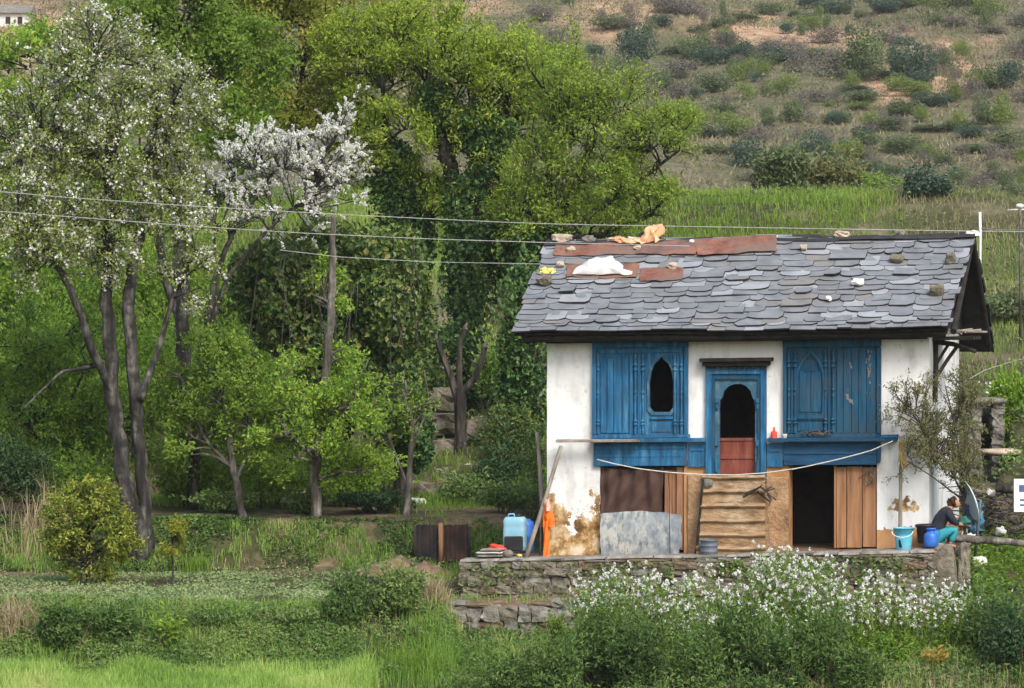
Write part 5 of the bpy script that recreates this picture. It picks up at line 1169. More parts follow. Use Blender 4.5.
mb = MB(); mb.hexa([(TU0+.08, TV0+.0, -1.6), (-.1, TV0, -1.6), (-.1, 1.0, -1.6), (TU0+.08, 1.0, -1.6), (TU0+.08, TV0+.0, tw(TU0)-.05), (-.1, TV0, tw(-.1)-.05), (-.1, 1.0, tw(-.1)-.05), (TU0+.08, 1.0, tw(TU0)-.05)]); mb.hexa([(-.1, TV0+.0, -1.6), (TU1-.08, TV0+.0, -1.6), (TU1-.08, 6.5, -1.6), (-.1, 6.5, -1.6), (-.1, TV0+.0, tw(-.1)-.05), (TU1-.08, TV0+.0, tw(TU1)-.05), (TU1-.08, 6.5, tw(TU1)-.05), (-.1, 6.5, tw(-.1)-.05)]); mb.build('earth_core', [m_soil], rw, H)
mb = MB(); u = TU0-.08
while u < TU1-.1:
    L_ = random.uniform(.4, .95); a = min(u+L_, TU1+.05); j = lambda q: random.uniform(-q, q); z = float(tw(u))-.035+j(.008); z2 = float(tw(a))-.035+j(.008); dp = random.uniform(.3, .45) if u < 5.6 else .75
    fr = TV0-.09+j(.05)
    mb.hexa([(u, fr, z), (a-.02, fr+j(.04), z2), (a-.02, TV0+dp, z2), (u, TV0+dp, z), (u+.01, fr+.01, z+.045), (a-.03, fr+.01, z2+.045), (a-.03, TV0+dp, z2+.047), (u+.01, TV0+dp, z+.047)]); u = a
mb.build('coping', [m_flag], rw, H, jit=.008, bevel=.008)
mb = MB(); u, w = hp(938, 568, TV0); mb.stone((u+.1, TV0+.02, w), (.2, .13, .4), 0, .1, .06, 4, 0, .12); mb.stone((u+.42, TV0+.4, w+.03), (.1, .3, .38), .1, .1, .06, 4, 0, .12); mb.build('corner_stone', [m_stone], rw, H)
# moss and small plants rooted in it
n = 2600; uu_ = np.concatenate([rng.normal(c, s_, k) for c, s_, k in ((4.5, .9, 900), (6.3, .5, 500), (1.3, .4, 350), (-.7, .4, 300), (3., .8, 550))]); ww_ = -.08-np.abs(rng.normal(0, .32, len(uu_)))+tw(uu_)
k = fbm(uu_*1.4, ww_*2, 9, 3) > .5; uu_, ww_ = uu_[k], ww_[k]; c_ = H(np.stack([uu_, np.full(len(uu_), TV0-.12)+rng.normal(0, .04, len(uu_)), ww_], -1)); n = len(c_)
tag(leaves_obj('wall_creeper', c_, .06*rng.uniform(.5, 1.5, n), rdir(n), rdir(n)+np.array([0, -.8, .5]), rng.uniform(0, 1, n), l_weed, None, .7), 'small green creepers rooted in the joints of the terrace wall', 'creeper', None, 'stuff')
lw = empty('lower_wall', H1(-.2, -1.8, -1.5), 'short lower tier of large grey stones at the foot of the terrace wall', 'stone wall')
mb = MB(); masonry(mb, -1.5, 1.5, -1.75, -1.7, lambda u: -.72+.06*math.sin(u*3)+tw(u), .22, hmin=.16, hmax=.3); mb.build('stonework', [m_stoneg, m_stone, m_stoneb], lw, H)
mb = MB(); mb.hexa([(-1.7, -1.6, -1.8), (1.7, -1.6, -1.8), (1.7, -.9, -1.8), (-1.7, -.9, -1.8), (-1.7, -1.6, -.8), (1.7, -1.6, -.78), (1.7, -.9, -.66), (-1.7, -.9, -.68)]); mb.build('earth_ledge', [m_soil], lw, H, jit=.03)
b0 = H1(-.2, -1.3, -.72); 
uu_ = rng.uniform(-1.7, 1.6, 900); p = H(np.stack([uu_, rng.uniform(-1.7, -1.0, 900), np.full(900, -.74)], -1)); p = p[fbm(p[:, 0]*2, p[:, 1]*2, 5) > .5]
tag(blades_obj('grass', p, rng.uniform(.06, .22, len(p)), .6, .012, rng.uniform(0, 1, len(p)), l_grass), 'short grass on the ledge between the two stone walls', 'grass', None, 'stuff')

# ------------------------------------------------------------------ things on the roof
ROOFOBJ = []
def roof_sheet(label, corners, name='rusty_sheet', mat=None, h=.085, wav=.012, n=14, th=.006, cat='metal sheet'):
    c = [roofp(*q) for q in corners]; mb = MB(); m = 5
    for side in (0, 1):
        for i in range(n+1):
            for j in range(m+1):
                f, g_ = i/n, j/m; a = np.array(c[0])*(1-f)+np.array(c[1])*f; b_ = np.array(c[3])*(1-f)+np.array(c[2])*f; q = a*(1-g_)+b_*g_
                e = mn.noise(Vector((q[0]*2.5, q[1]*4, h*40)))*wav*2.2
                q = q+np.array([mn.noise(Vector((f*6, g_*3, h*30))), mn.noise(Vector((f*7, g_*3, h*30+7)))])*.035*(1 if (i in (0, n) or j in (0, m)) else .4)
                mb.v.append((q[0], q[1], h+e-th*side))
    K = (n+1)*(m+1); I = lambda i, j, s_: s_*K+i*(m+1)+j
    for i in range(n):
        for j in range(m):
            mb.f.append((I(i, j, 0), I(i, j+1, 0), I(i+1, j+1, 0), I(i+1, j, 0))); mb.f.append((I(i, j, 1), I(i+1, j, 1), I(i+1, j+1, 1), I(i, j+1, 1)))
    for i in range(n): mb.f += [(I(i, 0, 0), I(i+1, 0, 0), I(i+1, 0, 1), I(i, 0, 1)), (I(i, m, 0), I(i, m, 1), I(i+1, m, 1), I(i+1, m, 0))]
    for j in range(m): mb.f += [(I(0, j, 0), I(0, j, 1), I(0, j+1, 1), I(0, j+1, 0)), (I(n, j, 0), I(n, j+1, 0), I(n, j+1, 1), I(n, j, 1))]
    mb.m = [0]*len(mb.f); o = mb.build(name, [mat or m_rust], None, RF, smooth=False); return tag(o, label, cat, 'rusty sheets patched on the slate roof' if name == 'rusty_sheet' else None)
roof_sheet('long rusty sheet near the ridge at the left part of the slate roof', [(556, 247), (640, 247), (636, 258.5), (553, 259)])
roof_sheet('weathered grey brown sheet between the two long rusty sheets near the ridge', [(636, 249), (700, 244), (696, 258.5), (636, 258.5)], mat=M('brown_grey_sheet', [(.08, .05, .045), (.15, .09, .075), (.24, .11, .07)], 3, .8, .3, 8), h=.1)
roof_sheet('long rusty sheet near the ridge, its ragged end farthest from the orange cloth', [(694, 244), (777, 241.5), (777, 256), (698, 260)], h=.118)
roof_sheet('small rusty sheet below the others, right beside the white sack', [(641, 272), (684, 271), (683, 284), (640, 285.5)], h=.09)
roof_sheet('short rusty sheet half hidden under the white sack', [(567, 268), (640, 267), (637, 281), (567, 282)], h=.075, mat=M('dull_rust', [(.09, .06, .05), (.17, .09, .06), (.25, .12, .08)], 3, .8, .3, 8))
def heap(name, label, cat, mat, pts, h, fn=None, base=.09, n=18, m=10, amp=.05):
    """crumpled cloth lying over the roof: outline corners in the same four-corner order, domed and creased"""
    c = [roofp(*q) for q in pts]; mb = MB()
    for side in (0, 1):
        for i in range(n+1):
            for j in range(m+1):
                f, g_ = i/n, j/m; q = (np.array(c[0])*(1-f)+np.array(c[1])*f)*(1-g_)+(np.array(c[3])*(1-f)+np.array(c[2])*f)*g_
                dome = (1-(2*f-1)**2)**.6*(1-(2*g_-1)**2)**.6
                nz = mn.noise(Vector((q[0]*6, q[1]*6, h*10)))+.6*mn.noise(Vector((q[0]*13, q[1]*13, h*10)))
                q = q+np.array([mn.noise(Vector((f*5, g_*4, 1+h))), mn.noise(Vector((f*5, g_*4, 9+h)))])*.09
                mb.v.append((q[0], q[1], base+dome*h+nz*amp*(.3+dome)-.012*side))
    K = (n+1)*(m+1); I = lambda i, j, s_: s_*K+i*(m+1)+j
    for i in range(n):
        for j in range(m):
            mb.f.append((I(i, j, 0), I(i, j+1, 0), I(i+1, j+1, 0), I(i+1, j, 0))); mb.f.append((I(i, j, 1), I(i+1, j, 1), I(i+1, j+1, 1), I(i, j+1, 1)))
    for i in range(n): mb.f += [(I(i, 0, 0), I(i+1, 0, 0), I(i+1, 0, 1), I(i, 0, 1)), (I(i, m, 0), I(i, m, 1), I(i+1, m, 1), I(i+1, m, 0))]
    for j in range(m): mb.f += [(I(0, j, 0), I(0, j, 1), I(0, j+1, 1), I(0, j+1, 0)), (I(n, j, 0), I(n, j+1, 0), I(n, j+1, 1), I(n, j, 1))]
    mb.m = [0]*len(mb.f); return tag(mb.build(name, [mat], None, fn or RF, smooth=True), label, cat)
heap('white_sack', 'crumpled white sack lying on the slate roof', 'sack', m_white, [(588, 267), (618, 266), (632, 280), (572, 280)], .16, base=.11)
heap('orange_cloth', 'faded orange cloth draped over the roof ridge', 'cloth', m_orangep, [(652, 237), (668, 236), (657, 249), (640, 249)], .2, base=.13, amp=.05)
heap('orange_cloth', 'pale pink sheet end lying flat beside the orange cloth below the ridge', 'cloth', m_orangep, [(606, 244), (652, 246), (645, 250), (622, 250)], .03, base=.14, amp=.02)
heap('yellow_cloth', 'small yellow cloth strip on the slates at the roof end', 'cloth', m_yellow, [(541, 272), (556, 272), (554, 277), (541, 277)], .03, base=.07, amp=.02)
def roof_stone(px, py, wpx, hpx, label, mat=m_stoneg, e=.5, k=.09):
    u, s_ = roofp(px, py); w = wpx/55/2; h = hpx/55/2
    mb = MB(); mb.stone((u, s_, k+h*.7), (w, max(w*.7, .04), h), random.uniform(-.4, .4), e*.4, .12, 3, 0, .2); tag(mb.build('roof_stone', [mat], None, RF), label, 'stone', 'stones weighing down the slate roof')
def ridge_stone(px, py, wpx, hpx, label, mat=m_stoneg, e=.5):
    u, w = hp(px, py, VR); mb = MB(); mb.stone((u, VR, WR+.01+hpx/55/2), (wpx/110, wpx/140, hpx/110), random.uniform(-.4, .4), e*.4, .12, 3, 0, .2); tag(mb.build('ridge_stone', [mat], None, H), label, 'stone', 'stones on the roof ridge')
m_tan = M('tan_stone', [(.25, .2, .14), (.4, .33, .25), (.5, .42, .33)], 4, .9, .4, 14)
m_pale = M('pale_stone', [(.45, .42, .38), (.6, .57, .53), (.7, .67, .62)], 4, .9, .3, 14)
ridge_stone(562, 238, 19, 9, 'large rounded brown stone at the left end of the roof ridge', m_tan); ridge_stone(588, 238, 13, 7, 'grey stone second from the left end of the roof ridge', m_stoneg)
ridge_stone(616, 239, 15, 5, 'flat pale stone on the ridge left of the orange cloth', m_pale, .3); ridge_stone(633, 240, 11, 5, 'small pale stone on the ridge close to the orange cloth', m_pale, .35)
ridge_stone(646, 238, 12, 10, 'dark slab standing on the ridge touching the orange cloth', m_slated, .25)
ridge_stone(842, 234, 15, 7, 'pale lump of stone midway along the right half of the ridge', m_tan); ridge_stone(900, 232, 9, 7, 'small upright grey stone on the ridge towards the gable', m_stoneg); ridge_stone(772, 238, 14, 4, 'flat stone at the middle of the ridge', m_pale, .35); ridge_stone(748, 238, 9, 4, 'little stone on the ridge beyond the longest rusty sheet', m_stoneg)
ridge_stone(972, 231, 13, 5, 'white block at the gable end of the ridge', m_whiteplastic, .15)
for a in [(571, 254, 9, 3.5, 'small pale stone on the long rusty sheet', m_tan), (638, 254, 7, 4, 'tiny tan stone between the upper rusty sheets', m_tan), (561, 269.5, 8, 4, 'tan pebble above the yellow cloth strip', m_tan), (673, 272, 9, 6, 'tan stone holding down the small rusty sheet', m_tan), (545, 288, 14, 8, 'mossy stone low on the roof end below the yellow cloth', m_stone), (858, 288, 12, 5, 'cream stone lying midway down the bare slates', m_pale), (937, 296, 14, 9, 'brown mossy stone low on the slates near the gable', m_stone), (829, 304, 5, 3.5, 'white pebble low on the slates', m_pale), (804, 253, 7, 5, 'pinkish stone just beyond the end of the longest rusty sheet', m_tan), (897, 263, 14, 5, 'grey brown stone on the slates between the cream stone and the gable', m_stone), (951, 265, 10, 10, 'square mossy clod high on the slates near the gable', m_stone), (692, 247, 5, 3, 'cream pebble on the grey brown sheet', m_pale)]: roof_stone(*a)

# ------------------------------------------------------------------ things in front of the house
def hu(px, py, v): u, w = hp(px, py, v); return np.array([u, v, w])
def mesh_thing(mb, name, mats, label, cat, fn=H, **k): return tag(mb.build(name, mats, None, fn, **k), label, cat)
# curtain
mb = MB(); n, m = 40, 22; u0, u1 = U_(601), U_(664); wt, wb = W_(467, 632), W_(516, 632)
for side in (0, 1):
    for i in range(n+1):
        for j in range(m+1):
            f, g_ = i/n, j/m; fold = .035*math.sin(f*30+2.5*g_*math.sin(f*5))*(1-.5*g_)+.05*mn.noise(Vector((f*4, g_*3, 2)))+.04*math.sin((f*1.2+g_*.8)*14)*(1-f*.6)
            top = wt-.05*math.sin(f*PI)*1.0
            mb.v.append((u0+(u1-u0)*f-(.0 if f < .7 else .05*g_*(f-.7)*3), .0+fold+.008*side, top+(wb-top)*g_))
K = (n+1)*(m+1)
for i in range(n):
    for j in range(m):
        q = i*(m+1)+j; mb.f.append((q, q+1, q+m+2, q+m+1)); mb.f.append((K+q, K+q+m+1, K+q+m+2, K+q+1))
mb.m = [0]*len(mb.f); mesh_thing(mb, 'curtain', [m_cloth_br], 'brown cloth curtain hung across the lower doorway under the bright blue bay', 'curtain', smooth=True)
# patchy sheet
mb = MB(); n, m = 26, 14
cs_ = [hu(600, 514, -.1), hu(681, 515, -.1), hu(682, 555, -.16), hu(600.5, 556, -.16)]
for side in (0, 1):
    for i in range(n+1):
        for j in range(m+1):
            f, g_ = i/n, j/m; q = (cs_[0]*(1-f)+cs_[1]*f)*(1-g_)+(cs_[3]*(1-f)+cs_[2]*f)*g_
            q = q+np.array([.03*mn.noise(Vector((g_*4, f*2, 3)))*(i in (0, n))+(-.05 if (i == n and j > m-3) else 0), -.05*math.sin(f*PI)*math.sin(g_*PI)+.012*mn.noise(Vector((f*6, g_*5, 0)))+.008*side, (.06*math.sin(f*PI)+.02*mn.noise(Vector((f*7, 0, 3))))*(1-g_)])
            mb.v.append(tuple(q))
K = (n+1)*(m+1)
for i in range(n):
    for j in range(m):
        q = i*(m+1)+j; mb.f.append((q, q+1, q+m+2, q+m+1)); mb.f.append((K+q, K+q+m+1, K+q+m+2, K+q+1))
mb.m = [0]*len(mb.f); mesh_thing(mb, 'metal_sheet', [m_zinc], 'patchy grey and white metal sheet leaning under the brown curtain', 'metal sheet', smooth=True)
def stick(name, label, cat, pts, r, mat, n=8, jit=.06, smooth=True, fn=H):
    mb = MB(); q = np.array(pts); tt = np.linspace(0, len(q)-1, max(6, len(q)*3)); p_ = np.stack([np.interp(tt, np.arange(len(q)), q[:, i]) for i in range(3)], -1)
    rr = np.interp(tt, np.linspace(0, len(q)-1, 2), r) if hasattr(r, '__len__') else r
    mb.tube(p_, rr, n, jit); return mesh_thing(mb, name, [mat], label, cat, fn=fn, smooth=smooth)
stick('cord', 'thin dark wire hanging down over the patchy metal sheet', 'wire', [hu(668, 470, -.02), hu(670, 500, -.06), hu(669.5, 515, -.2), hu(670, 556, -.22)], .006, m_wood_d)
stick('stick', 'thin dark stick leaning beside the mud steps', 'stick', [hu(703, 480, -.3), hu(700, 515, -.42), hu(695.5, 556, -.62)], .022, m_wood_d)
stick('wooden_pole', 'grey wooden pole leaning from the plank down to the terrace edge', 'pole', [hu(561, 446, -.3), hu(545, 500, -.55), hu(526, 558, -.8)], (.035, .045), m_wood_g)
stick('wooden_pole', 'grey pole standing behind the house corner beside the leaning pole', 'pole', [hu(537, 432, .5), hu(540, 470, .45), hu(543, 520, .4)], (.035, .05), m_wood_g)
stick('wooden_pole', 'thin pale stake standing behind the orange cloth', 'stake', [hu(541, 500, -.1), hu(540, 556, -.1)], .015, m_barkg)
mb = MB(); a = rect(556, 439.5, 638.5, 442.2, -.33); mb.box((a[0], -.34, a[2]), (a[1], -.204, a[3]), .008); mesh_thing(mb, 'plank', [m_wood_g], 'grey plank laid level along the blue ledge onto the leaning pole', 'plank')
# clothesline
pts = [(597, 459.5), (615, 464), (640, 469), (670, 472.5), (700, 474.5), (735, 475), (765, 473), (800, 468), (840, 459), (870, 451), (893, 441)]
stick('clothesline', 'slack pale rope strung across the front of the house', 'rope', [hu(a, c, -.36) for a, c in pts], .0105, m_rope, 6, 0)
# pots and plastic
def pot(name, label, cat, mat, px, v, y0, y1, prof_, n=24, extra=None):
    u, wb = hp(px, y1, v); _, wt = hp(px, y0, v); h = wt-wb
    root = empty(name, H1(u, v, wb), label, cat); mb = MB(); mb.lathe((u, v, wb), [(r, z*h) for r, z in prof_], n); mb.build('body', [mat], root, H, smooth=True)
    return root, u, wb, h
pot('metal_pot', 'grey ribbed metal pot at the foot of the mud steps', 'pot', m_greypot, 709, -.78, 539.5, 557, [(.145, 0), (.155, .06), (.155, .3), (.165, .33), (.155, .36), (.157, .62), (.167, .65), (.157, .68), (.158, .9), (.172, .94), (.172, 1), (.155, 1), (.15, .5), (.02, .45)])
bk, u, wb, h = pot('bucket', 'light blue plastic bucket with a dark patch standing on the terrace edge', 'bucket', m_cyan, 903.5, -.62, 527.5, 551, [(.125, 0), (.135, .02), (.155, .6), (.16, .78), (.177, .8), (.18, .97), (.186, .97), (.186, 1), (.165, 1), (.15, .5), (.02, .3)])
mb = MB(); pts = [(-.03, .08), (.02, .06), (.028, .1), (.012, .16), (-.006, .22), (-.03, .2), (-.035, .14)]
th0 = -PI/2-.25
vs = []
for (a, c) in pts:
    R_ = .1375+.035*(c/h)+.004; an = th0+a/R_; vs.append((u+R_*math.cos(an), -.62+R_*math.sin(an), wb+c))
mb.add(vs, [tuple(range(len(vs)))]); mb.build('dark_patch', [m_black], bk, H)
mb = MB(); mb.tube([(u+.185*math.cos(q), -.62+.03*0-.185*math.sin(q)*.35-.16, wb+h*.86-.1*math.sin(q)) for q in np.linspace(0, PI, 12)], .006, 6); mb.build('handle', [m_whiteplastic], bk, H)
jg, u, wb, h = pot('jug', 'blue plastic water jug next to the crouching person', 'jug', m_blueplas, 931, -.62, 528, 546.5, [(.11, 0), (.125, .04), (.13, .3), (.128, .55), (.115, .7), (.075, .78), (.07, .8), (.07, .9), (.085, .91), (.085, 1), (.06, 1)])
mb = MB(); mb.tube([(u+.07, -.62, wb+h*.9), (u+.14, -.62, wb+h*.85), (u+.15, -.62, wb+h*.65), (u+.125, -.62, wb+h*.5)], .012, 6); mb.build('handle', [m_blueplas], jg, H)
pot('black_tub', 'black tub standing between the blue jug and the crouching person', 'tub', m_black, 925.5, -.36, 523, 543, [(.13, 0), (.14, .05), (.165, .8), (.19, .84), (.19, .92), (.17, .94), (.15, .5), (.02, .4)])
# drum group on the far end of the terrace
dm = empty('water_can', H1(*hu(515, 552, -.25)), 'big pale blue plastic water can at the end of the terrace', 'water can')
u, v, w = hu(515, 551, -.25); mb = MB(); W2, D2, HH = .205, .15, .62
prof_ = [(0, .9), (.03, 1), (.12, 1), (.15, .97), (.18, 1), (.42, 1), (.45, .97), (.48, 1), (.55, .99), (.59, .93), (.62, .8)]
n = 24; k0 = len(mb.v)
for z, s_ in prof_:
    for q in range(n):
        a = 2*PI*q/n; c, s2 = math.cos(a), math.sin(a); mb.v.append((u+W2*s_*math.copysign(abs(c)**.4, c), v+D2*s_*math.copysign(abs(s2)**.4, s2), w+z))
mb.f += [(i*n+q, i*n+(q+1) % n, (i+1)*n+(q+1) % n, (i+1)*n+q) for i in range(len(prof_)-1) for q in range(n)]+[tuple(range(n-1, -1, -1)), tuple(range((len(prof_)-1)*n, len(prof_)*n))]
mb.m = [0]*len(mb.f); mb.build('body', [m_ltblue], dm, H, smooth=True)
mb = MB(); mb.lathe((u+.06, v, w+.61), [(.05, 0), (.055, .02), (.05, .06), (.03, .065)], 14); mb.build('cap', [m_black], dm, H); mb = MB(); mb.tube([(u-.14, v, w+.6), (u-.11, v, w+.67), (u-.02, v, w+.67), (u+.0, v, w+.61)], .016, 8); mb.build('handle', [m_ltblue], dm, H, smooth=True)
pot('blue_barrel', 'darker blue plastic barrel half hidden behind the pale water can', 'barrel', m_blueplas, 526.5, -.02, 519, 552, [(.12, 0), (.14, .04), (.142, .45), (.15, .48), (.142, .51), (.14, .85), (.12, .93), (.07, .96), (.07, 1), (.02, 1)])
mb = MB(); a = hu(514, 549.5, -.5); mb.box((a[0]-.17, -.56, a[2]-.02), (a[0]+.16, -.42, a[2]+.24), .01); mesh_thing(mb, 'black_box', [m_black], 'black plastic crate in front of the pale blue water can', 'crate', bevel=.02)
def lump(name, label, cat, mat, px, py, v, w, h, fn=H, e=.7, jit=.3, k=5, dp=None):
    a = hu(px, py, v); mb = MB(); mb.stone((a[0], v, a[2]+h/2), (w/2, (dp or w*.7)/2, h/2), 0, e, jit, k); return mesh_thing(mb, name, [mat], label, cat, fn=fn, smooth=True)
lump('red_cloth', 'bright red cloth bundled beside the pale blue water can', 'cloth', m_red, 497, 552, -.55, .38, .15)
lump('yellow_cloth', 'small yellow rag on the terrace edge beside the leaning pole', 'rag', m_yellow, 520, 557, -.75, .12, .06)
for i, (px, py, w, mat, lb) in enumerate([(491, 556.5, .52, m_flag, 'wide flat slab at the bottom of the slab stack by the water can'), (490, 553.5, .48, m_pale, 'whitish slab in the middle of the slab stack by the water can'), (492, 550.8, .42, m_flag, 'topmost slab of the slab stack by the water can')]):
    a = hu(px, py, -.72); mb = MB(); mb.stone((a[0], -.72, a[2]+.02), (w/2, .2, .022), random.uniform(-.2, .2), .25, .06); tag(mb.build('stone_slab', [mat], None, H, smooth=False), lb, 'stone slab', 'stacked stone slabs by the water can')
lump('stone', 'grey stone at the edge of the terrace in front of the black crate', 'stone', m_stoneg, 508, 557, -.8, .2, .13, e=.45, jit=.1, k=3)
# orange cloth on its post
st_ = empty('orange_scarf', H1(*hu(547, 557, -.55)), 'long bright orange scarf hanging from a post at the house corner', 'scarf')
mb = MB()
def strip(pts, v, th=.03):
    l = [hu(a, y, v) for a, c, y in pts]; r_ = [hu(c, y, v) for a, c, y in pts]; n = len(pts); b0 = len(mb.v); K = 6
    for s_ in (0, 1):
        for i in range(n):
            for k in range(K+1):
                f = k/K; q = l[i]*(1-f)+r_[i]*f; mb.v.append((q[0], v-.04*math.sin(f*PI*2.5+i*.7)*.6-.03*math.sin(f*PI)+th*s_, q[2]))
    N = n*(K+1)
    for i in range(n-1):
        for k in range(K):
            q = b0+i*(K+1)+k; mb.f += [(q, q+K+1, q+K+2, q+1), (N+q, N+q+1, N+q+K+2, N+q+K+1)]
    mb.m = [0]*len(mb.f)
pp = []
def dens(pts, k=4):
    out = []
    for a, b_ in zip(pts[:-1], pts[1:]):
        for i in range(k): out.append(tuple(np.array(a)*(1-i/k)+np.array(b_)*i/k))
    return out+[pts[-1]]
strip(dens([(545, 548, 501), (544, 551, 510), (543.5, 554, 516), (547, 554.5, 520), (547.5, 553.5, 527)]), -.6); strip(dens([(543.5, 549.5, 508), (543, 549.5, 525), (543.5, 549.2, 540), (543.5, 549.5, 557.5)]), -.57)
mb.build('cloth', [m_orange], st_, H, smooth=True)
mb = MB(); strip(dens([(545, 549, 499), (544.5, 549.5, 503), (545.5, 550.5, 511)]), -.66, .02); mb.build('pale_end', [M('pink_cloth', [(.6, .3, .24), (.7, .5, .44)], 9, .9, .2)], st_, H, smooth=True)
stick('wooden_post', 'thin post carrying the orange scarf', 'post', [hu(547, 497, -.5), hu(546.5, 530, -.5), hu(546, 558, -.5)], .022, m_barkg)
# branches thrown on the steps
mb = MB()
for pts in ([(743, 497), (752, 492), (760, 487), (768, 491), (775, 488)], [(757, 491), (764, 497), (770, 502)], [(762, 488), (770, 495), (776, 500)], [(766, 490), (772, 486)], [(746, 494), (756, 489), (763, 485)], [(768, 494), (771, 500), (769, 506)]):
    mb.tube([hu(a+random.uniform(-.5, .5), c, -.36+random.uniform(-.05, .05)) for a, c in pts], np.linspace(.024, .01, len(pts)), 6, .15)
mesh_thing(mb, 'dead_branch', [m_barkd], 'forked dead branch caught on the mud steps', 'branch')
pot('bottle', 'small orange bottle with dark cap on the ledge right of the blue door', 'bottle', m_red, 774, -.11, 427, 439, [(.055, 0), (.06, .05), (.06, .5), (.045, .62), (.02, .7), (.02, .98), (.015, 1)])
pot('cup', 'little white cup on the ledge beside the orange bottle', 'cup', m_white, 784.5, -.15, 434, 439.2, [(.04, 0), (.05, .9), (.05, 1), (.035, 1), (.03, .4)])
mb = MB()
for _ in range(26):
    a = hu(random.gauss(815, 6), 436.5-random.random()*4, -.15+random.uniform(-.04, .04)); b_ = a+np.array([random.gauss(0, .1), random.gauss(0, .04), random.uniform(-.01, .06)]); mb.tube([a, (a+b_)/2+np.array([0, 0, .02]), b_], .008, 4)
mesh_thing(mb, 'twig_bundle', [m_twig], 'small bundle of dry twigs on the ledge under the arched shutter', 'twigs')
stick('wooden_pole', 'upright grey pole behind the light blue bucket', 'pole', [hu(901, 436, -.3), hu(900.5, 490, -.32), hu(900, 549, -.34)], (.03, .036), m_wood_g)
mb = MB()
for _ in range(70):
    a = hu(902+random.gauss(0, 1.5), 440+random.random()*6, -.36+random.uniform(-.06, .06)); b_ = hu(903+random.gauss(0, 2.6), 458+random.random()*14, -.38+random.uniform(-.08, .06)); mb.tube([a, (a+b_)/2, b_], .008, 3)
mesh_thing(mb, 'straw_bundle', [m_hay], 'dry straw bundle tied to the upright pole', 'straw')
mb = MB()
for _ in range(18):
    a = hu(870+random.gauss(0, 3), 466+random.random()*14, -.0); b_ = a+np.array([random.gauss(0, .06), -.03, -random.uniform(.02, .15)]); mb.tube([a, (a+b_)/2, b_], .01, 4)
mesh_thing(mb, 'dry_garland', [m_twig], 'withered garland hanging at the top of the ochre plank door', 'garland')

# ------------------------------------------------------------------ crouching person
def skin_obj(name, verts, edges, radii, mat, parent, fn, sub=2, root=0):
    me = bpy.data.meshes.new(name); me.from_pydata([tuple(p) for p in verts], edges, []); me.materials.append(mat)
    o = bpy.data.objects.new(name+'_tmp', me); COL.objects.link(o); sk = o.modifiers.new('s', 'SKIN'); sk.use_smooth_shade = True
    for i, r_ in enumerate(radii):
        d = me.skin_vertices[0].data[i]; d.radius = (r_, r_) if not hasattr(r_, '__len__') else r_; d.use_root = i == root
    sb = o.modifiers.new('u', 'SUBSURF'); sb.levels = sub; sb.render_levels = sub
    dg = bpy.context.evaluated_depsgraph_get(); m2 = bpy.data.meshes.new_from_object(o.evaluated_get(dg)); bpy.data.objects.remove(o)
    V = np.empty(len(m2.vertices)*3); m2.vertices.foreach_get('co', V); V = fn(V.reshape(-1, 3))-wloc(parent); m2.vertices.foreach_set('co', V.ravel().astype(np.float32))
    m2.name = name; m2.update(); q = bpy.data.objects.new(name, m2); COL.objects.link(q); q.parent = parent
    if not m2.materials: m2.materials.append(mat)
    return q
pb = hu(938.5, 547, -.35); pb[2] = float(tw(pb[0]))-.01
person = empty('person', H1(*pb), 'person in dark top and teal trousers crouching with bowed head at the terrace corner', 'person')
PS = 1.0
def PF(a): a = np.asarray(a, float).reshape(-1, 3)*PS; return H(np.stack([pb[0]-.06+a[:, 0]*.97-a[:, 1]*.25, pb[1]+a[:, 1]*.97+a[:, 0]*.25, pb[2]+a[:, 2]], -1))
bv = [(0, 0, .24), (.03, 0, .36), (.1, 0, .52), (.19, 0, .65), (.27, 0, .73), (.325, 0, .775), (.36, 0, .80), (.40, 0, .775)]
bR = [.12, .11, .12, .115, .055, .06, .088, .075]
be = [(0, 1), (1, 2), (2, 3), (3, 4), (4, 5), (5, 6), (6, 7)]
def add(p, r_, par): bv.append(p); bR.append(r_); be.append((par, len(bv)-1)); return len(bv)-1
nose = add((.455, 0, .765), .016, 7)
for s_ in (-1, 1):
    sh = add((.2, s_*.15, .66), .06, 3); el = add((.33, s_*.19, .46), .042, sh); fo = add((.43, s_*.13, .43), .036, el); wr = add((.50, s_*.08, .42), .026, fo); pm = add((.545, s_*.06, .415), .034, wr)
    for q, (dx, dy, ln) in enumerate([(.05, .028, .034), (.062, .01, .042), (.06, -.008, .039), (.05, -.024, .03)]):
        f1 = add((.545+dx*.6, s_*(.06+dy), .41), .0095, pm); add((.545+dx+.012, s_*(.06+dy*1.1), .385), .0085, f1); 
    t1 = add((.55, s_*.02, .435), .011, pm); add((.585, s_*.005, .425), .009, t1)
    hi = add((.03, s_*.09, .22), .095, 0); kn = add((.36, s_*.15, .36), .062, hi); ca = add((.30, s_*.14, .2), .05, kn); an = add((.24, s_*.13, .07), .034, ca); add((.36, s_*.14, .035), .03, an)
skin_obj('body', bv, be, bR, m_skin, person, PF, 2)
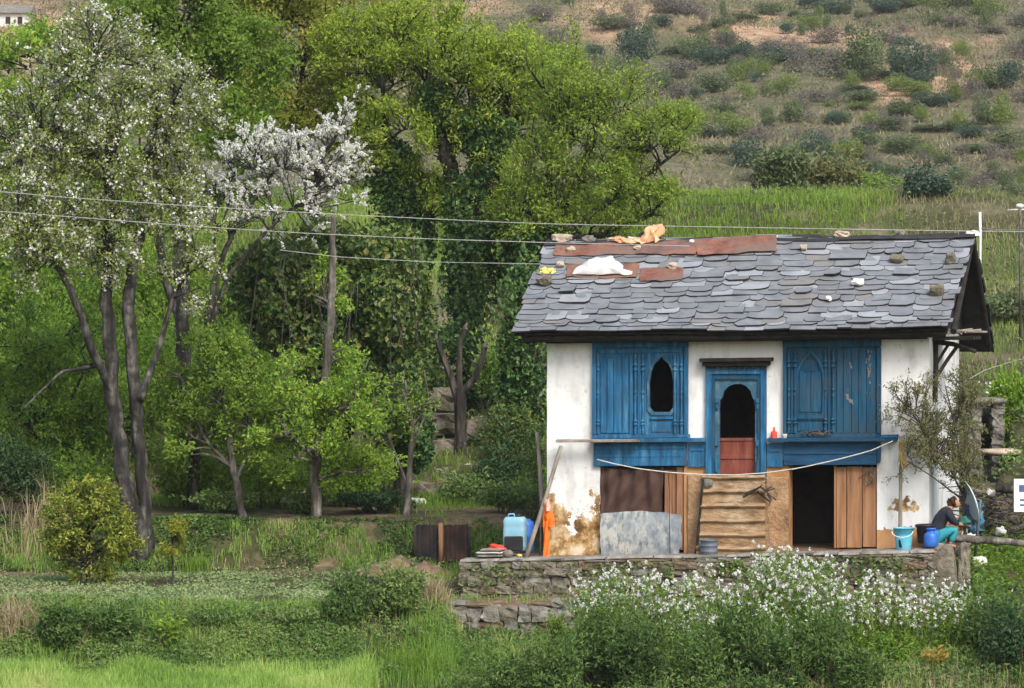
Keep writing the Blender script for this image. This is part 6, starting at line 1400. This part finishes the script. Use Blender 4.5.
# clothing follows the body
sv = [(0, 0, .25), (.03, 0, .36), (.1, 0, .52), (.19, 0, .65), (.245, 0, .71)]; sr = [.14, .135, .145, .14, .075]; se = [(0, 1), (1, 2), (2, 3), (3, 4)]
for s_ in (-1, 1): sv += [(.2, s_*.155, .66), (.33, s_*.19, .46), (.4, s_*.15, .435)]; sr += [.078, .058, .05]; k = len(sv); se += [(3, k-3), (k-3, k-2), (k-2, k-1)]
skin_obj('shirt', sv, se, sr, m_shirt, person, PF, 2)
tv = [(0, 0, .23)]; tr_ = [.135]; te = []
for s_ in (-1, 1): tv += [(.04, s_*.095, .215), (.2, s_*.13, .3), (.36, s_*.15, .36), (.31, s_*.142, .22), (.255, s_*.132, .11)]; tr_ += [.115, .1, .085, .072, .06]; k = len(tv); te += [(0, k-5), (k-5, k-4), (k-4, k-3), (k-3, k-2), (k-2, k-1)]
skin_obj('trousers', tv, te, tr_, m_teal, person, PF, 2)
hv_ = [(.345, 0, .835), (.3, 0, .83), (.262, 0, .79), (.245, 0, .74), (.22, 0, .77)]; skin_obj('hair', hv_+[(.325, .05, .82), (.325, -.05, .82)], [(0, 1), (1, 2), (2, 3), (2, 4), (1, 5), (1, 6)], [.098, .108, .09, .05, .06, .08, .08], m_hair, person, PF, 2)
for s_ in (-1, 1):
    mb = MB(); mb.stone((.445, s_*.033, .795), (.01, .012, .008), 0, .6, 0); mb.build('eye', [m_black], person, PF, smooth=True)
mb = MB(); mb.stone((.47, 0, .735), (.008, .022, .006), 0, .6, 0); mb.build('mouth', [M('lips', [(.3, .1, .08), (.35, .13, .1)], 9, .6, 0)], person, PF, smooth=True)
mb = MB(); mb.box((-.1, -.14, 0), (.12, .14, .11), .01); mesh_thing(mb, 'stool', [m_wood_g], 'low wooden block that the crouching person sits on', 'stool', fn=PF, bevel=.01)
mb = MB(); q = PF([(.52, -.05, .42)])[0]; mb.stone((.5, -.05, .47), (.12, .15, .1), .3, .75, .3, 5); mesh_thing(mb, 'washing', [m_tealg], 'dark green garment held in the hands of the crouching person', 'garment', fn=PF, smooth=True)

# ------------------------------------------------------------------ right-hand end: dish, log, branches, stones, sign
def wv(px, py, d): return P(px, py, d)
ds = empty('satellite_dish', wv(968, 530, 68.5), 'grey satellite dish seen nearly edge on behind the crouching person', 'satellite dish')
c = wv(969, 501, 68.5); ax = unit(np.array([-.9, -.16, -.3])); a1 = unit(wv(978.5, 520.5, 68.5)-wv(959, 482, 68.5)); a1 = unit(a1-ax*(a1@ax)); a2 = np.cross(ax, a1); R_ = .4
mb = MB(); nr, na_ = 7, 28
for s_ in (0, 1):
    for i in range(nr+1):
        for j in range(na_):
            r_ = R_*i/nr; an = 2*PI*j/na_; mb.v.append(tuple(c+a1*r_*math.cos(an)+a2*r_*math.sin(an)-ax*(.09*(1-(i/nr)**2)+.012*s_)))
K = (nr+1)*na_
for i in range(nr):
    for j in range(na_):
        q = i*na_+j; q1 = i*na_+(j+1) % na_; mb.f += [(q, q1, q1+na_, q+na_), (K+q, K+q+na_, K+q1+na_, K+q1)]
for j in range(na_): q = nr*na_+j; q1 = nr*na_+(j+1) % na_; mb.f.append((q, q1, K+q1, K+q))
mb.m = [0]*len(mb.f); mb.build('reflector', [m_dish], ds, None, smooth=True)
mb = MB(); b_ = wv(975, 550, 68.65); mb.tube([c-ax*.1, c-ax*.22+np.array([0, 0, -.05]), np.array([b_[0], b_[1], b_[2]-.1])], .025, 8); mb.build('mast', [m_greypot], ds, smooth=True)
mb = MB(); f_ = c+ax*.38+a1*.1; mb.tube([c+a1*.38, f_], .012, 6); mb.stone(f_, (.04, .04, .05), 0, .5, .05); mb.build('feed_arm', [m_greypot], ds, smooth=True)
mb = MB(); n = 10
for i in range(n+1):
    for j in range(n+1):
        f, g_ = i/n-.5, j/n-.5; q = wv(975+f*17+7*mn.noise(Vector((f*4, g_*4, 0))), 518+g_*30+6*mn.noise(Vector((f*4, g_*4, 5))), 68.8+.15*mn.noise(Vector((f*7, g_*7, 2)))); mb.v.append(tuple(q))
for i in range(n):
    for j in range(n): mb.f.append((i*(n+1)+j, (i+1)*(n+1)+j, (i+1)*(n+1)+j+1, i*(n+1)+j+1))
mb.m = [0]*len(mb.f); o = mesh_thing(mb, 'blue_netting', [m_bluetarp], 'torn blue tarp bunched under the satellite dish', 'tarp', fn=None, smooth=True); so_ = o.modifiers.new('t', 'SOLIDIFY'); so_.thickness = .015
W0 = lambda pts, d: [wv(a, c, d+(q[0] if q else 0)) for a, c, *q in pts]
stick('log', 'long bare log lying level from the terrace corner towards the right edge', 'log', W0([(953, 538), (975, 539.5), (1000, 541), (1040, 545)], 68.0), (.075, .06), m_barkg, 10, .08, fn=None)
for pts, r_, lb in (([(996, 487), (1010, 489), (1034, 490)], .09, 'thick short log lying on the slope uphill of the branch pile'), ([(992, 534), (1010, 529), (1030, 524)], .035, 'pale peeled stick resting in the branch pile above the long log'), ([(985, 528), (998, 520), (1012, 508), (1020, 495)], .05, 'crooked grey branch rising from the branch pile')):
    stick('log', lb, 'log', W0(pts, 71), r_, m_barkg if 'pale' in lb else m_bark, 9, .1, fn=None)
mb = MB()
for _ in range(90):
    a = wv(random.uniform(975, 1030), random.uniform(495, 538), 71+random.uniform(-.6, .6)); dv = np.array([random.gauss(0, .5), random.gauss(0, .3), random.gauss(0, .22)]); b_ = a+dv; mb.tube([a, (a+b_)/2+np.array([0, 0, random.uniform(-.05, .12)]), b_], [.018, .013, .006], 5, .1)
mesh_thing(mb, 'branch_pile', [m_bark], 'tangled pile of cut grey branches beside the satellite dish', 'branches', fn=None)
mb = MB()
for r0 in range(6):
    px = 962
    while px < 1050:
        w = random.uniform(8, 24); d = 73.6+r0*.12; p = wv(px+w/2, 536-r0*9.5+random.uniform(-2, 2), d); mb.stone(p, (w/F*d/2, .16, .09), random.uniform(-.2, .2), .12, .08, 3, 0, .2); px += w
mesh_thing(mb, 'rubble_wall', [m_stone], 'low tumbled rubble wall behind the branch pile and satellite dish', 'stone wall', fn=None)
sp = empty('stone_pier', GP(985, 76), 'ruined grey stone doorway on the slope beside the white house corner', 'ruin')
mb = MB()
for (x0, x1) in ((969, 981), (991, 1003)):
    y = 474
    while y > 402:
        h = random.uniform(6, 11); p = wv((x0+x1)/2+random.uniform(-1, 1), y-h/2, 76.3); mb.stone(p, ((x1-x0)/2/F*76*1.05, .2, h/2/F*76*1.1), random.uniform(-.1, .1), .09, .06, 3, 0, .17); y -= h
mb.build('pier', [m_stoneg], sp)
mb = MB(); mb.stone(wv(986, 401, 76.2), (20/F*76, .26, 3.5/F*76), .03, .3, .06); mb.build('lintel', [m_stoneg], sp, smooth=True)
mb = MB(); q = wv(986, 430, 76.75); mb.box((q[0]-.18, q[1], q[2]-.6), (q[0]+.18, q[1]+.04, q[2]+.5)); mb.build('door', [m_wood_d], sp)  # dark sheet painting the shade in the open gap between the piers
for (px, py, d, w, h, mat, lb) in [(1000, 452, 75.2, .9, .14, m_tan, 'pale flat slab forming a step below the ruined doorway'), (985, 492, 73.3, .5, .2, m_stone, 'brown boulder at the top of the tumbled rubble'), (962, 552, 69.6, .3, .25, m_stoneg, 'grey boulder under the long log at the terrace corner'), (979, 562, 69.4, .3, .2, m_pale, 'whitish rock among the garden greens')]:
    mb = MB(); mb.stone(wv(px, py, d), (w/2, w*.35, h/2), random.uniform(-.2, .2), .35, .1); mesh_thing(mb, 'boulder', [mat], lb, 'boulder', fn=None, smooth=True)
lump_ = lambda px, py, d, w, h, mat, name, lb, cat: mesh_thing(MB().stone(wv(px, py, d), (w/2, w*.35, h/2), 0, .6, .3, 5), name, [mat], lb, cat, fn=None, smooth=True)
lump_(979, 520, 71.6, .0, .0, m_white, 'x', 'x', 'x') if False else None
lump_(968, 537, 69.8, .24, .34, m_pale, 'pale_cloth', 'pale rag hanging by the log next to the person', 'rag'); lump_(1001, 531, 70.4, .2, .16, m_white, 'white_bag', 'small white plastic bag caught in the branch pile', 'bag'); lump_(991, 493, 71.2, .16, .14, m_white, 'white_bag', 'scrap of white plastic high on the branches by the dish', 'bag')
sg = empty('white_sign', wv(1020, 513, 69.4), 'white board with dark blue printed blocks at the right edge', 'sign')
a, c = wv(1014, 512, 69.4), wv(1040, 479, 69.4); mb = MB(); mb.box((a[0], a[1], a[2]), (c[0], a[1]+.03, c[2])); mb.build('board', [m_sign], sg, bevel=.004)
mb = MB()
for (x0, y0, x1, y1) in ((1019, 485, 1027, 492), (1029, 485, 1037, 492), (1020, 499, 1036, 501), (1020, 504, 1034, 506)):
    p, q = wv(x0, y1, 69.4), wv(x1, y0, 69.4); mb.box((p[0], a[1]-.006, p[2]), (q[0], a[1]-.001, q[2]))
mb.build('print', [m_signd], sg)
mb = MB(); p = wv(1035, 513, 69.42); mb.tube([p, p-np.array([0, 0, .5]), p-np.array([0, 0, 1.1])], .025, 8); mb.build('post', [m_wood_g], sg)

# ------------------------------------------------------------------ garden end: gate, mound, rocks
gt = empty('rusty_gate', GP(440, 74.5), 'pair of dark rusty iron sheets hung either side of a pale post', 'gate')
for (x0, x1, mat) in ((415.5, 438, m_iron), (443.5, 468, M('brown_iron', [(.02, .016, .017), (.05, .031, .027), (.1, .055, .04)], 3.5, .8, .3, 9))):
    a, c = wv(x0, 560, 74.4), wv(x1, 525.5, 74.4); mb = MB(); k = 14
    for s_ in (0, 1):
        for i in range(k+1):
            for z in (a[2]-.05, (a[2]+c[2])/2, c[2]+.02*random.random()): mb.v.append((a[0]+(c[0]-a[0])*i/k, a[1]+.018*math.sin(i*1.9)+.012*s_, z))
    K = (k+1)*3
    for i in range(k):
        for j in range(2): q = i*3+j; mb.f += [(q, q+3, q+4, q+1), (K+q, K+q+1, K+q+4, K+q+3)]
        q = i*3+2; mb.f.append((q, q+3, K+q+3, K+q))
    mb.f += [(0, 1, K+1, K), (1, 2, K+2, K+1), (k*3, K+k*3, K+k*3+1, k*3+1), (k*3+1, K+k*3+1, K+k*3+2, k*3+2)]; mb.m = [0]*len(mb.f); mb.build('sheet', [mat], gt)
mb = MB(); mb.tube(W0([(441, 564), (441.3, 545), (440.5, 523)], 74.25), .05, 8, .1); mb.build('post', [m_plank2], gt, smooth=True)
mb = MB(); mb.tube(W0([(469.5, 564), (469.5, 545), (469, 527)], 74.4), .025, 8, .1); mb.tube(W0([(415, 564), (415, 545), (414.5, 526)], 74.4), .025, 8, .1); mb.build('frame_bar', [m_iron], gt, smooth=True)
def mound(name, label, px, d, w, h, mat, cat, dp=None):
    b0 = GP(px, d); mb = MB(); n = 22; dp = dp or w*.6
    for i in range(n+1):
        for j in range(n+1):
            f, g_ = i/n*2-1, j/n*2-1; x, y = b0[0]+f*w/2, b0[1]+g_*dp/2; k = max(0, 1-f*f-g_*g_)**.8
            mb.v.append((x, y, g1(x, y)-.04+k*h*(1+.4*mn.noise(Vector((x*3, y*3, 1))))+k*.08*mn.noise(Vector((x*9, y*9, 2)))))
    for i in range(n):
        for j in range(n): mb.f.append((i*(n+1)+j, (i+1)*(n+1)+j, (i+1)*(n+1)+j+1, i*(n+1)+j+1))
    mb.m = [0]*len(mb.f); return mesh_thing(mb, name, [mat], label, cat, fn=None, smooth=True)
mound('earth_mound', 'brown mound of dug earth and dry stalks in front of the rusty gate', 405, 73.4, 2.0, .32, m_soil, 'mound')
m_strawm = M('old_straw', [(.16, .11, .07), (.26, .19, .12), (.34, .26, .17)], 12, .95, .8, 30)
mound('straw_heap', 'brown heap of old straw on the path terrace behind the leaning young tree', 216, 79, 1.0, .36, m_strawm, 'straw heap'); mound('straw_heap', 'small brown heap of old straw behind the slim pale trunk', 298, 80, .8, .4, m_strawm, 'straw heap'); mound('straw_heap', 'flat straw heap at the left edge behind the citrus tree', 12, 77, .9, .2, m_strawm, 'straw heap')
bp_ = GP(372, 71.6); mb = MB()
for i in range(12): x = i/11*.9-.45; mb.stone((bp_[0]+x, bp_[1]+random.uniform(-.1, .1), bp_[2]+.06), (.08, .14, .06+random.random()*.03), random.uniform(0, 3), .6, .25)
mesh_thing(mb, 'black_plastic', [m_black], 'crumpled strip of black plastic lying at the edge of the seedling field', 'plastic', fn=None, smooth=True)
for (px, py, d, w, h, mat, lb) in [(473, 471, 83, .45, .28, m_pale, 'pale grey boulder lying on the slope below the pollarded stump'), (462, 484, 82.4, .42, .4, m_stoneg, 'tall grey boulder just below the pale one under the pollard'), (441, 478, 82.6, .4, .4, m_stone, 'brown boulder at the left of the group under the pollard'), (428, 490, 82, .5, .3, m_stone, 'mossy boulder near the twisted sapling'), (446, 492, 82, .42, .22, m_stoneg, 'flat grey rock in the middle of the group under the pollard'), (417, 502, 80, .4, .16, m_pale, 'pale flat rock at the edge of the path near the twisted sapling'), (484, 528, 76, .42, .26, m_tan, 'round tan boulder between the rusty gate and the water can'), (501, 530, 76, .22, .2, m_stone, 'small brown stone beside the round tan boulder'), (446, 400, 86, .7, .5, m_stone, 'brown rock face block left of the pollarded stump'), (440, 425, 85, .8, .5, m_stone, 'rough brown block under the rock face by the pollard'), (448, 448, 84.2, .7, .4, m_stone, 'brown rubble block at the foot of the pollarded stump'), (475, 430, 85, .6, .5, m_stone, 'brown rubble block behind the pollarded stump'), (538, 490, 79, .3, .2, m_stoneg, 'small grey rock on the slope beside the house corner'), (495, 370, 88, .9, .07, m_wood_g, 'grey beam lying across the rocks behind the pollard')]:
    p = wv(px, py, d); mb = MB(); mb.stone(p, (w/2, w*.4, h/2), random.uniform(-.3, .3), .16, .14, 3, 0, .2); mesh_thing(mb, 'boulder' if 'beam' not in lb else 'old_beam', [mat], lb, 'boulder' if 'beam' not in lb else 'beam', fn=None)
# far farmhouse glimpsed at the upper left corner
d = hill(10, 27); fh = empty('farmhouse', GP(10, d), 'tiny white farmhouse far up the hillside at the upper left corner', 'house')
a = wv(-16, 27, d); c = wv(28, 13, d); mb = MB(); mb.box((a[0], a[1], a[2]-.5), (c[0], a[1]+4, c[2])); mb.build('wall', [m_white], fh)
e = wv(6, 5, d)
mb = MB(); x0, x1, y0, y1, zz = a[0]-.3, c[0]+.3, a[1]-.4, a[1]+4.4, c[2]; mb.add([(x0, y0, zz), (x1, y0, zz), (x1, y1, zz), (x0, y1, zz), (x0, a[1]+2, zz+.9), (x1, a[1]+2, zz+.9)], [(0, 1, 5, 4), (2, 3, 4, 5), (1, 2, 5), (3, 0, 4), (3, 2, 1, 0)]); mb.build('roof', [m_stoneg], fh)
for px in (8, 20): q = wv(px, 20, d); mb = MB(); mb.box((q[0]-.22, a[1]-.03, q[2]-.35), (q[0]+.22, a[1]+.02, q[2]+.3)); mb.build('window', [m_int], fh)
# ------------------------------------------------------------------ posts and wires
def pole(label, px, y0, y1, d, r_, mat, name='fence_post'):
    p = wv(px, y1, d); g_ = g1(p[0], p[1]); mb = MB(); mb.tube([(p[0], p[1], min(p[2], g_)-.2), (p[0]+.01, p[1], (p[2]+wv(px, y0, d)[2])/2), tuple(wv(px, y0, d))], r_, 8, .03)
    return mb, label, mat, name
mb, lb, mt, nm = pole('slim white concrete post standing behind the roof gable', 980, 212, 262, 98, .032, m_whiteplastic); mesh_thing(mb, nm, [mt], lb, 'post', fn=None, smooth=True)
up_ = empty('utility_pole', GP(1020, 92), 'grey utility pole with a pale insulator cap at the right edge', 'utility pole')
mb, lb, mt, nm = pole('', 1020, 208, 280, 92, .035, m_barkg); mb.build('pole', [m_barkg], up_, smooth=True); mb = MB(); q = wv(1020, 206, 92); mb.stone(q, (.11, .09, .07), 0, .6, .05); mb.tube([q+np.array([-.3, 0, -.1]), q+np.array([0, 0, -.08]), q+np.array([.3, 0, -.1])], .02, 6); mb.build('insulator', [m_pale], up_, smooth=True)
def wire(label, pts, r_=.0062):
    mb = MB(); q = np.array([wv(*p) for p in pts]); tt = np.linspace(0, len(q)-1, 60); s_ = np.stack([np.interp(tt, np.arange(len(q)), q[:, i]) for i in range(3)], -1)
    for _ in range(3): s_[1:-1] = s_[:-2]*.25+s_[1:-1]*.5+s_[2:]*.25
    mb.tube(s_, r_, 5); mesh_thing(mb, 'overhead_wire', [m_wire], label, 'wire', fn=None)
wire('uppermost overhead wire, passing just above the roof ridge', [(-60, 186, 66), (60, 197, 66), (190, 206, 66), (330, 214, 66), (540, 224, 66), (780, 228, 66), (960, 231, 67), (1090, 232, 68)])
wire('middle overhead wire, running down to the ridge of the slate roof', [(-60, 207, 66.5), (60, 216, 66.5), (190, 226, 66.5), (300, 233, 66.5), (430, 239, 66.8), (545, 242.5, 67.5), (690, 246, 69.5)])
wire('lowest and faintest overhead wire, ending at the roof end', [(280, 250, 72), (340, 257, 72), (430, 262, 72), (540, 264, 71.5)], .006)
wire('short wire strung from the white post to the utility pole', [(980, 228, 97.9), (1000, 230, 95), (1020, 230, 92), (1060, 232, 88)], .01)
wire('sagging dark wire below the bracket on the gable end', [(957, 386, 72), (985, 370, 74), (1010, 362, 80), (1060, 350, 90)], .008)

# ------------------------------------------------------------------ air, light, world
HAZE = 0.0
w = bpy.data.worlds.new('World'); S.world = w; w.use_nodes = True; t = w.node_tree
sky = t.nodes.new('ShaderNodeTexSky'); sky.sky_type = 'NISHITA'; sky.sun_disc = False
EL, AZ = math.radians(44), math.radians(157)      # azimuth measured clockwise from +Y
sky.sun_elevation = EL; sky.sun_rotation = AZ; sky.air_density = 1.3; sky.dust_density = 4; sky.ozone_density = 1
t.links.new(sky.outputs[0], t.nodes['Background'].inputs[0]); t.nodes['Background'].inputs[1].default_value = .12
sl = bpy.data.lights.new('sun', 'SUN'); sl.energy = 1.3; sl.angle = math.radians(20); sl.color = (1, .985, .96); so = bpy.data.objects.new('sun', sl); COL.objects.link(so)
sd = Vector((math.sin(AZ)*math.cos(EL), math.cos(AZ)*math.cos(EL), math.sin(EL))); so.rotation_euler = sd.to_track_quat('Z', 'Y').to_euler()
S.view_settings.view_transform = 'Standard'; S.view_settings.look = 'None'; S.view_settings.exposure = 1.08; S.view_settings.gamma = 1
S.cycles.use_denoising = True; S.cycles.max_bounces = 6; S.cycles.diffuse_bounces = 3; S.cycles.transmission_bounces = 3; S.cycles.transparent_max_bounces = 4
HZ = .00012
m_air = bpy.data.materials.new('air'); m_air.use_nodes = True; t = m_air.node_tree; t.nodes.remove(t.nodes['Principled BSDF'])
pv = node(t, 'ShaderNodeVolumePrincipled'); pv.inputs['Density'].default_value = HZ; pv.inputs['Color'].default_value = (.86, .9, .95, 1)
t.links.new(pv.outputs[0], t.nodes['Material Output'].inputs['Volume'])
mb = MB(); mb.box((-175, -95, -12), (175, 535, 95)); hz = mb.build('haze', [m_air], None, None, origin=(0, 0, 0)); tag(hz, 'thin pale haze in the air over the valley side', 'haze', None, 'stuff')
